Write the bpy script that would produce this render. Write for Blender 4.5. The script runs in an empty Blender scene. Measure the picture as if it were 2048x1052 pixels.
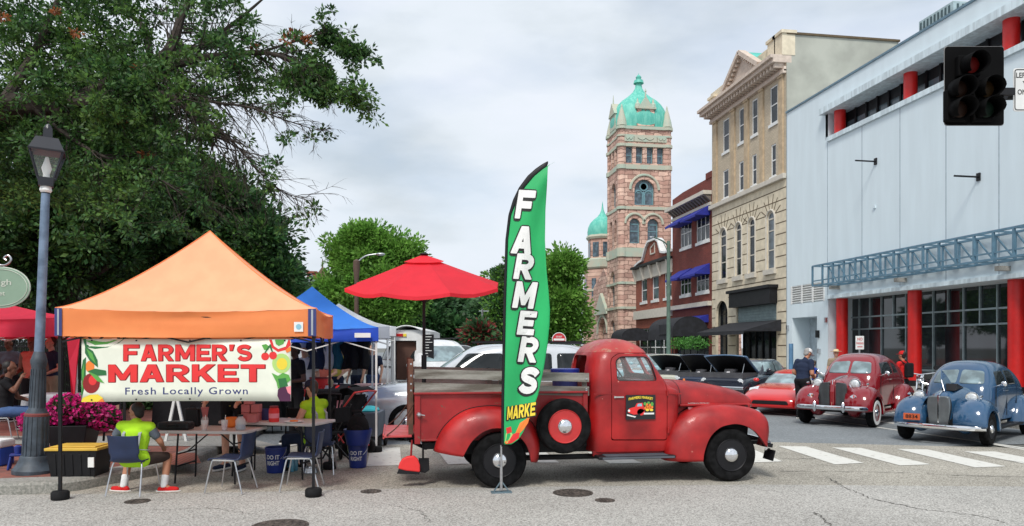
import bpy, bmesh, math, random
import numpy as np
from math import sin, cos, pi, radians, atan2, sqrt
from mathutils import Vector, Matrix
SC = bpy.context.scene
COL = SC.collection
rnd = random.Random(7)
# ------------------------------------------------------------------ camera
FP = 1480.0; HY = 695.0; EH = 1.7
TH = math.atan(234 / FP)
cd = bpy.data.cameras.new('camera'); cam = bpy.data.objects.new('camera', cd); COL.objects.link(cam)
cam.location = (0, 0, EH); cam.rotation_euler = (radians(90), 0, -TH)
cd.sensor_width = 36; cd.lens = FP / 2048 * 36; cd.shift_y = (HY - 526) / 2048
cd.clip_start = 0.1; cd.clip_end = 3000
SC.camera = cam
# ------------------------------------------------------------------ world: high overcast with thin gaps
SUN_EL, SUN_AZ = radians(50), radians(207)      # azimuth clockwise from +y
wd = bpy.data.worlds.new("World"); SC.world = wd; wd.use_nodes = True
nt = wd.node_tree; nt.nodes.clear()
N = nt.nodes.new; L = nt.links.new
out = N('ShaderNodeOutputWorld'); mix = N('ShaderNodeMixShader')
sky = N('ShaderNodeTexSky'); sky.sky_type = 'NISHITA'; sky.sun_disc = False
sky.sun_elevation = SUN_EL; sky.sun_rotation = SUN_AZ; sky.air_density = 1.0; sky.dust_density = 2.0
bg1 = N('ShaderNodeBackground'); bg1.inputs[1].default_value = 0.13
L(sky.outputs[0], bg1.inputs[0])
tc = N('ShaderNodeTexCoord'); mp = N('ShaderNodeMapping'); mp.inputs['Scale'].default_value = (1.0, 1.0, 2.6)
mp.inputs['Location'].default_value = (2.3, 0.4, 1.7)
L(tc.outputs['Generated'], mp.inputs[0])
n1 = N('ShaderNodeTexNoise'); n1.inputs['Scale'].default_value = 2.1; n1.inputs['Detail'].default_value = 7; n1.inputs['Roughness'].default_value = 0.5
n2 = N('ShaderNodeTexNoise'); n2.inputs['Scale'].default_value = 3.2; n2.inputs['Detail'].default_value = 8; n2.inputs['Roughness'].default_value = 0.52
L(mp.outputs[0], n1.inputs[0]); L(mp.outputs[0], n2.inputs[0])
r1 = N('ShaderNodeValToRGB'); r1.color_ramp.elements[0].position = 0.36; r1.color_ramp.elements[0].color = (0.50, 0.56, 0.61, 1)
r1.color_ramp.elements[1].position = 0.62; r1.color_ramp.elements[1].color = (0.735, 0.77, 0.85, 1)
e = r1.color_ramp.elements.new(0.47); e.color = (0.66, 0.715, 0.775, 1)
L(n1.outputs[0], r1.inputs[0])
bg2 = N('ShaderNodeBackground'); bg2.inputs[1].default_value = 0.95
L(r1.outputs[0], bg2.inputs[0])
r2 = N('ShaderNodeValToRGB'); r2.color_ramp.elements[0].position = 0.30; r2.color_ramp.elements[0].color = (0.72,) * 3 + (1,)
r2.color_ramp.elements[1].position = 0.52; r2.color_ramp.elements[1].color = (1, 1, 1, 1)
L(n2.outputs[0], r2.inputs[0]); L(r2.outputs[0], mix.inputs[0]); L(bg1.outputs[0], mix.inputs[1]); L(bg2.outputs[0], mix.inputs[2])
L(mix.outputs[0], out.inputs[0])
sl = bpy.data.lights.new('sun', 'SUN'); sl.energy = 2.1; sl.angle = radians(14); sl.color = (1, 0.96, 0.9)
so = bpy.data.objects.new('sun', sl); COL.objects.link(so); so.location = (0, 0, 60)
sd = Vector((sin(SUN_AZ) * cos(SUN_EL), cos(SUN_AZ) * cos(SUN_EL), sin(SUN_EL)))
so.rotation_euler = sd.to_track_quat('Z', 'Y').to_euler()
SC.view_settings.view_transform = 'Standard'; SC.view_settings.look = 'None'
SC.view_settings.gamma = 1; SC.view_settings.use_curve_mapping = False; SC.view_settings.exposure = 0.38
SC.render.film_transparent = False
try:
    SC.cycles.max_bounces = 6; SC.cycles.transparent_max_bounces = 12
except Exception: pass
# ------------------------------------------------------------------ pixel <-> place
RT = (cos(TH), -sin(TH)); FW = (sin(TH), cos(TH))
def W(px, Y):
    k = (px - 1024) / FP * Y
    return (RT[0] * k + FW[0] * Y, RT[1] * k + FW[1] * Y)
def ray(px):
    k = (px - 1024) / FP
    return (RT[0] * k + FW[0], RT[1] * k + FW[1])
def zz(py, Y): return EH + (HY - py) / FP * Y
def atv(px, py, v):
    d = ray(px); Y = v / d[1]; return (d[0] * Y, zz(py, Y))
def atu(px, py, u):
    d = ray(px); Y = u / d[0]; return (d[1] * Y, zz(py, Y))
def G(px, py, z=0):
    return W(px, FP * (EH - z) / (py - HY))
def depth(x, y): return x * FW[0] + y * FW[1]
def camdir(a, b): return (a * RT[0] + b * FW[0], a * RT[1] + b * FW[1])
# ------------------------------------------------------------------ materials
MATS = {}
def srgb(r, g, b):
    f = lambda c: (c / 255 / 12.92) if c / 255 <= 0.04045 else ((c / 255 + 0.055) / 1.055) ** 2.4
    return (f(r), f(g), f(b))
def mat(name, col, rough=0.6, metal=0.0, var=0.12, scale=4.0, bump=0.0, bscale=60, spec=0.5, coat=0.0, transl=0.0,
        col2=None, mixpos=(0.4, 0.65), detail=5, island=0.0, trans=0.0, alpha=1.0, stretch=None):
    if name in MATS: return MATS[name]
    m = bpy.data.materials.new(name); m.use_nodes = True; t = m.node_tree
    p = t.nodes['Principled BSDF']; N = t.nodes.new; L = t.links.new
    p.inputs['Roughness'].default_value = rough; p.inputs['Metallic'].default_value = metal
    p.inputs['Specular IOR Level'].default_value = spec; p.inputs['Coat Weight'].default_value = coat
    p.inputs['Coat Roughness'].default_value = 0.06
    p.inputs['Transmission Weight'].default_value = trans; p.inputs['Alpha'].default_value = alpha
    c = tuple(col) + (1,)
    tc = N('ShaderNodeTexCoord')
    no = N('ShaderNodeTexNoise'); no.inputs['Scale'].default_value = scale; no.inputs['Detail'].default_value = detail
    if stretch:
        mpg = N('ShaderNodeMapping'); mpg.inputs['Scale'].default_value = stretch; L(tc.outputs['Object'], mpg.inputs[0]); L(mpg.outputs[0], no.inputs[0])
    else: L(tc.outputs['Object'], no.inputs[0])
    rp = N('ShaderNodeValToRGB'); L(no.outputs[0], rp.inputs[0])
    a, b = rp.color_ramp.elements
    a.position, b.position = mixpos
    if col2: a.color = c; b.color = tuple(col2) + (1,)
    else:
        a.color = tuple(max(0, x * (1 - var)) for x in col) + (1,); b.color = tuple(min(1, x * (1 + var)) for x in col) + (1,)
    src = rp.outputs[0]
    if island > 0:
        g = N('ShaderNodeNewGeometry'); hs = N('ShaderNodeHueSaturation'); mr = N('ShaderNodeMapRange')
        L(g.outputs['Random Per Island'], mr.inputs[0]); mr.inputs[3].default_value = 1 - island; mr.inputs[4].default_value = 1 + island
        L(mr.outputs[0], hs.inputs['Value']); L(src, hs.inputs['Color']); src = hs.outputs[0]
    L(src, p.inputs['Base Color'])
    if bump > 0:
        nb = N('ShaderNodeTexNoise'); nb.inputs['Scale'].default_value = bscale; nb.inputs['Detail'].default_value = 4
        L(tc.outputs['Object'], nb.inputs[0]); bp = N('ShaderNodeBump'); bp.inputs['Strength'].default_value = bump; bp.inputs['Distance'].default_value = 0.02
        L(nb.outputs[0], bp.inputs['Height']); L(bp.outputs[0], p.inputs['Normal'])
    if transl > 0:
        tr = N('ShaderNodeBsdfTranslucent'); L(src, tr.inputs[0]); mx = N('ShaderNodeMixShader'); mx.inputs[0].default_value = transl
        L(p.outputs[0], mx.inputs[1]); L(tr.outputs[0], mx.inputs[2]); L(mx.outputs[0], t.nodes['Material Output'].inputs[0])
    MATS[name] = m; return m
def brickmat(name, c1, c2, mortar, bw=0.22, bh=0.075, ms=0.012, rough=0.85, bump=0.5, flat=False, off=0.5, squash=1.0, warp=0.0, stain=0.15):
    if name in MATS: return MATS[name]
    m = bpy.data.materials.new(name); m.use_nodes = True; t = m.node_tree
    p = t.nodes['Principled BSDF']; N = t.nodes.new; L = t.links.new
    p.inputs['Roughness'].default_value = rough
    g = N('ShaderNodeNewGeometry'); sp = N('ShaderNodeSeparateXYZ'); L(g.outputs['Position'], sp.inputs[0])
    cb = N('ShaderNodeCombineXYZ')
    if flat: L(sp.outputs[0], cb.inputs[0]); L(sp.outputs[1], cb.inputs[1])
    else:
        ad = N('ShaderNodeMath'); ad.operation = 'ADD'; L(sp.outputs[0], ad.inputs[0]); L(sp.outputs[1], ad.inputs[1])
        L(ad.outputs[0], cb.inputs[0]); L(sp.outputs[2], cb.inputs[1])
    vec = cb.outputs[0]
    if warp > 0:
        nz = N('ShaderNodeTexNoise'); nz.inputs['Scale'].default_value = 1.7; L(vec, nz.inputs[0])
        vm = N('ShaderNodeVectorMath'); vm.operation = 'MULTIPLY_ADD'; L(nz.outputs['Color'], vm.inputs[0]); vm.inputs[1].default_value = (warp, warp, 0); L(vec, vm.inputs[2]); vec = vm.outputs[0]
    b = N('ShaderNodeTexBrick'); L(vec, b.inputs[0]); b.inputs['Scale'].default_value = 1
    b.inputs['Color1'].default_value = c1 + (1,); b.inputs['Color2'].default_value = c2 + (1,); b.inputs['Mortar'].default_value = mortar + (1,)
    b.inputs['Mortar Size'].default_value = ms; b.inputs['Brick Width'].default_value = bw; b.inputs['Row Height'].default_value = bh
    b.offset = off; b.squash = squash; b.inputs['Bias'].default_value = 0.0
    no = N('ShaderNodeTexNoise'); no.inputs['Scale'].default_value = 0.9; no.inputs['Detail'].default_value = 8; L(g.outputs['Position'], no.inputs[0])
    mr = N('ShaderNodeMapRange'); L(no.outputs[0], mr.inputs[0]); mr.inputs[1].default_value = 0.3; mr.inputs[2].default_value = 0.7
    mr.inputs[3].default_value = 1 - stain; mr.inputs[4].default_value = 1 + stain
    hs = N('ShaderNodeHueSaturation'); L(b.outputs[0], hs.inputs['Color']); L(mr.outputs[0], hs.inputs['Value']); L(hs.outputs[0], p.inputs['Base Color'])
    if bump:
        iv = N('ShaderNodeMath'); iv.operation = 'SUBTRACT'; iv.inputs[0].default_value = 1; L(b.outputs['Fac'], iv.inputs[1])
        bp = N('ShaderNodeBump'); bp.inputs['Strength'].default_value = bump; bp.inputs['Distance'].default_value = 0.02; L(iv.outputs[0], bp.inputs['Height']); L(bp.outputs[0], p.inputs['Normal'])
    MATS[name] = m; return m
def speckle(name, dark, light, scale, rough=0.9, big=0.12, bump=0.35, patch=0.25):
    m = bpy.data.materials.new(name); m.use_nodes = True; t = m.node_tree
    p = t.nodes['Principled BSDF']; N = t.nodes.new; L = t.links.new
    p.inputs['Roughness'].default_value = rough; p.inputs['Specular IOR Level'].default_value = 0.25
    g = N('ShaderNodeNewGeometry')
    v = N('ShaderNodeTexVoronoi'); v.inputs['Scale'].default_value = scale; L(g.outputs['Position'], v.inputs[0])
    sx = N('ShaderNodeSeparateColor'); L(v.outputs['Color'], sx.inputs[0])
    n0 = N('ShaderNodeTexNoise'); n0.inputs['Scale'].default_value = scale * 0.45; n0.inputs['Detail'].default_value = 3; L(g.outputs['Position'], n0.inputs[0])
    av = N('ShaderNodeMath'); av.operation = 'ADD'; L(sx.outputs[0], av.inputs[0]); L(n0.outputs[0], av.inputs[1])
    hf = N('ShaderNodeMath'); hf.operation = 'MULTIPLY'; hf.inputs[1].default_value = 0.5; L(av.outputs[0], hf.inputs[0])
    rp = N('ShaderNodeValToRGB'); L(hf.outputs[0], rp.inputs[0])
    rp.color_ramp.elements[0].position = 0.28; rp.color_ramp.elements[1].position = 0.72
    rp.color_ramp.elements[0].color = dark + (1,); rp.color_ramp.elements[1].color = light + (1,)
    n1 = N('ShaderNodeTexNoise'); n1.inputs['Scale'].default_value = big * 5; n1.inputs['Detail'].default_value = 7; n1.inputs['Roughness'].default_value = 0.6; L(g.outputs['Position'], n1.inputs[0])
    mr = N('ShaderNodeMapRange'); L(n1.outputs[0], mr.inputs[0]); mr.inputs[1].default_value = 0.3; mr.inputs[2].default_value = 0.7
    mr.inputs[3].default_value = 1 - patch; mr.inputs[4].default_value = 1 + patch
    hs = N('ShaderNodeHueSaturation'); L(rp.outputs[0], hs.inputs['Color']); L(mr.outputs[0], hs.inputs['Value']); L(hs.outputs[0], p.inputs['Base Color'])
    bp = N('ShaderNodeBump'); bp.inputs['Strength'].default_value = bump; bp.inputs['Distance'].default_value = 0.01; L(hf.outputs[0], bp.inputs['Height']); L(bp.outputs[0], p.inputs['Normal'])
    MATS[name] = m; return m
# ------------------------------------------------------------------ mesh builder
class B:
    def __init__(s): s.v = []; s.f = []; s.m = []; s.mi = 0
    def add(s, vs, fs):
        n = len(s.v); s.v += [tuple(p) for p in vs]
        for f in fs: s.f.append(tuple(i + n for i in f)); s.m.append(s.mi)
    def box(s, x0, x1, y0, y1, z0, z1):
        if x0 > x1: x0, x1 = x1, x0
        if y0 > y1: y0, y1 = y1, y0
        if z0 > z1: z0, z1 = z1, z0
        s.add([(x0, y0, z0), (x1, y0, z0), (x1, y1, z0), (x0, y1, z0), (x0, y0, z1), (x1, y0, z1), (x1, y1, z1), (x0, y1, z1)],
              [(0, 3, 2, 1), (4, 5, 6, 7), (0, 1, 5, 4), (1, 2, 6, 5), (2, 3, 7, 6), (3, 0, 4, 7)])
        return s
    def obox(s, c, size, rz=0, rx=0, ry=0):
        R = Matrix.Rotation(rz, 3, 'Z') @ Matrix.Rotation(ry, 3, 'Y') @ Matrix.Rotation(rx, 3, 'X'); n = len(s.v)
        s.box(-size[0] / 2, size[0] / 2, -size[1] / 2, size[1] / 2, -size[2] / 2, size[2] / 2)
        for i in range(n, len(s.v)): s.v[i] = tuple(R @ Vector(s.v[i]) + Vector(c))
        return s
    def bar(s, a, b, w, h=None):          # square bar from a to b
        a = Vector(a); b = Vector(b); d = b - a; l = d.length
        if l < 1e-6: return s
        q = d.to_track_quat('X', 'Z').to_matrix(); n = len(s.v); h = h or w
        s.box(0, l, -w / 2, w / 2, -h / 2, h / 2)
        for i in range(n, len(s.v)): s.v[i] = tuple(q @ Vector(s.v[i]) + a)
        return s
    def tube(s, pts, r, n=8, cap=True, flat=1.0):
        pts = [Vector(p) for p in pts]; k = len(pts); rs = r if isinstance(r, (list, tuple)) else [r] * k
        base = len(s.v); up = None; rings = []
        for i, p in enumerate(pts):
            t = (pts[min(i + 1, k - 1)] - pts[max(i - 1, 0)]).normalized()
            if up is None: up = Vector((0, 0, 1)) if abs(t.z) < 0.95 else Vector((0, 1, 0))
            a = t.cross(up)
            if a.length < 1e-4: a = t.cross(Vector((1, 0, 0)))
            a.normalize(); b = a.cross(t).normalized(); up = b
            rings.append([p + (a * cos(2 * pi * j / n) + b * sin(2 * pi * j / n) * flat) * rs[i] for j in range(n)])
        vs = [q for R_ in rings for q in R_]; fs = []
        for i in range(k - 1):
            for j in range(n): fs.append((i * n + j, i * n + (j + 1) % n, (i + 1) * n + (j + 1) % n, (i + 1) * n + j))
        if cap: fs.append(tuple(range(n))[::-1]); fs.append(tuple((k - 1) * n + j for j in range(n)))
        s.add(vs, fs); return s
    def lathe(s, prof, c=(0, 0, 0), axis='z', n=24, sq=(1, 1), a0=0, power=0):
        vs = []; fs = []; k = len(prof)
        for r, h in prof:
            for j in range(n):
                a = 2 * pi * j / n + a0; x = r * cos(a) * sq[0]; y = r * sin(a) * sq[1]
                if axis == 'z': vs.append((c[0] + x, c[1] + y, c[2] + h))
                elif axis == 'y': vs.append((c[0] + x, c[1] + h, c[2] + y))
                else: vs.append((c[0] + h, c[1] + x, c[2] + y))
        for i in range(k - 1):
            for j in range(n): fs.append((i * n + j, i * n + (j + 1) % n, (i + 1) * n + (j + 1) % n, (i + 1) * n + j))
        if prof[0][0] > 1e-5 and not power: fs.append(tuple(range(n))[::-1])
        if prof[-1][0] > 1e-5 and not power: fs.append(tuple((k - 1) * n + j for j in range(n)))
        s.add(vs, fs); return s
    def ball(s, c, r, n=12, m=8, R=None):
        rx, ry, rz = r if isinstance(r, (list, tuple)) else (r, r, r)
        vs = [(0, 0, -rz)]; fs = []
        for i in range(1, m):
            a = -pi / 2 + pi * i / m
            for j in range(n): b = 2 * pi * j / n; vs.append((rx * cos(a) * cos(b), ry * cos(a) * sin(b), rz * sin(a)))
        vs.append((0, 0, rz)); last = len(vs) - 1
        for j in range(n): fs.append((0, 1 + (j + 1) % n, 1 + j)); fs.append((last, last - n + j, last - n + (j + 1) % n))
        for i in range(m - 2):
            for j in range(n): a = 1 + i * n; fs.append((a + j, a + (j + 1) % n, a + n + (j + 1) % n, a + n + j))
        c = Vector(c); s.add([c + (R @ Vector(v) if R else Vector(v)) for v in vs], fs); return s
    def prism(s, poly, axis, a, b):       # poly in the other two axes
        n = len(poly)
        def P(p, h): return (h, p[0], p[1]) if axis == 'x' else ((p[0], h, p[1]) if axis == 'y' else (p[0], p[1], h))
        vs = [P(p, a) for p in poly] + [P(p, b) for p in poly]
        fs = [tuple(range(n))[::-1], tuple(range(n, 2 * n))] + [(i, (i + 1) % n, n + (i + 1) % n, n + i) for i in range(n)]
        s.add(vs, fs); return s
    def grid(s, rows, closed=False, capends=False):
        k = len(rows); n = len(rows[0]); vs = [p for r in rows for p in r]; fs = []
        for i in range(k - 1):
            for j in range(n if closed else n - 1): fs.append((i * n + j, i * n + (j + 1) % n, (i + 1) * n + (j + 1) % n, (i + 1) * n + j))
        if capends: fs.append(tuple(range(n))[::-1]); fs.append(tuple((k - 1) * n + j for j in range(n)))
        s.add(vs, fs); return s
    def build(s, name, mats, parent=None, smooth=False, bevel=0, subsurf=0, local=False, solid=0, remesh=0, ang=40, recalc=True, seg=2, sm_=5):
        me = bpy.data.meshes.new(name); me.from_pydata(s.v, [], s.f)
        if not isinstance(mats, (list, tuple)): mats = [mats]
        for m in mats: me.materials.append(m)
        if len(mats) > 1: me.polygons.foreach_set('material_index', s.m)
        o = bpy.data.objects.new(name, me); COL.objects.link(o)
        if recalc:
            bm = bmesh.new(); bm.from_mesh(me); bmesh.ops.recalc_face_normals(bm, faces=bm.faces); bm.to_mesh(me); bm.free()
        if parent:
            if not local:
                me.transform(rootmat(parent).inverted())
            o.parent = parent
        if remesh:
            md = o.modifiers.new('r', 'REMESH'); md.mode = 'VOXEL'; md.voxel_size = remesh; md.use_smooth_shade = True
            md = o.modifiers.new('s', 'SMOOTH'); md.factor = 0.6; md.iterations = sm_
            bake(o)
        if solid: md = o.modifiers.new('so', 'SOLIDIFY'); md.thickness = solid; md.offset = -1
        if bevel: md = o.modifiers.new('bv', 'BEVEL'); md.width = bevel; md.segments = seg; md.limit_method = 'ANGLE'; md.angle_limit = radians(35)
        if subsurf: md = o.modifiers.new('ss', 'SUBSURF'); md.levels = subsurf; md.render_levels = subsurf
        if smooth:
            me = o.data; me.shade_smooth()
            if ang < 170 and not subsurf: me.set_sharp_from_angle(angle=radians(ang))
        return o
def bake(o):
    dg = bpy.context.evaluated_depsgraph_get(); dg.update()
    me = bpy.data.meshes.new_from_object(o.evaluated_get(dg)); old = o.data; o.modifiers.clear(); o.data = me; me.name = o.name
    bpy.data.meshes.remove(old)
RM = {}
def rootmat(o):
    while o.parent: o = o.parent
    return RM.get(o.name, Matrix.Identity(4))
def thing(name, label, cat, loc=(0, 0, 0), rz=0, group=None, scale=1, rot=None):
    o = bpy.data.objects.new(name, None); COL.objects.link(o); o.empty_display_size = 0.2
    o.location = loc if len(loc) == 3 else (loc[0], loc[1], 0); o.rotation_euler = rot or (0, 0, rz); o.scale = (scale,) * 3
    o['label'] = label; o['category'] = cat
    if group: o['group'] = group
    RM[o.name] = Matrix.LocRotScale(o.location, o.rotation_euler, o.scale); return o
def tag(o, label, cat, group=None, kind=None):
    if label: o['label'] = label
    if cat: o['category'] = cat
    if group: o['group'] = group
    if kind: o['kind'] = kind
    return o
def struct(b, name, m, **k): o = b.build(name, m, **k); o['kind'] = 'structure'; return o
def dup(root, loc=None, rz=None, label=None, group=None, scale=None):
    r = root.copy(); COL.objects.link(r)
    if loc: r.location = loc if len(loc) == 3 else (loc[0], loc[1], 0)
    if rz is not None: r.rotation_euler = (0, 0, rz)
    if scale: r.scale = (scale,) * 3
    if label: r['label'] = label
    if group: r['group'] = group
    RM[r.name] = Matrix.LocRotScale(r.location, r.rotation_euler, r.scale)
    def rec(a, b):
        for ch in list(a.children):
            c = ch.copy(); COL.objects.link(c); c.parent = b; rec(ch, c)
    rec(root, r); return r
def boolean(o, cutter, op='DIFFERENCE', keep=False):
    md = o.modifiers.new('b', 'BOOLEAN'); md.operation = op; md.object = cutter; md.solver = 'EXACT'; bake(o)
    if not keep: bpy.data.objects.remove(cutter)
def textmesh(b, s, org, R, U, w, h, off=0.0, ext=0.001, shear=0, keep=False, space=1.0, lift=0.0):
    """letters as geometry: org = lower left corner, R/U unit directions, fitted to w x h"""
    cu = bpy.data.curves.new('t', 'FONT'); cu.body = s; cu.size = 1; cu.offset = off; cu.extrude = 0.0; cu.shear = shear; cu.space_character = space
    cu.resolution_u = 3
    o = bpy.data.objects.new('t', cu); COL.objects.link(o)
    dg = bpy.context.evaluated_depsgraph_get(); dg.update(); me = bpy.data.meshes.new_from_object(o.evaluated_get(dg))
    cu0 = (min(v.co.x for v in me.vertices), max(v.co.x for v in me.vertices), min(v.co.y for v in me.vertices), max(v.co.y for v in me.vertices))
    R = Vector(R); U = Vector(U); Nn = R.cross(U).normalized(); org = Vector(org)
    sx = w / (cu0[1] - cu0[0]); sy = h / (cu0[3] - cu0[2]) if h else sx
    vs = [org + R * ((v.co.x - cu0[0]) * sx) + U * ((v.co.y - cu0[2]) * sy) + Nn * lift for v in me.vertices]
    b.add(vs, [tuple(p.vertices) for p in me.polygons])
    bpy.data.objects.remove(o); bpy.data.curves.remove(cu); bpy.data.meshes.remove(me)
# ------------------------------------------------------------------ common materials
m_glass = mat('window_glass', (0.02, 0.027, 0.033), rough=0.08, var=0.5, scale=1.5, spec=0.25)
m_glass2 = mat('window_glass_pale', (0.10, 0.13, 0.15), rough=0.08, var=0.5, scale=0.9, spec=0.5)
m_white = mat('white_paint', (0.72, 0.73, 0.72), rough=0.5, var=0.06)
m_black = mat('black_metal', (0.010, 0.010, 0.012), rough=0.5, var=0.2, spec=.3)
m_steel = mat('steel', (0.55, 0.56, 0.58), rough=0.28, metal=0.9, var=0.1, scale=20)
m_chrome = mat('chrome', (0.82, 0.83, 0.85), rough=0.07, metal=1.0, var=0.04)
m_rubber = mat('rubber', (0.012, 0.012, 0.013), rough=0.75, var=0.25, scale=12, bump=0.1, spec=.2)
m_conc = speckle('concrete', (0.24, 0.235, 0.215), (0.36, 0.35, 0.325), 60, bump=0.15, patch=0.18)
m_kerb = speckle('kerb_stone', (0.20, 0.20, 0.18), (0.33, 0.32, 0.29), 50, bump=0.2, patch=0.3)
# ================================================================== ground
UF = 20.6                       # building line on the right side of the street
gb = B(); gb.add([(-900, -60, -0.02), (900, -60, -0.02), (900, 1500, -0.02), (-900, 1500, -0.02)], [(0, 1, 2, 3)])
struct(gb, 'ground', speckle('far_ground', (0.12, 0.12, 0.11), (0.2, 0.2, 0.18), 10))
m_asph_old = speckle('old_asphalt', (0.22, 0.212, 0.195), (0.54, 0.525, 0.49), 85, bump=0.4, patch=0.13)
m_asph_mid = speckle('worn_asphalt', (0.19, 0.176, 0.15), (0.50, 0.47, 0.405), 85, bump=0.4, patch=0.2)
m_asph_new = speckle('street_asphalt', (0.155, 0.17, 0.18), (0.26, 0.28, 0.29), 60, bump=0.25, patch=0.14)
def sheet(name, pts, z, m):
    b = B(); b.add([(p[0], p[1], z) for p in pts], [tuple(range(len(pts)))]); return struct(b, name, m, recalc=True)
sheet('street', [(-40, 11.5), (40, 11.5), (40, 60), (14, 60), (14, 260), (-6, 260), (-6, 60), (-40, 60)], -0.008, m_asph_new)
sheet('worn_road', [(-40, 3), (40, 3), G(2500, 906)[:2], G(1560, 884), G(1300, 886), G(700, 889), G(400, 893), (-40, 12.6)], -0.004, m_asph_mid)
e0, e1, e2 = G(-1200, 1004), G(900, 975), G(3600, 972)
sheet('near_road', [(-40, -30), (40, -30), e2, G(2048, 973), G(1500, 969), e1, G(500, 984), e0], 0.0, m_asph_old)
# crosswalk bars
m_mark = mat('road_paint', (0.66, 0.65, 0.60), rough=0.8, var=0.5, scale=9, col2=(0.40, 0.38, 0.33), mixpos=(0.58, 0.72), detail=9)
bars = [((652, 897), (704, 896), (650, 926), (585, 926)), ((741, 896), (800, 895), (803, 931), (733, 932)), ((872, 898), (905, 896), (948, 927), (896, 929)),
        ((1035, 903), (1090, 903), (1118, 925), (1070, 925)), ((1175, 905), (1230, 905), (1285, 926), (1220, 927)),
        ((1420, 900), (1500, 896), (1565, 923), (1485, 926)),
        ((1556, 892), (1612, 893), (1728, 926), (1670, 929)), ((1664, 895), (1722, 896), (1862, 929), (1800, 931)), ((1794, 898), (1855, 899), (2012, 933), (1950, 935)),
        ((1928, 903), (1990, 903), (2170, 938), (2110, 940)), ((2060, 907), (2120, 908), (2330, 944), (2260, 945))]
for q in bars:
    b = B(); b.add([G(*p) + (0.002,) for p in q], [(0, 1, 2, 3)]); o = struct(b, 'crosswalk_bar', m_mark)
def strip(name, p, q, w, z=0.0, m=None):
    p = Vector(p + (0,)); q = Vector(q + (0,)); d = (q - p).normalized(); n = Vector((-d.y, d.x, 0)) * w / 2
    b = B(); b.add([(p + n)[:2] + (z,), (p - n)[:2] + (z,), (q - n)[:2] + (z,), (q + n)[:2] + (z,)], [(0, 1, 2, 3)]); return struct(b, name, m or m_mark)
# parking lines on the right: long bay line, then bay dividers
strip('parking_line', G(1490, 817), G(2300, 931), 0.12, -0.002)
for a, c in (((1700, 835), (1830, 853)), ((1640, 826), (1790, 846)), ((1560, 818), (1700, 834)), ((1750, 829), (1850, 842)), ((1960, 884), (2080, 904))):
    strip('parking_line', G(*a), G(*c), 0.09, -0.0015)
for py in (783, 789, 796, 803, 811, 820, 830, 841, 852):    # hatched bay behind the pick-up
    strip('hatch_line', G(745 - (py - 780) * .2, py), G(838, py + 1), 0.13, -0.002)
strip('hatch_line', G(765, 776), G(700, 872), 0.15, -0.001)
strip('parking_line', G(640, 868), G(835, 866), 0.12, -0.0014)
# cracks
m_crack = mat('crack', (0.10, 0.094, 0.085), rough=1)
def crack(pts, w, seed):
    r = random.Random(seed); P = []
    for a, c in zip(pts[:-1], pts[1:]):
        for i in range(14): P.append((a[0] + (c[0] - a[0]) * i / 14 + r.uniform(-.03, .03), a[1] + (c[1] - a[1]) * i / 14 + r.uniform(-.03, .03)))
    b = B(); rows = []
    for i, p in enumerate(P):
        q = P[min(i + 1, len(P) - 1)]; o_ = P[max(i - 1, 0)]; d = Vector((q[0] - o_[0], q[1] - o_[1])).normalized(); ww = w * r.uniform(.3, 1.3) / 2
        rows.append([(p[0] - d.y * ww, p[1] + d.x * ww, 0.0035), (p[0] + d.y * ww, p[1] - d.x * ww, 0.0035)])
    b.grid(rows); struct(b, 'road_crack', m_crack)
crack([G(1655, 955), G(1690, 975), G(1740, 997), G(1780, 1006), G(1850, 1020)], 0.018, 1)
crack([G(1850, 1020), G(1950, 1030), G(2020, 1048)], 0.012, 2)
crack([G(1630, 1025), G(1650, 1042), G(1668, 1060)], 0.016, 3)
crack([G(1560, 942), G(1760, 944), G(1900, 950), G(2080, 955)], 0.02, 4)
crack([G(1560, 918), G(1640, 917)], 0.02, 5)
crack([G(1960, 915), G(2048, 925), G(2120, 934)], 0.014, 6)
crack([G(1090, 930), G(1200, 937), G(1400, 941)], 0.015, 7)
crack([G(780, 1010), G(840, 1022), G(860, 1045)], 0.010, 8)
crack([G(300, 1020), G(420, 1016), G(520, 1030)], 0.008, 9)
# right pavement with kerb
KX = 12.9
b = B(); b.box(KX + 0.15, UF + 6, 13.5, 200, -0.3, 0.13); struct(b, 'pavement', m_conc, bevel=0.01)
b = B(); b.box(KX, KX + 0.15, 13.3, 200, -0.3, 0.135); struct(b, 'kerb', m_kerb, bevel=0.02)
# left plaza
m_paver = brickmat('plaza_bricks', srgb(150, 88, 74), srgb(122, 72, 62), (0.14, 0.10, 0.08), 0.2, 0.1, 0.006, flat=True, bump=0.3, stain=0.22)
kp = [G(-900, 1030), G(0, 990), G(115, 986), G(165, 979), G(250, 962), G(327, 948), G(385, 932), G(425, 915), G(455, 898)]
kx, ky = kp[-1]
for i in range(1, 4): kp.append((kx + 0.05 * i, ky + 0.35 * i))
kp.append((kp[-1][0] - 0.1, 90))
def offset_line(P, d):
    R_ = []
    for i, p in enumerate(P):
        q = P[min(i + 1, len(P) - 1)]; o_ = P[max(i - 1, 0)]; t = Vector((q[0] - o_[0], q[1] - o_[1])).normalized()
        R_.append((p[0] - t.y * d, p[1] + t.x * d))
    return R_
ki = offset_line(kp, 0.16)
b = B()
b.grid([[(p[0], p[1], -0.3), (p[0] - 0.0, p[1], 0.10), (q[0] * .15 + p[0] * .85, q[1] * .15 + p[1] * .85, 0.125), (q[0], q[1], 0.13), (q[0], q[1], -0.3)] for p, q in zip(kp, ki)])
struct(b, 'plaza_kerb', m_kerb, smooth=True)
k2 = offset_line(kp, 0.42)
b = B(); b.grid([[(p[0], p[1], 0.128), (q[0], q[1], 0.128)] for p, q in zip(ki, k2)]); struct(b, 'plaza_path', m_conc)
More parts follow.
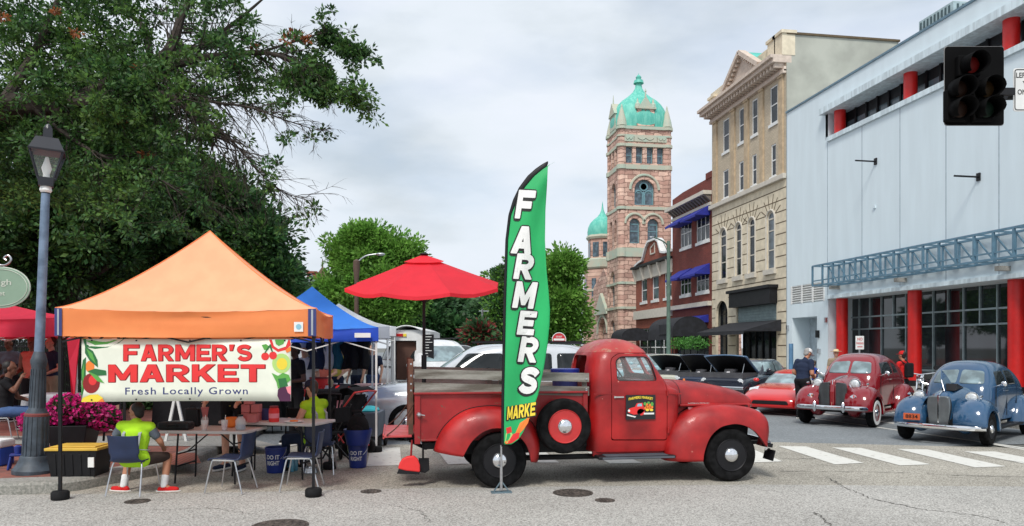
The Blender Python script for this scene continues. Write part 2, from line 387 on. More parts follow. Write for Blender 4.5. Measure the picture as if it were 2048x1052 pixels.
b = B(); b.add([(p[0], p[1], 0.124) for p in offset_line(kp, 0.3)] + [(-60, 90, 0.124), (-60, 5, 0.124)], [tuple(range(len(kp) + 2))]); struct(b, 'plaza', m_paver)
# concrete band crossing the plaza, tactile pad
b = B(); q = [G(-300, 872, .13), G(480, 872, .13), G(560, 892, .13), G(420, 893, .13), G(-300, 884, .13)]; b.add([p + (0.1325,) for p in q], [tuple(range(5))]); struct(b, 'concrete_band', m_conc)
m_tact = brickmat('tactile_bricks', srgb(196, 104, 84), srgb(180, 92, 74), (0.2, 0.1, 0.07), 0.06, 0.06, 0.012, flat=True, bump=0.8, off=0)
q = [G(318, 908, .13), G(392, 906, .13), G(402, 927, .13), G(330, 932, .13)]
b = B(); b.add([p + (0.137,) for p in q], [(0, 1, 2, 3)]); o = struct(b, 'tactile_paving', m_tact)
# manhole covers
m_iron = mat('cast_iron', (0.075, 0.062, 0.052), rough=0.7, var=0.6, scale=25)
def manhole(px, py, r, label):
    x, y = G(px, py); t = thing('manhole_cover', label, 'manhole cover', (x, y, 0.0), group='iron covers in the road')
    b = B(); b.lathe([(r * 1.12, 0.0), (r * 1.12, 0.006), (r, 0.006), (r, 0.001)], n=32); b.build('rim', m_iron, t, local=True)
    b = B(); b.lathe([(r * .97, 0.0), (r * .97, 0.008), (0.0, 0.008)], n=32)
    for i in range(5):
        for j in range(5):
            xx = (i - 2) * r * .34; yy = (j - 2) * r * .34
            if xx * xx + yy * yy < r * r * .75: b.box(xx - r * .08, xx + r * .08, yy - r * .08, yy + r * .08, 0.008, 0.013)
    b.build('lid', m_iron, t, local=True)
manhole(1146, 986, .21, 'round iron manhole cover in the road below the spare wheel')
manhole(1210, 1001, .10, 'small iron valve cover right of the bigger manhole')
manhole(275, 1003, .12, 'small iron valve cover in front of the seated man')
manhole(742, 983, .11, 'small iron valve cover between tent and pick-up truck')
manhole(560, 1052, .24, 'iron manhole cover cut off by the bottom edge of the photo')
# ================================================================== walls with openings
def PT(axis, pos, a, d, z): return (pos + d, a, z) if axis == 'x' else (a, pos + d, z)
def wall(b, axis, pos, a0, a1, z0, z1, holes, depth=0.22):
    A = sorted(set([a0, a1] + [h[i] for h in holes for i in (0, 1)])); Z = sorted(set([z0, z1] + [h[i] for h in holes for i in (2, 3)]))
    A = [a for a in A if a0 <= a <= a1]; Z = [z for z in Z if z0 <= z <= z1]
    for i in range(len(A) - 1):
        for j in range(len(Z) - 1):
            ca = (A[i] + A[i + 1]) / 2; cz = (Z[j] + Z[j + 1]) / 2
            if any(h[0] < ca < h[1] and h[2] < cz < h[3] for h in holes): continue
            b.add([PT(axis, pos, A[i], 0, Z[j]), PT(axis, pos, A[i + 1], 0, Z[j]), PT(axis, pos, A[i + 1], 0, Z[j + 1]), PT(axis, pos, A[i], 0, Z[j + 1])], [(0, 1, 2, 3)])
    for h in holes:
        l, r, bt, tp = h[:4]; arch = len(h) > 4 and h[4]
        ring = [(l, bt), (r, bt)]
        if arch:
            R_ = (r - l) / 2; c = (l + r) / 2; zc = tp - R_
            arc = [(c + R_ * cos(pi * k / 12), zc + R_ * sin(pi * k / 12)) for k in range(13)]
            for (p, q) in zip(arc[:-1], arc[1:]):
                b.add([PT(axis, pos, p[0], 0, p[1]), PT(axis, pos, p[0], 0, tp), PT(axis, pos, q[0], 0, tp), PT(axis, pos, q[0], 0, q[1])], [(0, 1, 2, 3)])
            ring += arc
        else: ring += [(r, tp), (l, tp)]
        n = len(ring)
        b.add([PT(axis, pos, p[0], 0, p[1]) for p in ring] + [PT(axis, pos, p[0], depth, p[1]) for p in ring], [(i, (i + 1) % n, n + (i + 1) % n, n + i) for i in range(n)])
def pbox(b, axis, pos, a0, a1, d0, d1, z0, z1):
    if axis == 'x': b.box(pos + d0, pos + d1, a0, a1, z0, z1)
    else: b.box(a0, a1, pos + d0, pos + d1, z0, z1)
def window(par, axis, pos, h, fm=None, gm=None, fw=0.07, mull=(1, 2), sill=None, d=0.13, sillm=None, name='window'):
    l, r, bt, tp = h[:4]; arch = len(h) > 4 and h[4]; b = B(); fm = fm or m_white
    e = 0.003
    pbox(b, axis, pos, l + e, l + fw, d, d + .05, bt + e, tp - e); pbox(b, axis, pos, r - fw, r - e, d, d + .05, bt + e, tp - e)
    pbox(b, axis, pos, l + fw, r - fw, d, d + .05, bt + e, bt + fw); pbox(b, axis, pos, l + fw, r - fw, d, d + .05, tp - fw, tp - e)
    if arch:
        R_ = (r - l) / 2 - fw / 2; c = (l + r) / 2; zc = tp - R_ - fw / 2
        b.tube([PT(axis, pos, c + R_ * cos(pi * k / 12), d + .025, zc + R_ * sin(pi * k / 12)) for k in range(13)], fw * .55, 6)
        pbox(b, axis, pos, l + fw, r - fw, d, d + .05, zc - fw / 2, zc + fw / 2)
    for i in range(1, mull[0]):
        a = l + (r - l) * i / mull[0]; pbox(b, axis, pos, a - fw * .4, a + fw * .4, d + .002, d + .048, bt + fw, tp - fw)
    for i in range(1, mull[1]):
        z = bt + (tp - bt) * i / mull[1]; pbox(b, axis, pos, l + fw, r - fw, d + .004, d + .052, z - fw * .4, z + fw * .4)
    if sill: pbox(b, axis, pos, l - .08, r + .08, -.07, .1, bt - sill, bt - .002)
    o = b.build(name, fm, par)
    g = B(); g.add([PT(axis, pos, l, d + .03, bt), PT(axis, pos, r, d + .03, bt), PT(axis, pos, r, d + .03, tp), PT(axis, pos, l, d + .03, tp)], [(0, 1, 2, 3)])
    g.build('pane', gm or m_glass, o)
    return o
def hx(px0, px1, pt, pb, u=UF, arch=False):     # opening on the street front from two pixel columns
    y0, zt = atu(px0, pt, u); _, zb = atu(px0, pb, u); y1, _ = atu(px1, pt, u)
    return (min(y0, y1), max(y0, y1), zb, zt, arch)
# ================================================================== white building (right)
m_wb = mat('pale_blue_render', srgb(214, 227, 233), rough=0.75, var=0.028, scale=1.0, stretch=(2, 2, .3), bump=0.05, bscale=20)
m_wb2 = mat('pale_blue_trim', srgb(206, 220, 226), rough=0.7, var=0.14, scale=1.6, stretch=(4, 4, .5))
m_red = mat('red_column_paint', (0.62, 0.012, 0.010), rough=0.4, var=0.06)
m_seam = mat('panel_joint', (0.30, 0.36, 0.42), rough=0.8)
yL = atu(1573, 600, UF)[0]; yR = 6.0
zroof = atu(1600, 211, UF)[1]; zsoff = atu(1658, 226, UF)[1] ; zsill = atu(1655, 279, UF)[1]; zcan = atu(1658, 598, UF)[1]
yS = atu(1656, 400, UF)[0]
t = thing('office_building', 'pale blue-white building with red round columns and long glass shopfront', 'building', (UF, yL, 0))
b = B()
lv = hx(1583, 1648, 573, 609); dr = hx(1584, 1634, 636, 760); dr = (dr[0], dr[1], 0.13, dr[3], False)
wall(b, 'x', UF, yS, yL, 0.0, zroof, [lv[:4], dr[:4]], 1.2)
wall(b, 'x', UF, yR, yS, zcan, zsill, [], 0)
wall(b, 'x', UF, yR, yS, zsoff, zroof, [], 0)
b.box(UF + .002, UF + 1.3, yR, yS, zsill - .06, zsill - .001)            # ledge of the window band
b.box(UF + 1.3, UF + 1.5, yR, yS, 0, zroof - .1)                          # set-back inner wall is glazed over
b.box(UF, UF + 1.3, yS, yS + .2, zsill, zsoff); b.box(UF + .01, UF + 1.3, yS + .002, yS + .2, 0, zcan)
b.box(UF + .2, UF + 30, yR, yL - .01, zroof - .4, zroof - .05)
b.add([(UF, yL, 0), (UF + 30, yL, 0), (UF + 30, yL, zroof), (UF, yL, zroof)], [(0, 1, 2, 3)])
b.box(UF + .003, UF + 1.3, yR, yS, zcan + .001, zcan + .05)
b.build('wall', m_wb, t)
b = B()      # eave slab, roof edge, sill trim
b.box(UF - .30, UF + 1.4, yR, yS + .3, zsoff - .02, zsoff + .28); b.build('eave', m_wb2, t)
b = B(); b.box(UF - .06, UF + .1, yR, yL, zroof, zroof + .09); b.build('roof_coping', mat('dark_coping', srgb(96, 124, 140), rough=.5), t)
b = B(); b.box(UF - .10, UF - .002, yR, yS, zsill - .14, zsill + .08); b.build('sill_band', m_wb2, t)
b = B(); b.box(UF - .12, UF - .003, yR, yS, zcan, zcan + .16); b.build('shopfront_lintel', m_wb2, t)
b = B()
for px in (1655, 1724, 1800, 1892, 1998):
    y = atu(px, 400, UF)[0]; b.box(UF - .003, UF + .02, y - .02, y + .02, zcan + .2, zsill - .15)
b.box(UF - .004, UF + .02, yL - .06, yL - .02, 0.2, zroof - .1)
b.build('panel_seams', m_seam, t)
# louvre, roller door
b = B(); l, r, bt, tp, _ = lv
for i in range(8): z = bt + (tp - bt) * (i + .5) / 8; b.obox((UF + .06, (l + r) / 2, z), (.13, r - l, .03), ry=.6)
for k in range(4): y = l + (r - l) * k / 3; b.box(UF - .02, UF + .05, y - .05, y + .05, bt, tp)
b.box(UF + .3, UF + .35, l, r, bt, tp); b.build('louvre', m_white, t)
b = B(); y0, y1 = atu(1634, 640, UF)[0], atu(1605, 640, UF)[0]; l, r = dr[0], dr[1]
for i in range(22): z0 = .13 + (dr[3] - .13) * i / 22; b.box(UF + 1.0 + (.02 if i % 2 else 0), UF + 1.1, l, r, z0, z0 + (dr[3] - .13) / 22)
b.build('roller_door', mat('door_grey', srgb(176, 188, 196), rough=.5), t)
# round columns, ground floor and attic
for a, c in ((1658, 1678), (1800, 1822), (1996, 2027)):
    y0 = atu(a, 700, UF)[0]; y1 = atu(c, 700, UF)[0]; rr = 0.26; yc = (y0 + y1) / 2
    b = B(); b.lathe([(rr, .35), (rr, zcan)], (UF + .42, yc, 0), n=28); o = b.build('column', m_red, t, smooth=True)
    b = B(); b.lathe([(rr + .03, .13), (rr + .03, .35), (rr, .36)], (UF + .42, yc, 0), n=28); b.build('column_base', m_black, o, smooth=True)
for a, c in ((1657, 1680), (1796, 1820), (1991, 2024)):
    yc = (atu(a, 250, UF)[0] + atu(c, 250, UF)[0]) / 2
    b = B(); b.lathe([(.26, zsill), (.26, zsoff - .02)], (UF + .30, yc, 0), n=28); b.build('column', m_red, t, smooth=True)
yc = 9.5
b = B(); b.lathe([(.26, .13), (.26, zcan)], (UF + .42, yc, 0), n=20); b.build('column', m_red, t, smooth=True)
# attic windows
b = B(); g = B(); ys = yR; n = 0
step = 0.78
y = yR
while y < yS - .1:
    b.box(UF + .70, UF + .78, y - .05, y + .05, zsill, zsoff - .02); y += step
b.box(UF + .69, UF + .77, yR, yS, zsill, zsill + .1)
o = b.build('attic_window_frame', m_black, t)
g.box(UF + .785, UF + .80, yR, yS, zsill, zsill + (zsoff - zsill) * .62); g.build('pane', m_glass2, o)
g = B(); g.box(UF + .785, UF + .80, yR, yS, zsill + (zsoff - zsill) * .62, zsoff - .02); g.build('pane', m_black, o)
# shopfront glazing
m_mull = mat('mullion_grey', srgb(140, 156, 160), rough=.45, metal=.3)
b = B(); gx = UF + 1.28
zA = atu(1700, 689, UF + 1.2)[1]
for fz in (0.13, .62, None): pass
zl = [0.75, zcan * .62, zcan * .74]
for z in (0.18, 0.75): b.box(gx - .06, gx, yR, yS, z - .04, z + .04)
for py in (660, 637): z = atu(1680, py, gx)[1]; b.box(gx - .06, gx, yR, yS, z - .035, z + .035)
y = yR; i = 0
while y < yS:
    wide = (i % 2 == 0); b.box(gx - .07, gx, y - .03, y + .03, 0.13 if wide else atu(1680, 660, gx)[1], zcan); y += .82; i += 1
o = b.build('shopfront', m_mull, t)
b = B(); b.box(gx + .001, gx + .015, yR, yS, 0.13, zcan); b.build('pane', mat('shop_glass', (0.02, 0.026, 0.03), rough=0.03, var=.5, scale=.6, spec=.9), o)
b = B(); b.box(UF + .9, gx - .07, yR, yS, 0.0, 0.36); b.build('plinth', mat('plinth_grey', srgb(70, 76, 80), rough=.8), t)
# small lights and flag brackets on the wall
for px, px2, py in ((1707, 1752, 323), (1903, 1958, 354)):
    y0, z0 = atu(px2, py, UF); b = B(); d = atu(px, py, UF - .9)[0]
    b.tube([(UF, y0, z0), (UF - .95, y0 + .05, z0 + .02)], .035, 8); b.box(UF - .05, UF, y0 - .08, y0 + .08, z0 - .14, z0 + .14); b.build('flag_bracket', m_black, t)
y0, z0 = atu(1750, 414, UF); b = B(); b.box(UF - .06, UF, y0 - .07, y0 + .07, z0 - .06, z0 + .06); b.build('wall_socket', m_wb2, t)
for px, py, s in ((1654, 640, .12), (1637, 668, .18), (1640, 702, .12), (1577, 655, .12)):
    y0, z0 = atu(px, py, UF); b = B(); b.box(UF - .12, UF, y0 - s / 2, y0 + s / 2, z0 - s, z0 + s); b.build('wall_box', m_black if px == 1637 else m_steel, t)
for px in (1662, 1793, 1996):
    y0, z0 = atu(px, 574 - (px - 1662) * .115, UF - .4); b = B(); b.box(UF - .45, UF, y0 - .1, y0 + .1, z0 - .1, z0 + .06); b.build('truss_bracket', m_conc, t)
for px in (1585, 1650):
    b = B(); y0 = atu(px, 700, UF - .5)[0]; 
b = B(); yb, _ = atu(1582, 740, UF - .4); b.tube([(UF - .4, yb, .13), (UF - .4, yb, 1.9)], .11, 12); o = b.build('bollard', mat('bollard_blue', srgb(90, 130, 165)), None)
tag(o, 'tall pale blue bollard beside the roller door of the white building', 'bollard')
# rooftop units
y0 = atu(1840, 60, UF + 9)[0]
tt = thing('rooftop_unit', 'grey louvred rooftop machine showing over the roof edge', 'rooftop unit', (UF + 9, y0, zroof))
b = B(); xx = UF + 6.5; Yd = depth(xx, 30)
yq, zt = atu(1838, 44, xx); _, zb = atu(1838, 90, xx)
b.box(xx, xx + 3, yq - 2.4, yq, zroof - .3, zt)
b.build('casing', mat('unit_grey', srgb(150, 168, 172), rough=.5), tt)
b = B()
for i in range(9): b.box(xx - .03, xx, yq - .2 - i * .25, yq - .1 - i * .25, zt - 1.1, zt - .12); b.box(xx + .2 + .3 * i, xx + .3 + .3 * i, yq - 2.43, yq - 2.4, zt - 1.1, zt - .12)
b.build('fins', mat('unit_fins', srgb(52, 72, 76), rough=.5), tt)
# box-girder sign frame
m_truss = mat('truss_blue_grey', srgb(96, 130, 150), rough=.5, metal=.2)
t = thing('sign_truss', 'blue-grey steel box truss running along the white building above its windows', 'steel truss', (UF - .5, 20, 4))
ux0, ux1 = UF - .95, UF - .12
yA, zT = atu(1625, 533, ux0); _, zBt = atu(1625, 572, ux0); b = B(); rr = .035
ylist = [yA - i * 0.83 for i in range(int((yA - 7) / .83) + 1)]; yE = ylist[-1]
for ux in (ux0, ux1):
    for z in (zT, zBt): b.bar((ux, yA, z), (ux, yE, z), .075)
b.bar((ux0, yA, zBt + .22), (ux0, yE, zBt + .22), .05)
o = b.build('chords', m_truss, t); b = B()
for i, y in enumerate(ylist):
    b.bar((ux0, y, zBt), (ux0, y, zT), .075); b.bar((ux1, y, zBt), (ux1, y, zT), .06); b.bar((ux0, y, zT), (ux1, y, zT), .05); b.bar((ux0, y, zBt), (ux1, y, zBt), .05)
    if i: b.bar((ux1, ylist[i - 1], zT), (ux1, y, zBt), .045)
b.build('braces', m_truss, t)
# NO PARKING sign on its post
m_signred = mat('sign_red', (0.55, 0.02, 0.03), rough=.5, var=.05)
xS, yS_ = G(1719, 790, .13); Ys = depth(xS, yS_)
t = thing('parking_sign', 'white no parking sign with red letters on a post by the red columns', 'sign', (xS, yS_, .13))
b = B(); b.tube([(xS, yS_, .13), (xS, yS_, zz(672, Ys))], .03, 8); b.build('post', m_steel, t)
R3 = Vector((RT[0], RT[1], 0)); F3 = Vector((FW[0], FW[1], 0)); U3 = Vector((0, 0, 1))
def facing(b, px0, px1, py0, py1, Y, th=.02):   # a board facing the camera's side of the street
    c = Vector(W((px0 + px1) / 2, Y) + (zz((py0 + py1) / 2, Y),)); w = (px1 - px0) / FP * Y; h = (py1 - py0) / FP * Y
    b.obox(c, (w, th, h), rz=-TH); return c, w, h
b = B(); Yp = Ys - .06; c, w, h = facing(b, 1711, 1728, 672, 699, Yp); b.build('sign_plate', m_white, t, bevel=.01)
b = B(); o0 = c - F3 * .013
textmesh(b, 'NO', o0 - R3 * w * .3 + U3 * h * .16, R3, U3, w * .6, h * .22, off=.02); textmesh(b, 'PARKING', o0 - R3 * w * .42 - U3 * h * .12, R3, U3, w * .84, h * .16, off=.02)
b.obox(o0 - U3 * h * .3, (w * .6, .002, h * .06), rz=-TH); b.build('lettering', m_signred, t)
# ================================================================== tan stone building
m_tan = brickmat('tan_brick', srgb(198, 184, 162), srgb(184, 170, 148), srgb(156, 146, 128), 0.24, 0.08, 0.008, bump=0.2, stain=.08)
m_rust = mat('tan_stone', srgb(214, 202, 178), rough=.85, var=.10, scale=2.5, bump=.15, bscale=15)
m_groove = mat('stone_groove', srgb(92, 78, 58), rough=.9)
m_pink = mat('pale_terracotta', srgb(202, 186, 172), rough=.8, var=.1)
m_trim = mat('cream_trim', srgb(198, 192, 180), rough=.7, var=.06)
y0b = yL + .02; y1b = atu(1424, 400, UF)[0]
zled = atu(1567, 353, UF)[1]; zcor = atu(1568, 128, UF)[1]; zpar = atu(1568, 70, UF)[1]
t = thing('stone_building', 'tall tan stone building with arched windows, pediment and deep cornice', 'building', (UF, y0b, 0))
b = B(); b2 = B()
top4 = [(1446, 1458, 240, 306), (1478, 1488, 225, 289), (1504, 1515, 205, 271), (1540, 1555, 177, 251)]
top3 = [(1446, 1457, 338, 397), (1478, 1487, 325, 382), (1504, 1513, 309, 370), (1542, 1552, 291, 355)]
arch = [(1440, 1453, 460, 558), (1471, 1483, 449, 551), (1497, 1510, 439, 548), (1534, 1549, 426, 541)]
H4 = [hx(*w) for w in top4]; zt4 = H4[3][3]; zb4 = H4[3][2]; H4 = [(h[0], h[1], zb4, zt4) for h in H4]
H3 = [hx(*w) for w in top3]; zt3 = H3[3][3]; zb3 = H3[3][2]; H3 = [(h[0], h[1], max(zb3, zled + .25), zt3) for h in H3]
HA = [hx(*w) for w in arch]; HA = [(h[0], h[1], HA[2][2], HA[2][3], True) for h in HA]
sf = hx(1473, 1553, 606, 780); sf = (sf[0], sf[1], .13, sf[3]); ar2 = hx(1432, 1455, 603, 780); ar2 = (ar2[0], ar2[1], .13, ar2[3], True)
wall(b, 'x', UF, y0b, y1b, zled, zcor, H4 + H3, .10)
wall(b2, 'x', UF, y0b, y1b, 0, zled, HA + [sf, ar2], .16)
b.build('upper_wall', m_tan, t); lw = b2.build('lower_wall', m_rust, t)
b = B()       # rustication joints as thin recess lines, keystones
for i in range(1, 18):
    z = zled * i / 18
    segs = [(y0b + .01, y1b - .01)]
    for h in HA + [sf, ar2]:
        if h[2] - .1 < z < h[3] + (.35 if len(h) > 4 else 0):
            ns = []
            for s0, s1 in segs:
                if h[1] < s0 or h[0] > s1: ns.append((s0, s1))
                else:
                    if h[0] - .12 > s0: ns.append((s0, h[0] - .12))
                    if h[1] + .12 < s1: ns.append((h[1] + .12, s1))
            segs = ns
    for s0, s1 in segs: b.box(UF - .004, UF + .01, s0, s1, z - .028, z + .028)
for h in HA:
    c = (h[0] + h[1]) / 2; R_ = (h[1] - h[0]) / 2; zc = h[3] - R_
    for a in (25, 50, 75, 105, 130, 155):
        a = radians(a); b.bar((UF - .004, c + cos(a) * (R_ + .12), zc + sin(a) * (R_ + .12)), (UF - .004, c + cos(a) * (R_ + .75), zc + sin(a) * (R_ + .95)), .012, .05)
b.build('stone_joints', m_groove, t)
b = B()
for h in HA:   # arch surrounds
    c = (h[0] + h[1]) / 2; R_ = (h[1] - h[0]) / 2 + .07; zc = h[3] - R_ + .07
    b.tube([(UF, c + R_, h[2])] + [(UF, c + R_ * cos(pi * k / 12), zc + R_ * sin(pi * k / 12)) for k in range(13)] + [(UF, c - R_, h[2])], .07, 6)
    b.box(UF - .16, UF - .002, h[0] - .2, h[1] + .2, h[2] - .28, h[2] - .003)
b.build('window_surrounds', m_trim, t)
for h in HA: window(t, 'x', UF, h, m_trim, m_glass2 if h is HA[3] else m_glass, .08, (1, 3), d=.05)
for h in H4 + H3: window(t, 'x', UF, h, m_white, m_glass, .08, (1, 2), sill=.16, d=.03)
window(t, 'x', UF, ar2, m_black, m_glass, .06, (2, 2), d=.3)
b = B(); b.box(UF - .22, UF - .002, y0b - .02, y1b + .1, zled - .15, zled + .12); b.build('ledge', m_trim, t, bevel=.02)
pil = B()     # pilasters between upper windows
for px in (1432, 1467.5, 1494.5, 1525, 1564):
    yc = atu(px, 250, UF)[0]; ww = .2 if px > 1500 else .24; pil.box(UF - .1, UF - .001, yc - ww, yc + ww, zled + .13, zt4 + .35)
    pil.box(UF - .16, UF - .1, yc - ww - .04, yc + ww + .04, zt4 + .12, zt4 + .3)
pil.build('pilasters', mat('tan_stone_dark', srgb(186, 166, 138), rough=.85, var=.12), t)
b = B()
b.box(UF - .14, UF - .001, y0b, y1b, zt4 + .36, zt4 + .6); b.box(UF - .2, UF - .002, y0b, y1b, zcor - .55, zcor - .36)
b.box(UF - .75, UF + .3, y0b, y1b + .3, zcor, zcor + .22); b.box(UF - .9, UF + .3, y0b, y1b + .35, zcor + .22, zcor + .4)
b.build('cornice', m_pink, t)
b = B(); y = y0b + .15
while y < y1b: b.box(UF - .6, UF - .002, y, y + .16, zcor - .24, zcor - .002); y += .36
b.build('dentils', m_pink, t)
# pediment and parapet
pc0, pc1 = atu(1450, 215, UF - .6)[0], atu(1518, 150, UF - .6)[0]; pm = (pc0 + pc1) / 2; ph = 1.45
b = B(); zc = zcor + .4; b.prism([(pc1, zc), (pm, zc + ph), (pc0, zc)], 'x', UF - .5, UF - .2)
for a, c in (((pc1 - .15, zc), (pm, zc + ph + .12)), ((pc0 + .15, zc), (pm, zc + ph + .12))):
    b.bar((UF - .6, a[0], a[1] + .1), (UF - .6, c[0], c[1] + .1), .45, .24)
    n = 9
    for i in range(1, n): f = i / n; b.box(UF - .72, UF - .5, a[0] + (c[0] - a[0]) * f - .07, a[0] + (c[0] - a[0]) * f + .07, a[1] + (c[1] - a[1]) * f - .22, a[1] + (c[1] - a[1]) * f - .06)
b.build('pediment', m_pink, t)
b = B(); b.prism([(pc1 - .2, zc + .05), (pm, zc + ph + .25), (pc0 + .2, zc + .05)], 'x', UF - .19, UF + 2.2)
b.build('pediment_roof', mat('copper_green', srgb(86, 186, 172), rough=.6, var=.15, scale=3), t)
b = B(); b.box(UF - .1, UF + .25, y0b, y1b, zc, zc + 1.05)
for yy in (y0b + .4, pc1 - .7, pc0 + .9, y1b - .45): b.box(UF - .25, UF + .5, yy - .42, yy + .42, zc, zpar - (.0 if yy < pm else .55)); b.box(UF - .32, UF + .56, yy - .5, yy + .5, zpar - (.0 if yy < pm else .55), zpar + .16 - (.0 if yy < pm else .55))
b.box(UF + .9, UF + 1.3, pm - 1.4, pm + .9, zc, zpar + .35); b.box(UF + .85, UF + 1.35, pm - 1.5, pm + 1.0, zpar + .35, zpar + .5)
b.build('parapet', m_rust, t)
xr, _ = atv(1797, 86, y0b)
b = B(); b.box(UF + .35, xr, y0b + .004, y1b, zled - 8, zpar - .05); b.box(UF + .02, UF + .349, y0b + .004, y0b + .2, zled - 8, zpar - .05); b.build('side_wall', mat('grey_side_render', srgb(165, 166, 156), rough=.9, var=.12, scale=.7, bump=.1), t)
b = B(); b.box(UF + .02, xr + .05, y0b - .08, y0b + .25, zpar - .05, zpar + .06); b.build('side_coping', m_groove, t)
# storefront
b = B(); l, r, bt, tp = sf; b.box(UF - .45, UF - .005, l - .1, r + .12, tp - .3, tp + .55); b.box(UF - .6, UF - .005, l - .2, r + .22, tp + .55, tp + .72); b.build('shop_cornice', m_black, t)
b = B(); zs = atu(1500, 652, UF)[1]
n = 14
for i in range(n): z = zs + (tp - .3 - zs) * i / n; b.box(UF + (.12 if i % 2 else .09), UF + .2, l, r, z, z + (tp - .3 - zs) / n)
b.build('roller_shutter', mat('shutter_grey', srgb(130, 148, 150), rough=.5, metal=.2), t)
b = B(); b.box(UF + .5, UF + .6, l, r, .13, zs); b.build('shop_window', m_glass, t)
b = B()
for i in range(7): y = l + (r - l) * i / 6; b.box(UF + .42, UF + .5, y - .04, y + .04, .13, zs)
b.build('shop_frame', m_black, t)
m_awn = mat('black_canvas', (0.014, 0.015, 0.02), rough=.8, var=.3)
m_blueawn = mat('blue_canvas', (0.012, 0.02, 0.26), rough=.7, var=.15, scale=6)
def awning(par, u, ya, yb, zt, zb, outd, m, name='awning', val=.15, round_=False):
    b = B(); n = 8 if round_ else 1
    pr = [(u - .01, zt)]
    for i in range(1, n + 1):
        f = i / n; pr.append((u - outd * (sin(f * pi / 2) if round_ else f), zb + (zt - zb) * (cos(f * pi / 2) if round_ else 1 - f)))
    pr.append((u - outd, zb - val)); pr.append((u - outd + .03, zb - val)); pr.append((u - outd + .05, zb - .02)); pr.append((u - .01, zb - .02))
    b.prism([(p[0], p[1]) for p in pr], 'y', ya, yb)
    return b.build(name, m, par)
za = atu(1553, 642, UF - 2)[1]
awning(t, UF, y0b + .5, atu(1425, 650, UF - 1.8)[0] + 1.5, zs + .25, zs - .35, 2.2, m_awn, val=.2)
# ================================================================== red brick building with blue awnings
m_rbrick = brickmat('dark_red_brick', srgb(122, 50, 40), srgb(100, 38, 32), srgb(110, 70, 60), .22, .075, .01, bump=.25)
y0c = y1b + .01; y1c = atu(1345, 500, UF)[0]; ztop = atu(1425, 362, UF)[1]
t = thing('brick_building', 'dark red brick building with four blue window awnings', 'building', (UF, y0c, 0))
wn = [(1361, 1383, 452, 496), (1393, 1419, 435, 489), (1361, 1382, 557, 591), (1393, 1418, 549, 586)]
H = [hx(*w) for w in wn]
zu = (H[0][2] + H[1][2]) / 2; zu1 = (H[0][3] + H[1][3]) / 2 + .3; zd = (H[2][2] + H[3][2]) / 2; zd1 = (H[2][3] + H[3][3]) / 2 + .3
H = [(H[0][0], H[0][1], zu, zu1), (H[1][0], H[1][1], zu, zu1), (H[2][0], H[2][1], zd, zd1), (H[3][0], H[3][1], zd, zd1)]
bs = (y0c + .5, y1c - .5, .13, 3.0)
b = B(); wall(b, 'x', UF, y0c, y1c, 0, ztop, H + [bs]); b.box(UF + .4, UF + 15, y0c, y1c, 8, ztop - .2); b.box(UF + .01, UF + .4, y0c + .01, y0c + .3, ztop - .3, ztop + .01)
b.prism([(y1c, ztop), (y1c, ztop + .15), (y1c - 2, ztop + .3), (y0c, ztop + .35), (y0c, ztop)], 'x', UF, UF + .3)
b.box(UF - .05, UF + .35, y0c, y0c + .9, ztop + .3, ztop + .7)
b.build('wall', m_rbrick, t)
for h in H: window(t, 'x', UF, h, m_white, m_glass, .09, (3, 2), sill=.2, d=.03)
zc2 = atu(1425, 398, UF)[1]
b = B(); b.box(UF - .6, UF - .002, y0c + .02, y1c + .1, zc2 + .35, zc2 + .6); b.box(UF - .12, UF - .003, y0c + .02, y1c, zc2 - .35, zc2 - .15)
b.build('cornice', m_trim, t)
b = B(); y = y0c + .1
while y < y1c: b = B(); b.prism([(UF - .5, zc2 + .34), (UF - .003, zc2 + .34), (UF - .003, zc2 - .1)], 'y', y, y + .2); b.build('cornice_bracket', mat('grey_bracket', srgb(120, 112, 104)), t); y += .5
b = B(); zb_ = atu(1425, 606, UF)[1]; b.box(UF - .3, UF - .002, y0c + .02, y1c, zb_ - .15, zb_ + .15); b.build('shop_band', m_trim, t)
for h in H[:2]: awning(t, UF, h[0] - .15, h[1] + .25, h[3] + .25, h[3] - .45, 1.1, m_blueawn)
for h in H[2:]: awning(t, UF, h[0] - .15, h[1] + .25, h[3] + .25, h[3] - .45, 1.1, m_blueawn)
awning(t, UF, y0c + .5, y1c - .3, 3.9, 3.4, 1.4, m_blueawn)
window(t, 'x', UF, bs, m_black, m_glass, .08, (5, 2), d=.2, name='shop_window')
# black rounded canopy reaching over the pavement
t = thing('street_canopy', 'long black rounded canvas canopy over the pavement by the brick shops', 'canopy', (UF - 2, y0c, 0))
ya, yb = y0c - 1.2, atu(1302, 650, UF - 3.0)[0]
def barrel(par, u0, u1, ya, yb, zb, r, m):
    b = B(); rows = []
    cx = (u0 + u1) / 2; w = (u1 - u0) / 2
    for y in (ya, yb):
        rows.append([(cx + w * cos(pi * k / 14), y, zb + r * sin(pi * k / 14)) for k in range(15)] + [(u0, y, zb - .55), (u0 + .04, y, zb - .55)] + [(cx + (w - .05) * cos(pi * k / 14), y, zb + (r - .05) * sin(pi * k / 14)) for k in range(14, -1, -1)])
    b.grid(rows, capends=True)
    for y in (ya, yb - .04): b.prism([(cx + w * cos(pi * k / 14), zb + (r - .01) * sin(pi * k / 14)) for k in range(15)] + [(u0 + .01, zb - .34), (u1 - .01, zb - .34)], 'y', y + .01, y + .03)
    return b.build('canvas', m, par, smooth=True, ang=30)
barrel(t, UF - 3.2, UF - .8, ya, yb, 2.75, .95, m_awn)
b = B()
for y in (ya + .2, (ya + yb) / 2, yb - .2): b.tube([(UF - 3.1, y, .13), (UF - 3.1, y, 2.7)], .04, 8)
b.build('posts', m_black, t)
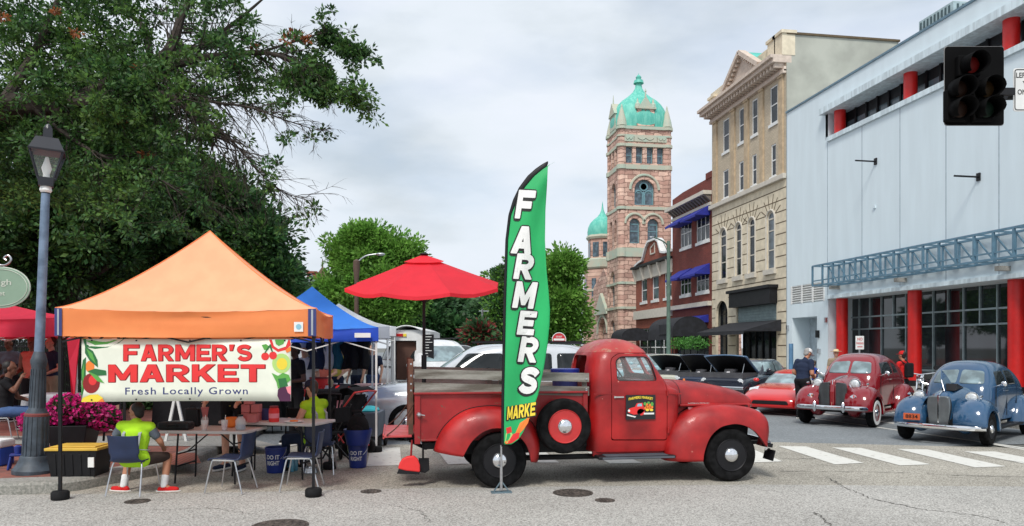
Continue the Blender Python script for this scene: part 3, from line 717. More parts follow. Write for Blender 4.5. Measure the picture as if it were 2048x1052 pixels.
b = B(); x0 = UF - 3.25; b.box(x0, x0 + .04, yb - 4, yb - 2.2, 2.55, 3.2); textmesh(b, 'l', (x0 - .01, yb - 2.4, 2.6), (0, -1, 0), (0, 0, 1), .1, .5); b.build('valance_panel', m_awn, t)
# ================================================================== low brick building with stepped gable
m_obrick = brickmat('orange_brick', srgb(150, 78, 58), srgb(132, 66, 50), srgb(130, 90, 76), .22, .075, .01, bump=.25)
y0d = y1c + .01; y1d = atu(1272, 600, UF)[0]; ztd = atu(1350, 500, UF)[1]
t = thing('gabled_shop', 'two-storey brick shop with a stepped white-edged parapet next to the stone tower', 'building', (UF, y0d, 0))
wn = [(1281.5, 1294, 560, 605), (1303.5, 1317.5, 553, 601), (1328, 1343, 548, 597)]
H = [hx(*w) for w in wn]; zb_, zt_ = H[1][2], H[1][3]; H = [(h[0], h[1], zb_, zt_) for h in H]
ym = (y0d + y1d) / 2; pk = atu(1322, 475, UF)[1]
b = B(); bs = (y0d + .4, y1d - .4, .13, 3.3)
wall(b, 'x', UF, y0d, y1d, 0, ztd - .8, H + [bs]); prof = [(y0d, ztd - .8), (y0d, ztd), (y0d + 1.2, ztd), (ym - 2.1, ztd + .15), (ym - 1.5, pk - .3), (ym - .9, pk), (ym + .9, pk), (ym + 1.5, pk - .4), (ym + 2.3, ztd), (y1d - 1, ztd - .1), (y1d, ztd - .3), (y1d, ztd - .8)]
b.prism(prof, 'x', UF, UF + .35); b.box(UF + .3, UF + 14, y0d, y1d, 6, ztd - 1); b.build('wall', m_obrick, t)
b = B()
for p, q in zip(prof[1:-2], prof[2:-1]): b.bar((UF + .1, p[0], p[1] + .05), (UF + .1, q[0], q[1] + .05), .6, .16)
b.build('parapet_coping', m_white, t)
zc3 = atu(1350, 518, UF)[1]
b = B(); b.box(UF - .5, UF - .002, y0d, y1d + .1, zc3 + .1, zc3 + .3); b.build('cornice', m_black, t)
b = B(); b.box(UF - .12, UF - .003, y0d, y1d, zc3 - .9, zc3 + .09)
for i in range(5): y = y0d + .3 + i * (y1d - y0d - .6) / 4; b.prism([(UF - .45, zc3 + .08), (UF - .12, zc3 + .08), (UF - .12, zc3 - 1.0), (UF - .2, zc3 - 1.0)], 'y', y - .1, y + .1)
zb3_ = atu(1350, 612, UF)[1]; b.box(UF - .25, UF - .003, y0d, y1d, zb3_ - .7, zb3_); b.build('trim_band', m_trim, t)
b = B(); b.bar((UF - .02, ym - .5, zc3 + 1.0), (UF - .02, ym - .5, zc3 + 1.8), .08, .1); b.bar((UF - .02, ym + .5, zc3 + 1.0), (UF - .02, ym + .5, zc3 + 1.5), .08, .1); b.bar((UF - .02, ym - .5, zc3 + 1.8), (UF - .02, ym + .5, zc3 + 1.5), .08, .1); b.bar((UF - .02, ym - .5, zc3 + 1.0), (UF - .02, ym + .5, zc3 + 1.0), .08, .1)
b.build('gable_ornament', m_trim, t)
for h in H: window(t, 'x', UF, h, m_white, m_glass2, .11, (1, 2), sill=.2, d=.1)
window(t, 'x', UF, bs, m_white, m_glass, .1, (4, 2), d=.2, name='shop_window')
barrel(t, UF - 2.4, UF - .05, y1d - 3.6, y1d - .6, 2.6, .7, m_awn).name = 'awning'
# ================================================================== church with copper domes
m_stone = brickmat('pink_rock_stone', srgb(218, 186, 168), srgb(182, 144, 130), srgb(144, 114, 102), .85, .40, .03, bump=1.0, warp=.45, stain=.25)
m_band = mat('pale_stone_band', srgb(186, 184, 166), rough=.8, var=.12, scale=1.2, col2=srgb(170, 188, 172))
m_copper = mat('verdigris', srgb(84, 178, 162), rough=.6, var=.1, scale=2.2, stretch=(2, 2, .5), col2=srgb(118, 200, 182))
m_vglass = mat('church_glass', srgb(72, 92, 104), rough=.15, var=.5, scale=3, spec=.8)
m_vframe = mat('church_frame', srgb(110, 150, 160), rough=.5)
t = thing('church', 'pink rock-faced stone church with a tall tower and two green copper domes', 'church', (UF, y1d, 0))
yt0 = atu(1239, 500, UF)[0]; yt1 = atu(1215, 500, UF)[0]; xt1 = atv(1342, 500, yt0)[0]
fz = lambda py, px=1290: atv(px, py, yt0)[1]
def fh(px0, px1, p0, p1, a=False):
    x0, _ = atv(px0, p0, yt0); x1, _ = atv(px1, p0, yt0); return (x0, x1, fz(p1), fz(p0), a)
F_ = [fh(1251, 1265, 294, 327), fh(1272, 1285.5, 294, 327), fh(1293.5, 1306.5, 294, 327), fh(1314, 1327, 294, 327), fh(1269, 1309, 359, 410, True),
      fh(1259, 1280, 437, 487, True), fh(1295, 1317, 437, 487, True)]
ztw = fz(257)
b = B(); wall(b, 'y', yt0, UF, xt1, 0, ztw, F_, .45)
ly = lambda px: atu(px, 400, UF)[0]
Lf = [(ly(1231), ly(1223), atu(1227, 417, UF)[1], atu(1227, 367, UF)[1], True), (ly(1233), ly(1229), atu(1231, 495, UF)[1], atu(1231, 440, UF)[1], True), (ly(1224.5), ly(1220), atu(1222, 497, UF)[1], atu(1222, 444, UF)[1], True),
      (ly(1229), ly(1221), atu(1225, 613, UF)[1], atu(1225, 543, UF)[1], True)]
ztz = F_[0][2], F_[0][3]
for pa, pb in ((1234, 1230.5), (1228, 1224.5), (1222, 1218.5)): Lf.append((ly(pa), ly(pb), ztz[0], ztz[1], False))
Lf.append((ly(1229), ly(1221), .3, atu(1225, 640, UF)[1], True))
wall(b, 'x', UF, yt0, yt1, 0, ztw, Lf, .45)
b.box(xt1 - .02, xt1, yt0 + .01, yt1, 0, ztw); b.box(UF + .01, xt1, yt1 - .02, yt1, 0, ztw)
# rounded corner buttress shafts
for (x, y) in ((UF + .3, yt0 + .3), (xt1 - .3, yt0 + .3), (UF + .3, yt1 - .3)):
    b.lathe([(.40, 0), (.40, ztw)], (x, y, 0), n=16)
# wider base
b.box(xt1 - .2, xt1 + 5, yt0 + 1.2, yt0 + 9, 0, fz(545))
b.build('tower_wall', m_stone, t, smooth=True, ang=30)
for h in F_: window(t, 'y', yt0, h, m_vframe, m_vglass, .11 if h[4] else .08, (2, 2) if h is F_[4] else (1, 2), d=.3)
for h in Lf: window(t, 'x', UF, h, m_vframe, m_vglass, .08, (1, 2), d=.3)
b = B()
def band(pyt, pyb, out):
    z1, z0 = fz(pyt, 1240), fz(pyb, 1240); b.box(UF - out * .6, xt1 + out * .6, yt0 - out, yt1 + out, z0, z1)
    for (x, y) in ((UF + .3, yt0 + .3), (xt1 - .3, yt0 + .3), (UF + .3, yt1 - .3)): b.lathe([(.40 + out, z0 + .01), (.40 + out, z1 - .01)], (x, y, 0), n=16)
band(251, 257, .16); band(286, 292, .12); band(328, 337, .1); band(412, 418, .1); band(495, 513, .12); band(563, 568, .1); band(613, 618, .15); band(268, 272, .08)
for h in (F_[4], F_[5], F_[6]):       # hood moulds
    c = (h[0] + h[1]) / 2; R_ = (h[1] - h[0]) / 2 + .42; zc = h[3] - (h[1] - h[0]) / 2
    b.tube([(c + R_ * cos(pi * k / 14), yt0 - .02, zc + R_ * sin(pi * k / 14)) for k in range(15)], .13, 6)
b.build('stone_bands', m_band, t, smooth=True, ang=30)
b = B(); h4 = F_[4]
for k in (-1, 1):
    c = (h4[0] + h4[1]) / 2 + k * (h4[1] - h4[0]) / 4; R_ = (h4[1] - h4[0]) / 4 - .1
    b.tube([(c + R_, yt0 + .3, h4[2])] + [(c + R_ * cos(pi * i / 8), yt0 + .3, h4[3] - 1.4 + R_ * sin(pi * i / 8)) for i in range(9)] + [(c - R_, yt0 + .3, h4[2])], .07, 6)
b.lathe([(.42, -.05), (.42, .05), (.3, .05), (.3, -.05)], ((h4[0] + h4[1]) / 2, yt0 + .3, h4[3] - .62), axis='y', n=16)
b.build('tracery', m_vframe, t)
# frieze relief + dome
cx, cy = (UF + xt1) / 2, (yt0 + yt1) / 2; hwx, hwy = (xt1 - UF) / 2, (yt1 - yt0) / 2
b = B(); zf = (fz(284), fz(273))
for i in range(3):
    x = UF + .9 + i * (xt1 - UF - 1.8) / 2; w_ = .45 if i != 1 else 1.1; b.box(x - w_, x + w_, yt0 - .09, yt0 - .001, zf[0], zf[1]); b.tube([(x - w_ * .7 + w_ * 1.4 * k / 10, yt0 - .11, (zf[0] + zf[1]) / 2 + .12 - .2 * abs(sin(k / 10 * 2 * pi))) for k in range(11)], .04, 5)
b.build('frieze', m_band, t)
zd0 = fz(252); Yc = depth(cx, cy); zdome = zz(176, Yc); zsp = zz(145, Yc)
prof = []
for i in range(15):
    f = i / 14; prof.append((f, f))
b = B(); rows = []; n = 40
Hd = zz(185, Yc) - zd0
curve = [(1.0, 0), (1.03, .12), (1.04, .25), (1.0, .38), (.93, .52), (.82, .64), (.67, .75), (.50, .83), (.34, .92), (.22, 1.0), (.14, 1.1), (.10, 1.25)]
for r, h in curve:
    row = []
    for j in range(n):
        a = 2 * pi * j / n; ex = 3.2 - 1.0 * min(h, 1); c_, s_ = cos(a), sin(a); q = (abs(c_) ** ex + abs(s_) ** ex) ** (-1 / ex)
        row.append((cx + hwx * 1.02 * r * c_ * q, cy + hwy * 1.02 * r * s_ * q, zd0 + Hd * h))
    rows.append(row)
b.grid(rows, closed=True, capends=True); zt2 = zd0 + Hd * 1.25
b.lathe([(.5, 0), (.42, .3), (.2, .35), (.28, .6), (.12, .8), (.1, zsp - zt2 - .9), (.22, zsp - zt2 - .75), (.06, zsp - zt2 - .5), (.03, zsp - zt2)], (cx, cy, zt2 - .1), n=12)
b.build('copper_dome', m_copper, t, smooth=True, ang=50)
# dormer
dx0, _ = atv(1273, 220, yt0); dx1, _ = atv(1309, 220, yt0); zdr0, zdr1 = fz(252), fz(218)
b = B(); hs = [(dx0 + .4 + i * (dx1 - dx0 - .8) / 2 + .05, dx0 + .4 + (i + 1) * (dx1 - dx0 - .8) / 2 - .05, zdr0 + .2, zdr1 - .05) for i in (0, 1)]
wall(b, 'y', yt0 - .05, dx0, dx1, zdr0, zdr1, hs, .3); b.box(dx0, dx1, yt0 + .3, yt0 + 1.4, zdr0, zdr1 + .01)
b.box(dx0, dx0 + .02, yt0 - .05, yt0 + 1.4, zdr0, zdr1); b.box(dx1 - .02, dx1, yt0 - .05, yt0 + 1.4, zdr0, zdr1)
dm = b.build('dormer', m_stone, t)
for h in hs: window(t, 'y', yt0 - .05, h, m_trim, m_glass, .05, (1, 2), d=.15)
b = B(); xm = (dx0 + dx1) / 2; b.prism([(dx0 + .1, zdr1), (xm, zdr1 + 1.15), (dx1 - .1, zdr1)], 'y', yt0 - .15, yt0 + 1.6); b.box(dx0 - .12, dx1 + .12, yt0 - .2, yt0 + .6, zdr1 - .02, zdr1 + .14)
for x in (dx0 + .12, dx1 - .12): b.lathe([(.28, 0), (.24, .35), (.12, .5), (.03, .9)], (x, yt0 + .05, zdr1 + .1), n=8)
b.lathe([(.09, 0), (.06, .5), (.1, .55), (.02, .8)], (xm, yt0, zdr1 + 1.1), n=8)
for (x, y) in ((UF + .3, yt0 + .3), (xt1 - .3, yt0 + .3), (UF + .3, yt1 - .3)): b.lathe([(.5, 0), (.42, .5), (.22, 1.3), (.1, 1.7), (.08, 1.9), (.0, 2.1)], (x, y, zd0), n=12)
# street-side dormer
b.box(UF - .1, UF + 1, (yt0 + yt1) / 2 - .9, (yt0 + yt1) / 2 + .9, zdr0, zdr1 - .2); ymid = (yt0 + yt1) / 2
b.prism([(ymid - 1, zdr1 - .2), (ymid, zdr1 + 1), (ymid + 1, zdr1 - .2)], 'x', UF - .2, UF + 1.2); b.lathe([(.08, 0), (.02, .9)], (UF, ymid, zdr1 + .9), n=8)
b.build('dormer_trim', m_band, t)
# nave front between tower and turret
yn1 = atu(1168, 600, UF)[0]; zn = atu(1208, 585, UF)[1]
b = B(); pe = (atu(1206, 650, UF)[0], atu(1190, 650, UF)[0], .13, atu(1198, 637, UF)[1], True); p2 = (atu(1212, 650, UF)[0], atu(1208.5, 650, UF)[0], .5, atu(1210, 655, UF)[1], True)
wall(b, 'x', UF + .4, yt1 - .02, yn1, 0, zn, [pe, p2], .6); ymm = (pe[0] + pe[1]) / 2
b.prism([(yt1, zn), (ymm, zn + 2.6), (yn1, zn)], 'x', UF + .5, UF + .9); b.box(UF + .9, UF + 14, yt1, yn1, 0, zn)
b.build('nave_wall', m_stone, t); window(t, 'x', UF + .4, pe, m_band, m_black, .1, (1, 1), d=.5, name='portal')
b = B(); 
for rr_ in (1.0, 1.5):
    R_ = (pe[1] - pe[0]) / 2 * 1.0 + rr_ * .25; b.tube([(UF + .35, ymm + R_ * cos(pi * k / 14), pe[3] - (pe[1] - pe[0]) / 2 + R_ * sin(pi * k / 14)) for k in range(15)], .1, 6)
b.prism([(pe[0] - .9, pe[3] + .4), (ymm, pe[3] + 2.6), (pe[1] + .9, pe[3] + .4)], 'x', UF + .1, UF + .4); b.build('porch_gable', m_band, t)
# turret
tx, ty = UF + 1.9, atu(1205, 500, UF + 1.9)[0]; Yt = depth(tx, ty); zt = lambda py: zz(py, Yt); hw = 37 / FP * Yt; 
b = B(); a0 = pi / 8
b.lathe([(hw * 1.05, 0), (hw * 1.05, zt(613)), (hw, zt(613)), (hw, zt(538))], (tx, ty, 0), n=8, a0=a0)
b.lathe([(hw * .78, zt(520)), (hw * .78, zt(476))], (tx, ty, 0), n=8, a0=a0); b.build('turret_wall', m_stone, t)
b = B(); b.lathe([(hw * 1.05, zt(540)), (hw * 1.12, zt(537)), (hw * 1.12, zt(522)), (hw * .95, zt(519))], (tx, ty, 0), n=8, a0=a0)
b.lathe([(hw * .84, zt(480)), (hw * .9, zt(476)), (hw * .86, zt(472))], (tx, ty, 0), n=8, a0=a0); b.lathe([(hw * 1.04, zt(584)), (hw * 1.04, zt(580))], (tx, ty, 0), n=8, a0=a0); b.lathe([(hw * 1.1, zt(617)), (hw * 1.1, zt(612))], (tx, ty, 0), n=8, a0=a0); b.build('turret_bands', m_band, t)
b = B()
for k in range(8):
    a = k * pi / 4; r_ = hw * .78 * cos(pi / 8) + .01; c = (tx + r_ * cos(a), ty + r_ * sin(a), (zt(487) + zt(516)) / 2); b.obox(c, (.06, hw * .36, zt(487) - zt(516)), rz=a)
    r_ = hw * cos(pi / 8) + .01; c = (tx + r_ * cos(a), ty + r_ * sin(a), (zt(560) + zt(610)) / 2); b.obox(c, (.06, hw * .26, zt(560) - zt(612)), rz=a)
b.build('turret_windows', m_vglass, t)
b = B(); r0 = hw * .8; h0 = zt(472); hd = zt(432) - h0
b.lathe([(r0 * r, h0 + hd * h) for r, h in [(1.0, 0), (1.02, .2), (.97, .42), (.85, .62), (.62, .8), (.36, .95), (.18, 1.12), (.08, 1.3)]] + [(.05, zt(408)), (.0, zt(402))], (tx, ty, 0), n=20); b.build('turret_dome', m_copper, t, smooth=True, ang=60)
# distant green spire and houses on the left far side
def simple_house(name, label, cat, px0, px1, pyt, Y, m, roofh=1.5, mr=None, chim=None):
    x0, y0 = W(px0, Y); x1, y1 = W(px1, Y); z = zz(pyt, Y); t = thing(name, label, cat, (x0, y0, 0)); w = (px1 - px0) / FP * Y
    b = B(); b.box(x0, x0 + w, y0, y0 + 8, 0, z); b.build('wall', m, t)
    b = B(); b.prism([(x0 - .3, z), (x0 + w / 2, z + roofh), (x0 + w + .3, z)], 'y', y0 - .4, y0 + 8.4); r = b.build('roof', mr or m_groove, t)
    if chim:
        cx_, cz_ = chim; xx, yy = W(cx_, Y + 1); b = B(); b.box(xx - .45, xx + .45, yy - .4, yy + .4, z - 1, zz(cz_, Y)); b.box(xx - .55, xx + .55, yy - .5, yy + .5, zz(cz_, Y), zz(cz_, Y) + .2); b.build('chimney', m_obrick, r)
    b = B()
    for i in range(3): b.box(x0 + w * (i + .3) / 3, x0 + w * (i + .6) / 3, y0 - .04, y0 - .002, z - 2.6, z - 1.0)
    b.build('windows', m_glass, t); return t
simple_house('pale_house', 'pale grey house with a red brick chimney above the blue tent', 'house', 596, 648, 590, 75, mat('pale_siding', srgb(170, 182, 194), rough=.7), 2.2, mat('slate_roof', srgb(120, 130, 140), rough=.8), (624, 545))
t = thing('spired_roof', 'dark pointed roof peak with a finial beside the brick chimney', 'roof', W(641, 80) + (0,))
x, y = W(645, 80); b = B(); b.lathe([(3.6, 0), (2.6, zz(590, 80)), (.12, zz(535, 80)), (.05, zz(518, 80))], (x, y, 0), n=4, a0=pi / 4); b.build('roof', m_groove, t)
x, y = W(950, 160); t = thing('distant_spire', 'small distant green pointed spire over the far trees', 'spire', (x, y, 0))
b = B(); b.box(x - 2.4, x + 2.4, y - 2.4, y + 2.4, 0, zz(616, 160)); b.build('base', m_band, t); b = B(); b.lathe([(2.6, 0), (1.3, 1.2), (.3, 2.4), (.05, 4.3)], (x, y, zz(616, 160)), n=8); b.build('spire', m_copper, t)
# ================================================================== vehicle helpers
def sel(c, n, ex):    # superellipse points (unit)
    R_ = []
    for j in range(n):
        a = 2 * pi * (j + .5) / n; x, y = cos(a), sin(a); q = (abs(x) ** ex + abs(y) ** ex) ** (-1 / ex); R_.append((x * q, y * q))
    return R_
def vloft(slices, yc, n=48, infl=0.0):
    """horizontal slices (z, x0, x1, half width, exponent) stacked upwards"""
    b = B(); rows = []
    for z, x0, x1, hw, ex in slices:
        cx = (x0 + x1) / 2; a = (x1 - x0) / 2 + infl; h = hw + infl
        rows.append([(cx + a * p, yc + h * q, z + (infl if z == slices[-1][0] else 0)) for p, q in sel(0, n, ex)])
    b.grid(rows, closed=True, capends=True); return b
def interp(P, x):
    if x <= P[0][0]: return P[0][1:]
    for a, c in zip(P[:-1], P[1:]):
        if x <= c[0]:
            f = (x - a[0]) / (c[0] - a[0]); return tuple(u + (w - u) * f for u, w in zip(a[1:], c[1:]))
    return P[-1][1:]
def smooth_list(P, n):   # catmull-rom resample of tuples
    P = [tuple(p) for p in P]; out_ = []; k = len(P) - 1
    for i in range(n + 1):
        t = i / n * k; j = min(int(t), k - 1); f = t - j
        p0, p1, p2, p3 = P[max(j - 1, 0)], P[j], P[j + 1], P[min(j + 2, k)]
        out_.append(tuple(0.5 * ((2 * b_) + (-a + c) * f + (2 * a - 5 * b_ + 4 * c - d) * f * f + (-a + 3 * b_ - 3 * c + d) * f ** 3) for a, b_, c, d in zip(p0, p1, p2, p3)))
    return out_
def hloft(stations, yc, n=32, infl=0.0, ns=24, ex=2.6, flat_bottom=True):
    """sections (x, zbottom, ztop, half width) along x; upper half superelliptic, sides straight"""
    b = B(); rows = []
    for x, zb, zt, hw in smooth_list(stations, ns):
        row = []; hw += infl; zt += infl; h = (zt - zb)
        for k in range(n + 1):
            a = pi * k / n; c_, s_ = cos(a), sin(a); q = (abs(c_) ** ex + abs(s_) ** ex) ** (-1 / ex)
            row.append((x, yc + hw * c_ * q, zb + h * s_ * q))
        rows.append(row)
    b.grid(rows, closed=True, capends=True); return b
def resample(P, n):
    d = [0]
    for a, c in zip(P[:-1], P[1:]): d.append(d[-1] + math.dist(a, c))
    R_ = []
    for i in range(n):
        t = d[-1] * i / (n - 1); j = 0
        while j < len(P) - 2 and d[j + 1] < t: j += 1
        f = (t - d[j]) / max(1e-9, d[j + 1] - d[j]); R_.append((P[j][0] + (P[j + 1][0] - P[j][0]) * f, P[j][1] + (P[j + 1][1] - P[j][1]) * f))
    return R_
def fender(P, Q, vout, vflat, vin, n=40):
    """P outer silhouette, Q wheel opening (x, z); vout the outer plane, vin the body side"""
    P = resample(smooth_list(P, 60), n); Q = resample(smooth_list(Q, 60), n); b = B(); rows = []
    for p, q in zip(P, Q):
        row = [(q[0], vout + (vflat - vout) * .25, q[1]), (q[0], vout + (vflat - vout) * .05, q[1])]
        for k in range(0, 9):
            s_ = k / 8 * pi / 2; row.append((q[0] + (p[0] - q[0]) * sin(s_) ** .9, vout + (vflat - vout) * (1 - cos(s_)) ** 1.0, q[1] + (p[1] - q[1]) * sin(s_) ** .9))
        row.append((p[0], vin, p[1])); rows.append(row)
    b.grid(rows); return b
def wheel(par, x, v, z, r, w, side, tyre=None, rim=None, cap=None, rimr=.58, white=None, hubr=.26, name='wheel', local=False):
    """side = -1: face looks towards smaller y"""
    s = side; b = B()
    pr = [(r * rimr, 0), (r * (rimr + .1), -.012), (r * .78, -.020), (r * .93, -.012), (r * .985, .01), (r, .03), (r, w - .03), (r * .985, w - .01), (r * .93, w), (r * rimr, w)]
    pr = [(q[0], (-q[1]) * s) for q in pr]
    b.lathe(pr, (x, v, z), axis='y', n=48)
    for i in range(3):
        b.lathe([(r * 1.002, -s * (w * (.25 + .2 * i))), (r * 1.008, -s * (w * (.27 + .2 * i))), (r * 1.008, -s * (w * (.33 + .2 * i))), (r * 1.002, -s * (w * (.35 + .2 * i)))], (x, v, z), axis='y', n=48)
    o = b.build(name, tyre or m_rubber, par, smooth=True, ang=35, local=local)
    b = B(); rr = r * rimr
    pr = [(rr * 1.03, -.004), (rr * 1.0, -.012), (rr * .93, .0), (rr * .88, .035), (rr * .7, .05), (rr * .58, .02), (rr * .3, .022), (0.001, .022)]
    b.lathe([(q[0], -q[1] * s) for q in pr], (x, v, z), axis='y', n=40); b.build('rim', rim or m_black, o, smooth=True, ang=50, local=local)
    b = B(); h = r * hubr
    b.lathe([(h * 1.0, -.02 * s), (h * 1.0, .0), (h * .95, .012 * s), (h * .75, .034 * s), (h * .4, .046 * s), (.001, .05 * s)], (x, v, z), axis='y', n=32); b.build('hub_cap', cap or m_chrome, o, smooth=True, ang=60, local=local)
    if white:
        b = B(); b.lathe([(r * .62, .022 * s), (r * .84, .024 * s), (r * .86, .016 * s), (r * .6, .016 * s)], (x, v, z), axis='y', n=40, power=1); b.build('whitewall', white, o, smooth=True, local=local)
    return o
# ================================================================== red pick-up
m_old = mat('faded_red_paint', (0.47, 0.016, 0.022), rough=.42, scale=2.2, col2=(0.60, 0.040, 0.045), mixpos=(.35, .72), bump=.06, bscale=9, coat=.25, detail=8)
def rustpaint(name, base, chalk, rust, thr=.66):
    if name in MATS: return MATS[name]
    m = mat(name, base, rough=.42, scale=2.4, col2=chalk, mixpos=(.36, .66), bump=.09, bscale=7, coat=.10, detail=8); t = m.node_tree; p = t.nodes['Principled BSDF']
    tc = [n for n in t.nodes if n.type == 'TEX_COORD'][0]; src = p.inputs['Base Color'].links[0].from_socket
    n_ = t.nodes.new('ShaderNodeTexNoise'); n_.inputs['Scale'].default_value = 9; n_.inputs['Detail'].default_value = 8; n_.inputs['Roughness'].default_value = .65; t.links.new(tc.outputs['Object'], n_.inputs[0])
    r_ = t.nodes.new('ShaderNodeValToRGB'); r_.color_ramp.elements[0].position = thr; r_.color_ramp.elements[1].position = thr + .04; t.links.new(n_.outputs[0], r_.inputs[0])
    mx = t.nodes.new('ShaderNodeMix'); mx.data_type = 'RGBA'; t.links.new(r_.outputs[0], mx.inputs[0]); t.links.new(src, mx.inputs[6]); mx.inputs[7].default_value = rust + (1,)
    t.links.new(mx.outputs[2], p.inputs['Base Color'])
    mr = t.nodes.new('ShaderNodeMapRange'); t.links.new(n_.outputs[0], mr.inputs[0]); mr.inputs[1].default_value = .3; mr.inputs[2].default_value = .7; mr.inputs[3].default_value = .3; mr.inputs[4].default_value = .62; t.links.new(mr.outputs[0], p.inputs['Roughness'])
    return m
m_tr = rustpaint('weathered_red_paint', (0.20, 0.003, 0.004), (0.45, 0.013, 0.013), (0.60, 0.28, 0.22), .70)
m_trd = rustpaint('weathered_bed_paint', (0.24, 0.007, 0.009), (0.36, 0.016, 0.018), (0.16, 0.06, 0.04), .60)
m_roofp = rustpaint('chalky_roof_paint', (0.30, 0.008, 0.010), (0.50, 0.075, 0.062), (0.36, 0.15, 0.10), .56)
m_wood = mat('weathered_board', srgb(150, 147, 140), rough=.9, scale=3, stretch=(.5, 3, 5), col2=srgb(98, 92, 84), bump=.4, bscale=22, detail=9)
m_cloth_in = mat('dark_interior', (0.03, 0.028, 0.026), rough=.8)
vs_ = 8.98; VC = 9.66; zw = .335
X = lambda px, v=8.98: atv(px, 700, v)[0]
Z = lambda px, py, v=8.98: atv(px, py, v)[1]
XZ = lambda px, py, v=8.98: atv(px, py, v)
TK = thing('pickup_truck', 'weathered red vintage pick-up truck with wooden stake boards and a side-mounted spare wheel', 'pickup truck', (2.6, VC, 0))
xr_ = X(1181); xwb = X(1333); zwb = Z(1333, 756)
cs = [(Z(1200, 905), xr_ + .02, X(1352), .66, 9), (.62, xr_, X(1362), .685, 9), (1.0, xr_, X(1366), .69, 8), (1.14, xr_ + .0, X(1366), .69, 7), (1.20, xr_, X(1350), .685, 6.5), (zwb, xr_ + .004, xwb + .02, .675, 6), (1.45, xr_ + .015, xwb - .06, .655, 5),
      (1.58, xr_ + .04, xwb - .13, .625, 4.2), (1.67, xr_ + .09, xwb - .19, .575, 3.8), (1.735, xr_ + .16, xwb - .27, .50, 3.4), (1.785, xr_ + .26, xwb - .37, .40, 3.1), (1.81, xr_ + .36, xwb - .47, .27, 2.8), (1.818, xr_ + .46, xwb - .56, .13, 2.4)]
cs = smooth_list(cs, 44)
cab = vloft(cs, VC, 72).build('cab', m_tr, TK, smooth=True, ang=50)
inner = [(z, x0 + .045, x1 - .045, hw - .045, ex) for z, x0, x1, hw, ex in cs if z < 1.755]; inner = [(z if i else z + .12,) + s[1:] for i, s in enumerate(inner) for z in (s[0],)]
inner = sorted(inner, key=lambda s: s[0])
boolean(cab, vloft(inner, VC, 48).build('c', m_tr, TK))
def cutp(poly, axis, a, b_): c = B(); c.prism(poly, axis, a, b_); return c.build('cut', m_tr, TK)
def rpoly(pts, r=.04, n=5):
    R_ = []; k = len(pts)
    for i in range(k):
        p = Vector(pts[i]); a = Vector(pts[i - 1]); c = Vector(pts[(i + 1) % k]); da = (a - p).normalized(); dc = (c - p).normalized(); rr = min(r, (a - p).length * .45, (c - p).length * .45)
        s_ = p + da * rr; e_ = p + dc * rr
        for j in range(n + 1): f = j / n; R_.append(tuple((s_ * (1 - f) + p * f) * (1 - f) + (p * (1 - f) + e_ * f) * f))
    return R_
wpoly = rpoly([XZ(1234, 762), XZ(1314, 762), XZ(1304, 728), XZ(1296, 714), XZ(1244, 714), XZ(1234, 722)], .05)
boolean(cab, cutp(wpoly, 'y', 8.5, 10.8))
boolean(cab, cutp(rpoly([(VC - .34, 1.33), (VC + .34, 1.33), (VC + .34, 1.60), (VC - .34, 1.60)], .09), 'x', xr_ - .2, xr_ + .3))
boolean(cab, cutp(rpoly([(VC - .56, 1.34), (VC - .02, 1.34), (VC - .02, 1.62), (VC - .50, 1.62)], .06), 'x', xwb - .4, xwb + .3))
boolean(cab, cutp(rpoly([(VC + .02, 1.34), (VC + .56, 1.34), (VC + .50, 1.62), (VC + .02, 1.62)], .06), 'x', xwb - .4, xwb + .3))
dpoly = rpoly([XZ(1223, 880), XZ(1334, 880), XZ(1334, 762), XZ(1322, 735), XZ(1311, 714), XZ(1299, 707), XZ(1239, 707), XZ(1226, 716), XZ(1223, 725)], .035)
def grow(poly, g):
    cx = sum(p[0] for p in poly) / len(poly); cz = sum(p[1] for p in poly) / len(poly); return [(cx + (p[0] - cx) * (1 + g), cz + (p[1] - cz) * (1 + g * .8)) for p in poly]
door = cab.copy(); door.data = cab.data.copy(); COL.objects.link(door); door.name = 'door'
boolean(door, cutp(grow(dpoly, -.011), 'y', 8.5, 9.2), 'INTERSECT'); boolean(cab, cutp(grow(dpoly, .011), 'y', 8.5, 9.2)); 
door.parent = cab
for o in (door, cab): o.data.shade_smooth(); o.data.set_sharp_from_angle(angle=radians(40))
b = B(); hx0, hz0 = XZ(1228, 794); b.bar((hx0, 8.955, hz0), (hx0 + .12, 8.955, hz0), .012, .018); b.lathe([(.016, 0), (.014, -.04)], (hx0 + .005, 8.99, hz0), axis='y', n=10)
b.lathe([(.012, 0), (.01, -.012)], (hx0 + .02, 8.985, hz0 - .05), axis='y', n=10); b.build('door_handle', m_chrome, door)
b = B()
for px, py in ((1334, 786), (1336, 860)): x, z = XZ(px, py); b.lathe([(.014, -.035), (.014, .035)], (x, 8.965, z), n=8)
b.build('hinge', m_tr, door)
# window glass: thin panes set in the openings
m_pane = bpy.data.materials.new('clear_glass'); m_pane.use_nodes = True
_t = m_pane.node_tree; _p = _t.nodes['Principled BSDF']; _p.inputs['Roughness'].default_value = .02; _p.inputs['Base Color'].default_value = (.75, .82, .82, 1); _p.inputs['Alpha'].default_value = .09; _p.inputs['Specular IOR Level'].default_value = .8
b = B(); b.prism(wpoly, 'y', 9.04, 9.046); b.build('door_glass', m_pane, door)
b = B(); b.prism(wpoly, 'y', 10.275, 10.28); b.build('far_glass', m_pane, cab)
b = B(); b.add([(xwb - .02, VC - .58, 1.33), (xwb - .02, VC + .58, 1.33), (xwb - .155, VC + .52, 1.63), (xwb - .155, VC - .52, 1.63)], [(0, 1, 2, 3)]); b.build('windscreen', m_pane, cab)
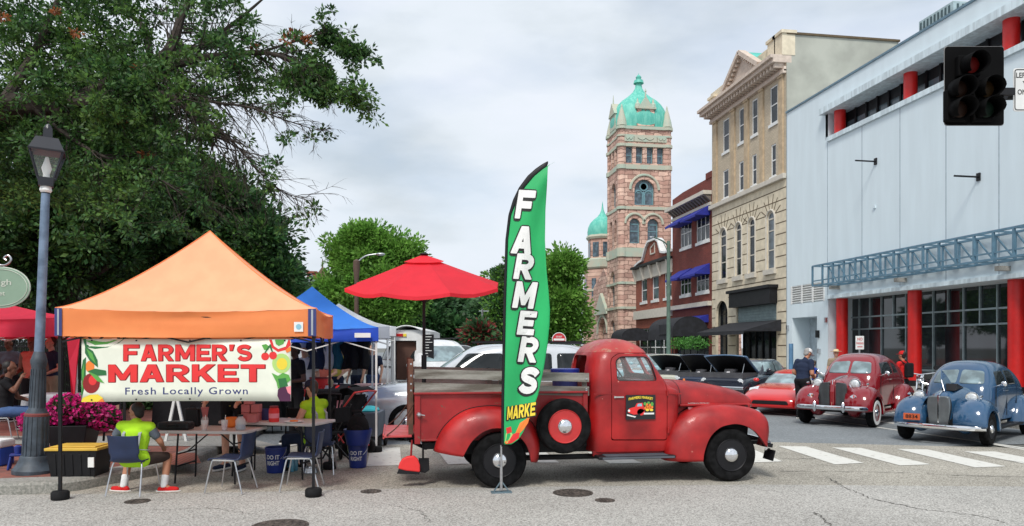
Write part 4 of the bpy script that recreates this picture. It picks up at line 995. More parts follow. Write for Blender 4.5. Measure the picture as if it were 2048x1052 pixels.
# chrome-less window rubber
b = B(); b.tube([(p[0], 8.995 + max(0, (p[1] - 1.3)) * .12, p[1]) for p in grow(wpoly, .01)] + [(wpoly[0][0], 8.995, wpoly[0][1])], .008, 6); b.build('window_seal', m_black, door)
# interior: seat, dash, steering wheel
b = B(); b.box(xr_ + .1, xr_ + .28, VC - .6, VC + .6, .75, 1.22); b.box(xr_ + .1, xr_ + .6, VC - .6, VC + .6, .62, .82); b.build('bench_seat', m_cloth_in, cab, bevel=.04)
b = B(); b.box(xwb - .16, xwb + .0, VC - .62, VC + .62, 1.12, 1.27); b.build('dashboard', m_trd, cab, bevel=.03)
b = B(); c = Vector((xwb - .32, VC + .32, 1.27)); R_ = Matrix.Rotation(radians(-28), 3, 'Y')
b.tube([c + R_ @ Vector((0, cos(2 * pi * k / 24) * .2, sin(2 * pi * k / 24) * .2)) for k in range(25)], .012, 6, cap=False); b.bar(c, c + Vector((.25, 0, -.12)), .03)
for k in range(3): a = k * 2 * pi / 3 + .5; b.bar(c, c + R_ @ Vector((0, cos(a) * .2, sin(a) * .2)), .014)
b.build('steering_wheel', m_black, cab, smooth=True)
# belt crease along the cab and lower sill
b = B()
for v in (8.975, 10.345): b.bar((xr_ + .04, v, 1.118), (X(1362), v, 1.112), .012, .014)
b.build('belt_line', m_tr, cab)
# roof paint cap (chalky, as thin skin)
capb = vloft([s for s in cs if s[0] > 1.64], VC, 72, .002); capb.build('roof_skin', m_roofp, cab, smooth=True, ang=60)
# hood
xh0 = X(1369); zt0 = 1.268
hs_ = [(xh0 - .14, .95, 1.275, .54), (xh0, .95, 1.27, .55), (xh0 + .3, .95, 1.245, .54), (xh0 + .6, .95, 1.20, .52), (xh0 + .85, .95, 1.145, .50), (xh0 + .99, .95, 1.09, .46), (xh0 + 1.06, .94, 1.03, .40), (xh0 + 1.085, .93, .97, .30)]
hood = hloft(hs_, VC, 36, ex=2.9).build('hood', m_tr, TK, smooth=True, ang=50)
# seam between cowl and hood: a thin dark recess band
b = B(); rows = []
for dx in (-.004, .004):
    rows.append([(xh0 + dx, VC + .553 * (cos(pi * k / 36) * (abs(cos(pi * k / 36)) ** 2.9 + abs(sin(pi * k / 36)) ** 2.9) ** (-1 / 2.9)), .95 + .323 * (sin(pi * k / 36) * (abs(cos(pi * k / 36)) ** 2.9 + abs(sin(pi * k / 36)) ** 2.9) ** (-1 / 2.9))) for k in range(37)])
b.grid(rows); b.build('hood_seam', m_black, hood)
# engine side panels below the hood, down to the frame; flatter shelf
b = B(); b.prism([(xh0 - .2, .45), (xh0 + .95, .45), (xh0 + 1.0, .97), (xh0 - .2, .97)], 'y', VC - .50, VC + .50); b.build('engine_side', m_tr, TK, bevel=.03)
b = B()
for s_ in (-1, 1): rows = smooth_list([(xh0 - .02, VC + s_ * .57, .955), (xh0 + .5, VC + s_ * .555, .955), (xh0 + .9, VC + s_ * .50, .95), (xh0 + 1.05, VC + s_ * .40, .94)], 14); b.tube(rows, .018, 8)
b.build('hood_bead', m_tr, hood, smooth=True)
b = B(); b.bar((xh0 - .02, VC - .548, .934), (xh0 + .95, VC - .50, .93), .012, .014); b.build('hood_gap', m_black, hood)
b = B(); x0_, z0_ = XZ(1376, 809, 9.10); textmesh(b, 'INTERNATIONAL', (x0_, 9.10, z0_), (1, 0, 0), (0, 0, 1), .30, .022, off=.03); b.bar((x0_, 9.103, z0_ - .012), (x0_ + .30, 9.103, z0_ - .012), .006)
b.build('hood_lettering', m_chrome, hood)
b = B(); b.bar((x0_, 9.1, z0_ - .045), (x0_ + .06, 9.1, z0_ - .045), .01, .02); b.build('badge', m_chrome, hood)
# grille bars at the nose
b = B()
for i in range(6): z = .62 + i * .055; b.tube(smooth_list([(xh0 + .98, VC - .42, z), (xh0 + 1.08, VC - .2, z), (xh0 + 1.10, VC, z), (xh0 + 1.08, VC + .2, z), (xh0 + .98, VC + .42, z)], 12), .016, 6)
b.build('grille', m_steel, TK, smooth=True)
b = B(); xx, zz_ = XZ(1507, 808, 9.2); b.tube([(xh0 + 1.0, VC - .44, zz_ - .04), (xh0 + 1.09, VC - .3, zz_ - .02), (xh0 + 1.11, VC, zz_)], .022, 8); b.build('nose_trim', m_chrome, TK, smooth=True)
# fenders
FPp = [(1335, 923), (1335.5, 906), (1338, 883), (1347, 860), (1364, 838), (1387, 821), (1414, 813), (1452, 810), (1490, 813), (1520, 821), (1537, 834), (1542, 847), (1542, 864), (1538, 880), (1534, 895)]
FQp = [(1406, 923), (1408, 906), (1414, 887), (1423, 870), (1440, 855), (1459, 849), (1475, 848), (1494, 853), (1511, 864), (1522, 877), (1532, 892)]
RPp = [(868, 904), (875, 879.5), (888, 857), (909, 836), (936, 820.6), (970, 814), (1000.5, 814), (1027, 819), (1054, 834), (1071, 853), (1080, 872), (1082, 898.6), (1078, 924)]
RQp = [(926, 914), (932, 902), (943.5, 883), (962.5, 866), (985, 857), (1008, 857.5), (1031, 868), (1048, 883), (1057.6, 902), (1062, 924)]
for nm, PP, QQ, vin in (('front_fender', FPp, FQp, 9.16), ('rear_fender', RPp, RQp, 9.03)):
    P_ = [XZ(p[0], p[1], 8.90) for p in PP]; Q_ = [XZ(p[0], p[1], 8.81) for p in QQ]
    fo = fender(P_, Q_, 8.80, 9.02, vin).build('fender', m_tr, TK, smooth=True, ang=70, solid=.012)
    b = B(); b.tube([(p[0], vin - .012, p[1] + .002) for p in resample(smooth_list(P_, 40), 30)], .007, 5); b.build('seam_shadow', m_black, fo)  # black tube painted in as the shadow line of the fender gap
    fender(P_, Q_, 2 * VC - 8.80, 2 * VC - 9.02, 2 * VC - vin).build('fender', m_tr, TK, smooth=True, ang=70)
xrw = X(999, 8.85); xfw = X(1462, 8.85)
m_tyre = mat('old_tyre', (0.007, 0.007, 0.0075), rough=.85, var=.5, scale=14, bump=.1, spec=.15)
for x in (xrw, xfw):
    wheel(TK, x, 8.84, zw, zw, .15, -1, m_tyre, rimr=.60, hubr=.29); wheel(TK, x, 2 * VC - 8.84, zw, zw, .15, 1, m_tyre, rimr=.60, hubr=.29)
xsw, zsw = XZ(1130, 853, 8.80); m_redrim = mat('rim_red', (0.5, 0.03, 0.03), rough=.45)
w_ = wheel(TK, xsw, 8.80, zsw, .335, .15, -1, m_tyre, rim=m_redrim, rimr=.60, hubr=.29, name='spare_wheel')
for o in w_.children:
    pass
# inner wheel wells / chassis
b = B(); b.box(xrw - .4, xfw + .35, VC - .38, VC + .38, .36, .50); b.box(xrw - .9, xrw + 1.2, VC - .45, VC + .45, .44, .52)
for x in (xrw, xfw): b.tube([(x, 9.0, zw), (x, 2 * VC - 9.0, zw)], .045, 8)
b.ball((xrw, VC, zw), .14); b.tube([(xrw + .4, VC - .4, .3), (xfw - .5, VC - .4, .3)], .035, 8)
b.box(xfw - .4, xfw + .35, 9.10, 2 * VC - 9.10, .45, .93); b.box(xrw - .42, xrw + .42, 9.06, 2 * VC - 9.06, .5, .62)
b.build('chassis', m_black, TK)
# running board
for s_ in (-1, 1):
    b = B(); va = VC + s_ * .83; vb_ = VC + s_ * .56; x0, z0 = XZ(1197, 917, 8.84); x1, _ = XZ(1352, 917, 8.84); b.box(x0, x1, va, vb_, z0 - .02, z0 + .02)
    o = b.build('running_board', m_black, TK, bevel=.015)
    b = B()
    for i in range(9): b.box(x0 + .1, x1 - .1, va - s_ * (.01 + i * .025), va - s_ * (.02 + i * .025), z0 + .02, z0 + .026)
    b.box(x0 + .05, x1 - .02, va - s_ * .004 + s_ * .004, va + s_ * .004, z0 - .012, z0 + .012); b.build('tread', mat('worn_tread', (.09, .1, .12), rough=.5), o)
    b = B(); b.box(xr_ + .05, X(1352), VC + s_ * .56, VC + s_ * .62, z0 + .0, .40); b.build('sill', m_tr, TK)
# front bumper
b = B(); xb_, zb_ = XZ(1550, 892, 8.85); pts = smooth_list([(xb_ - .12, 8.86, zb_), (xb_ - .02, 8.95, zb_), (xb_ + .05, 9.2, zb_), (xb_ + .07, VC, zb_), (xb_ + .05, 2 * VC - 9.2, zb_), (xb_ - .12, 2 * VC - 8.86, zb_)], 24)
b.grid([[(p[0] + dx, p[1], p[2] + dz) for dx, dz in ((0, -.055), (.02, -.035), (.025, .0), (.02, .035), (0, .055), (-.01, .05), (-.01, -.05))] for p in pts], closed=True, capends=True); b.build('bumper', m_chrome, TK, smooth=True)
b = B(); b.bar((xfw + .2, VC - .35, .43), (xb_ + .05, VC - .35, .43), .05); b.bar((xfw + .2, VC + .35, .43), (xb_ + .05, VC + .35, .43), .05); b.bar((xb_ - .14, 8.88, .46), (xb_ - .02, 8.9, zb_), .05); b.build('bumper_bracket', m_black, TK)
b = B(); x0, z0 = XZ(1546, 911, 8.9); b.obox((x0, 9.0, z0), (.015, .25, .14), ry=.25); b.build('front_plate', m_black, TK)
for s_ in (-1, 1):      # headlamps in the front fenders
    b = B(); b.lathe([(.085, -.12), (.09, .0), (.075, .02), (.0, .035)], (X(1524, 8.98), VC + s_ * .55, .80), axis='x', n=20); b.build('headlight', m_chrome, TK, smooth=True)
# bed
xb0 = X(829, 9.02); xb1 = xr_ - .03; zft = .64; zst = Z(829, 789, 9.02); zsb = Z(829, 883, 9.02)
b = B()
for s_ in (-1, 1):
    va, vb_ = VC + s_ * .64, VC + s_ * .60; b.box(xb0, xb1, va, vb_, zsb, zst); b.box(xb0 - .01, xb1, VC + s_ * .685, VC + s_ * .59, zst, zst + .025)
    b.box(xb0, xb0 + .07, VC + s_ * .665, VC + s_ * .60, zsb - .03, zst - .001); b.box(xb1 - .06, xb1, VC + s_ * .665, VC + s_ * .60, zsb, zst - .001)
    b.box(xb0 + .071, xb1 - .061, VC + s_ * .655, VC + s_ * .64, zsb + .001, zsb + .03)
b.box(xb1 - .04, xb1, VC - .6, VC + .6, zft, zst); b.box(xb0, xb1, VC - .6, VC + .6, zft - .04, zft)
b.build('bed', m_trd, TK, bevel=.006)
b = B(); b.box(xb0 - .38, xb0 - .03, VC - .60, VC + .60, zft - .03, zft + .0); b.box(xb0 - .38, xb0 - .36, VC - .6, VC + .6, zft - .045, zft + .015); b.build('tailgate', rustpaint('tailgate_paint', (.44, .03, .035), (.56, .10, .10), (.25, .12, .1)), TK, bevel=.006)
for s_ in (-1, 1):
    b = B(); p = Vector((xb0 - .33, VC + s_ * .61, zft)); q = Vector((xb0 + .0, VC + s_ * .61, zst - .10)); n = 26
    for i in range(n):
        f = (i + .5) / n; c = p.lerp(q, f) - Vector((0, 0, .05 * sin(pi * f))); d = (q - p).normalized() * .013
        b.tube([c - d, c + d], .0065 if i % 2 else .008, 5)
    b.build('tailgate_chain', mat('rusty_chain', srgb(90, 60, 50), rough=.8, metal=.4), TK)
# corner stakes, boards and bolts
m_stake = mat('brown_stake', srgb(112, 72, 58), rough=.9, scale=5, col2=srgb(84, 62, 50), bump=.3)
zb1 = Z(829, 738, 9.02); 
for s_ in (-1, 1):
    vb0 = VC + s_ * .605
    for px in (822, 1004, 1172):
        x = X(px, 9.02); b = B(); top = Z(822, 718, 9.02) if px == 822 else Z(px, 748, 9.02); b.box(x - .03, x + .03, vb0 - s_ * .03, vb0 - s_ * .075, zft, top); o = b.build('stake', m_stake if px == 822 else m_wood, TK, bevel=.004)
        b = B()
        for k, z in enumerate((top - .06, top - .2, top - .3, zst + .05)):
            if z < top: b.lathe([(.012, 0), (.012, -s_ * -.01)], (x, VC + s_ * .65, z), axis='y', n=8)
        b.build('bolts', m_steel, o)
    for (ya, yb_) in ((738, 757), (765, 785)):
        x0, z0t = XZ(829, ya, 9.02); _, z0b = XZ(829, yb_, 9.02); x1, z1t = XZ(1178, ya + 8.5, 9.02); _, z1b = XZ(1178, yb_ + 6.5, 9.02)
        b = B(); n = 10; rows = []
        for i in range(n + 1):
            f = i / n; zt_ = z0t + (z1t - z0t) * f + rnd.uniform(-.002, .002); zb__ = z0b + (z1b - z0b) * f + rnd.uniform(-.002, .002); x = x0 + (x1 - x0) * f; va = VC + s_ * .645; vb_ = VC + s_ * .62
            rows.append([(x, va, zb__), (x, va, zt_), (x, vb_, zt_), (x, vb_, zb__)])
        b.grid(rows, closed=True, capends=True); b.build('stake_board', m_wood, TK)
b = B(); x, z = XZ(838, 829, 9.0); b.lathe([(.03, .0), (.03, -.03), (.018, -.05), (.0, -.055)], (x, 9.0, z), axis='y', n=14); b.bar((x + .02, 8.965, z), (x + .07, 8.965, z - .01), .012); b.build('tailgate_latch', m_steel, TK)
b = B(); b.bar((xb0 - .05, 9.15, .56), (xb0 + .15, 9.3, .44), .04); b.bar((xb0 - .1, VC - .5, .58), (xb0 - .1, VC + .5, .58), .03); b.build('hitch', m_black, TK)
# door sign (a printed board; the artwork is a generic old truck with produce)
def flatpoly(b, pts, f): b.add([f(*p) for p in pts], [tuple(range(len(pts)))])
def inkmap(x0, x1, z0, z1, v):   # unit square -> board facing -y
    return lambda u, w, l=0: (x0 + (x1 - x0) * u, v - l, z0 + (z1 - z0) * w)
x0, z1 = XZ(1251, 790, 8.97); x1, z0 = XZ(1310, 838, 8.97)
b = B(); b.box(x0, x1, 8.950, 8.962, z0, z1); sg = b.build('door_sign', mat('sign_black', (.012, .014, .016), rough=.5), door)
im = inkmap(x0, x1, z0, z1, 8.949)
def ellipse(cx, cy, rx, ry, n=16): return [(cx + rx * cos(2 * pi * k / n), cy + ry * sin(2 * pi * k / n)) for k in range(n)]
inks = {n: mat('ink_' + n, c, rough=.6, var=.04, scale=6) for n, c in dict(red=(.75, .03, .03), darkred=(.25, .008, .01), white=(.8, .8, .78), green=(.10, .36, .06), dgreen=(.02, .15, .04), yellow=(.85, .65, .05), orange=(.85, .22, .03), pink=(.85, .25, .3), purple=(.07, .01, .05), navy=(.03, .04, .16), cream=(.78, .80, .68), lime=(.45, .68, .2), cyan=(.25, .5, .62), black=(.01, .01, .01)).items()}
def ink(par, colour, polys, f, lift=.001, name='print'):
    b = B()
    for p in polys: flatpoly(b, [(u, w, lift) for u, w in p], f)
    return b.build(name, inks[colour], par, recalc=False)
b = B(); textmesh(b, 'FARMERS MARKET', (0, 0, 0), (1, 0, 0), (0, 1, 0), 1, .12, off=.03)
b.v = [im(.09 + u * .82, .78 + w * .9 + .07 * sin(pi * u), .0012) for u, w, _ in b.v]; b.build('print', inks['yellow'], sg, recalc=False)
ink(sg, 'red', [[(.06, .30), (.10, .45), (.30, .52), (.36, .66), (.56, .68), (.60, .5), (.62, .34), (.50, .22), (.25, .2)], ellipse(.5, .3, .13, .14)], im)
ink(sg, 'cyan', [[(.37, .53), (.40, .64), (.53, .65), (.54, .54)]], im, .0016)
ink(sg, 'white', [[(.03, .22), (.03, .16), (.3, .08), (.34, .12)], [(.6, .2), (.95, .2), (.95, .27), (.6, .27)], ellipse(.10, .36, .04, .05, 10)], im, .0016)
ink(sg, 'orange', [ellipse(.66 + i * .07, .46 + .04 * (i % 2), .05, .07, 10) for i in range(4)] + [ellipse(.7, .6, .05, .06, 10), ellipse(.82, .58, .05, .06, 10)], im)
ink(sg, 'green', [ellipse(.64, .64, .05, .07, 10), ellipse(.88, .62, .05, .09, 10), ellipse(.76, .68, .05, .05, 10)], im, .0014)
ink(sg, 'black', [ellipse(.44, .16, .05, .08, 14)], im, .002); ink(sg, 'yellow', [ellipse(.72, .38, .06, .05, 10), ellipse(.86, .38, .06, .05, 10)], im, .0014)
# things in and on the truck
t = thing('storage_tub', 'blue plastic tub with lid standing in the truck bed behind the cab', 'tub', (X(1130, 9.5), 9.5, zft))
b = B(); b.lathe([(.14, 0), (.17, .68)], (X(1130, 9.5), 9.5, zft), n=24); b.build('tub', inks['navy'], t, smooth=True)
b = B(); x_, zt_ = XZ(1130, 737, 9.5); b.lathe([(.19, zt_ - .05), (.19, zt_ - .005), (.17, zt_)], (x_, 9.5, 0), n=24); b.build('lid', mat('lid_blue', (.01, .03, .3), rough=.4), t, smooth=True, ang=30)
# broom and shovel hanging under the tailgate
xs, zs_ = atv(818, 925, 9.1)
t = thing('hand_broom', 'red-bodied dustpan brush hanging below the open tailgate', 'broom', (xs, 9.1, zs_))
P2 = lambda px, py, v=9.1: (atv(px, py, v)[0], atv(px, py, v)[1])
b = B(); b.prism([P2(*p) for p in ((796, 937), (799, 926), (805, 917), (815, 912), (828, 911), (836, 918), (840, 930), (840, 944), (812, 941))], 'y', 9.07, 9.13); b.build('head', inks['red'], t, bevel=.015)
b = B(); b.tube([(P2(822, 912)[0], 9.1, P2(822, 912)[1]), (P2(824, 880)[0], 9.1, P2(824, 880)[1])], .012, 8); b.build('handle', inks['darkred'], t, smooth=True)
b = B(); b.prism([P2(*p) for p in ((794, 947), (798, 937), (812, 941), (840, 944), (838, 948))], 'y', 9.075, 9.125); b.build('bristles', m_black, t)
t = thing('hand_shovel', 'small black shovel hanging beside the red broom', 'shovel', (P2(848, 940, 9.2)[0], 9.2, .3))
b = B(); b.prism([P2(*p, 9.2) for p in ((837, 916), (858, 916), (859, 940), (850, 946), (838, 943))], 'y', 9.19, 9.21); b.build('blade', m_black, t)
b = B(); x0_, z0_ = P2(846, 916, 9.2); b.tube([(x0_, 9.2, z0_), (x0_, 9.2, Z(846, 884, 9.2))], .012, 8); b.build('handle', m_black, t)
# ================================================================== red market umbrella in the bed
m_umb = mat('umbrella_red', (0.92, 0.035, 0.06), rough=.75, var=.04, transl=.4)
ux, uv = W(848, 9.75); ut = thing('market_umbrella', 'open red market umbrella standing in the pick-up truck bed', 'umbrella', (ux, uv, zft))
zc_ = zz(513, 9.75); ze_ = zz(574, 9.75); R_u = 1.06
tilt = Matrix.Rotation(radians(10), 3, Vector((RT[0], RT[1], 0)))
def UP(r, a, dz): return tuple(Vector((ux, uv, zc_)) + tilt @ Vector((r * cos(a), r * sin(a), dz)))
b = B(); n = 8; rows = []
for i in range(9):
    f = i / 8 * .995 + .0; rows.append([])
    for k in range(n * 4):
        a = 2 * pi * k / (n * 4) + .25; kk = (k % 4) / 4; c_ = cos(pi / n) / cos((kk - .5) * 2 * pi / n); sag = .05 * f * sin(pi * kk)
        rr = R_u * f * c_ * (1 - .02 * sin(pi * kk) * f); rows[-1].append(UP(rr, a, -(zc_ - ze_) * (f ** .92) - sag * f + .02))
b.grid(rows, closed=True)
rim = rows[-1]; b.grid([rim, [(p[0], p[1], p[2] - .045) for p in rim]], closed=True); b.build('canopy', m_umb, ut, smooth=True, ang=14)
b = B(); rows = []
for i in range(4):
    f = i / 3 * .26; rows.append([UP(R_u * f * cos(pi / n) / cos(((k % 4) / 4 - .5) * 2 * pi / n), 2 * pi * k / (n * 4) + .25, -(zc_ - ze_) * f * .9 + .028) for k in range(n * 4)])
b.grid(rows, closed=True); b.build('vent', m_umb, ut, smooth=True, ang=14)
b = B(); b.tube([(ux, uv, zft), (ux, uv, 1.45)], .028, 10); b.tube([(ux, uv, 1.45), UP(0, 0, 0)], .02, 10); b.lathe([(.035, 0), (.035, .25)], (ux, uv, 1.35), n=12); b.build('pole', m_black, ut, smooth=True)
b = B(); b.ball(UP(0, 0, .03), (.06, .06, .02)); b.build('finial', m_black, ut, smooth=True)
for k in range(n):
    a = 2 * pi * k / n + .25; b = B(); b.bar(UP(.02, a, -.03), UP(R_u * .98, a, -(zc_ - ze_) * .98 - .01), .014); b.bar(UP(.03, a, -.6), UP(R_u * .5, a, -.25), .011); b.build('rib', m_black, ut)
# ================================================================== feather flag
FL = [(893, 1002.5), (800, 1003), (700, 1005), (600, 1007), (540, 1009), (480, 1011), (430, 1017), (400, 1026), (375, 1038), (352, 1055), (336, 1073), (327, 1087), (323, 1095)]
FR = [(893, 1006), (889, 1022), (880, 1036), (865, 1046), (830, 1062), (790, 1076), (740, 1087), (690, 1095), (650, 1099), (620, 1100), (580, 1097), (540, 1093), (480, 1090), (420, 1091), (370, 1094), (340, 1095.5), (323, 1096)]
def ip(T, y):
    T = sorted(T); 
    if y <= T[0][0]: return T[0][1]
    for a, c in zip(T[:-1], T[1:]):
        if y <= c[0]: return a[1] + (c[1] - a[1]) * (y - a[0]) / (c[0] - a[0])
    return T[-1][1]
YF = 8.66
def fpt(px, py, lift=0):
    xl = ip(FL, py); xr2 = max(ip(FR, py), xl + 1); a = (px - xl) / 90; w_ = .035 * sin(a * 7 + py * .006) * min(1, a * 1.5) + .05 * a * sin(py * .009 + 1) + .006 * sin(px * .12 + py * .02) * min(1, a * 2)
    Y = YF + w_ - lift; x, y = W(px, Y); return (x, y, zz(py, Y))
t = thing('feather_flag', 'tall green feather flag reading FARMERS MARKET in front of the truck', 'flag', W(1002, YF) + (0,))
def slv(py): return 4.5 if py > 430 else 4.5 + (430 - py) * .11
b = B(); rows = []
for i in range(121):
    py = 324 + (889 - 324) * i / 120; xl = ip(FL, py) + slv(py); xr2 = max(ip(FR, py), xl + .2); rows.append([fpt(xl + (xr2 - xl) * k / 24, py) for k in range(25)])
b.grid(rows); 
m_flag = mat('flag_green', (0.03, 0.54, 0.17), rough=.6, var=.12, scale=1.2, transl=.25)
fl = b.build('cloth', m_flag, t, smooth=True, solid=.002)
b = B(); rows = []
for i in range(121):
    py = 323 + (893 - 323) * i / 120; xl = ip(FL, py); xr2 = min(xl + slv(py) + .4, max(ip(FR, py), xl + .3)); rows.append([fpt(xl + (xr2 - xl) * k / 4, py, .006 * sin(pi * k / 4) + .002) for k in range(5)])
b.grid(rows); b.build('pole_sleeve', m_black, t, smooth=True, solid=.004)
b = B(); px_, py_ = W(1002.5, YF + .005); b.tube([(px_, py_, .03), (px_, py_, zz(890, YF))], .013, 10); b.tube([(px_, py_, .03), (px_, py_, .30)], .018, 10); b.build('pole', m_steel, t, smooth=True)
b = B()
for s_ in (-1, 1): b.bar((px_, py_, .14), (px_ + s_ * .085, py_, .02), .014)
b.box(px_ - .12, px_ + .12, py_ - .05, py_ + .05, .001, .016); b.build('foot', mat('galvanised', srgb(110, 130, 140), rough=.5, metal=.4), t)
def subdiv(b, cuts=2):
    me = bpy.data.meshes.new('x'); me.from_pydata(b.v, [], b.f); bm = bmesh.new(); bm.from_mesh(me); bmesh.ops.triangulate(bm, faces=bm.faces)
    bmesh.ops.subdivide_edges(bm, edges=bm.edges, cuts=cuts, use_grid_fill=True); bm.to_mesh(me); bm.free(); b.v = [tuple(v.co) for v in me.vertices]; b.f = [tuple(p.vertices) for p in me.polygons]; b.m = [0] * len(b.f); bpy.data.meshes.remove(me)
_t = .27
def _mir(P): return [(1 - x, y) for x, y in P]
def _stroke(P, h):
    L_, R_ = [], []
    for i, p in enumerate(P):
        a = P[max(i - 1, 0)]; c = P[min(i + 1, len(P) - 1)]; d = Vector((c[0] - a[0], c[1] - a[1])).normalized(); L_.append((p[0] - d.y * h, p[1] + d.x * h)); R_.append((p[0] + d.y * h, p[1] - d.x * h))
    return [[L_[i], L_[i + 1], R_[i + 1], R_[i]] for i in range(len(P) - 1)]
_A = [(0, 0), (.28, 0), (.35, .20), (.5, .20), (.5, .40), (.42, .40), (.5, .66), (.5, 1), (.33, 1)]
GL = {'F': [[(0, 0), (_t, 0), (_t, .38), (.85, .38), (.85, .6), (_t, .6), (_t, .78), (1, .78), (1, 1), (0, 1)]], 'A': [_A, _mir(_A)],
 'E': [[(0, 0), (1, 0), (1, .22), (_t, .22), (_t, .39), (.88, .39), (.88, .61), (_t, .61), (_t, .78), (1, .78), (1, 1), (0, 1)]], 'T': [[(.36, 0), (.64, 0), (.64, .77), (1, .77), (1, 1), (0, 1), (0, .77), (.36, .77)]],
 'M': [[(0, 0), (.22, 0), (.22, .58), (.42, .12), (.58, .12), (.78, .58), (.78, 0), (1, 0), (1, 1), (.77, 1), (.5, .42), (.23, 1), (0, 1)]], 'K': [[(0, 0), (_t, 0), (_t, 1), (0, 1)], [(_t, .28), (_t, .60), (.64, 1), (1, 1), (.58, .54), (1, 0), (.66, 0), (.38, .38)]],
 'R': [[(0, 0), (_t, 0), (_t, 1), (0, 1)], [(_t, .80), (.52, .80), (.52, 1), (_t, 1)], [(_t, .36), (.52, .36), (.52, .56), (_t, .56)], [(.36, .40), (.66, .40), (1, 0), (.68, 0)]] + [[(.52 + .46 * cos(a), .68 + .32 * sin(a)), (.52 + .46 * cos(c), .68 + .32 * sin(c)), (.52 + .2 * cos(c), .68 + .12 * sin(c)), (.52 + .2 * cos(a), .68 + .12 * sin(a))] for a, c in [(-pi / 2 + pi * k / 8, -pi / 2 + pi * (k + 1) / 8) for k in range(8)]],
 'S': _stroke([(.5 + .36 * cos(radians(a)), .71 + .18 * sin(radians(a))) for a in range(20, 261, 20)] + [(.5 + .36 * cos(radians(a)), .31 + .20 * sin(radians(a))) for a in range(80, -161, -20)], .115), "'": [[(.2, .62), (.6, .62), (.9, 1), (.1, 1)]]}
def blockword(b, s, gap=.12, e=0, wd=None, hh=1.0):
    """own bold capitals filling the unit square; e thickens them for an outline"""
    wd = wd or {}; W_ = [wd.get(c, 1.0) for c in s]; tot = sum(W_) + gap * (len(s) - 1); x = 0
    for c, w in zip(s, W_):
        for ex, ey in ([(0, 0)] if not e else [(e * cos(a), e * hh * sin(a)) for a in [pi / 4 * k for k in range(8)]]):
            for P in GL[c]: b.add([((x + px * w) / tot + ex, py + ey, 0) for px, py in P], [tuple(range(len(P)))])
        x += w + gap
def flagtext(ch, cx, cy, w, h, rot, par, colour, off=0, shear=.0, lift=.004, dx=0, dy=0):
    b = B(); blockword(b, ch, .1, off); b.v = [(x - .5 + (y - .5) * shear, y - .5, 0) for x, y, _ in b.v]; subdiv(b, 2 if len(ch) > 1 else 1)
    vs = []
    for u, v_, _ in b.v:
        X_ = u * w; Y_ = v_ * h; c_, s_ = cos(rot), sin(rot); vs.append(fpt(cx + dx + X_ * c_ - Y_ * s_, cy + dy - (X_ * s_ + Y_ * c_), lift))
    b.v = vs; return b.build('lettering', inks[colour], par, recalc=False)
mlil = inks['white']
FT = [('F', 1050, 409, 36, 56), ('A', 1045, 480, 42, 54), ('R', 1048, 533, 38, 50), ('M', 1049, 590, 44, 52), ('E', 1053, 646, 35, 47), ('R', 1057, 699, 38, 50), ('S', 1057, 761, 40, 53)]
for ch, cx_, cy_, w_, h_ in FT:
    r_ = -.06 if ch != 'S' else -.15
    flagtext(ch, cx_ + 1, cy_, w_ * .92, h_ * .98, r_, fl, 'black', off=.10, shear=.16, lift=.007, dx=-.6, dy=1.5)
    flagtext(ch, cx_ + 1, cy_, w_ * .92, h_ * .98, r_, fl, 'white', off=.025, shear=.16, lift=.013)
flagtext('MARKE', 1043, 822, 58, 27, .16, fl, 'black', off=.035, shear=.1, lift=.007, dy=1)
flagtext('MARKE', 1043, 822, 57, 26, .16, fl, 'yellow', off=0, shear=.1, lift=.013)
def fpoly(colour, pts, lift=.0045): b = B(); b.add([fpt(p[0], p[1], lift) for p in pts], [tuple(range(len(pts)))]); b.build('print', inks[colour], fl, recalc=False)
fpoly('orange', [(1040, 846), (1052, 838), (1060, 832), (1056, 846), (1048, 858), (1040, 866), (1030, 868)], .0035); fpoly('red', [(1012, 856), (1022, 853), (1024, 864), (1014, 868)], .0035)
fpoly('lime', [(1012, 866), (1024, 866), (1030, 880), (1016, 886), (1010, 884)], .003); fpoly('red', [(1026, 868), (1040, 864), (1038, 876), (1024, 886), (1014, 888)], .0035); fpoly('orange', [(1009, 884), (1018, 880), (1026, 884), (1012, 888)], .004)
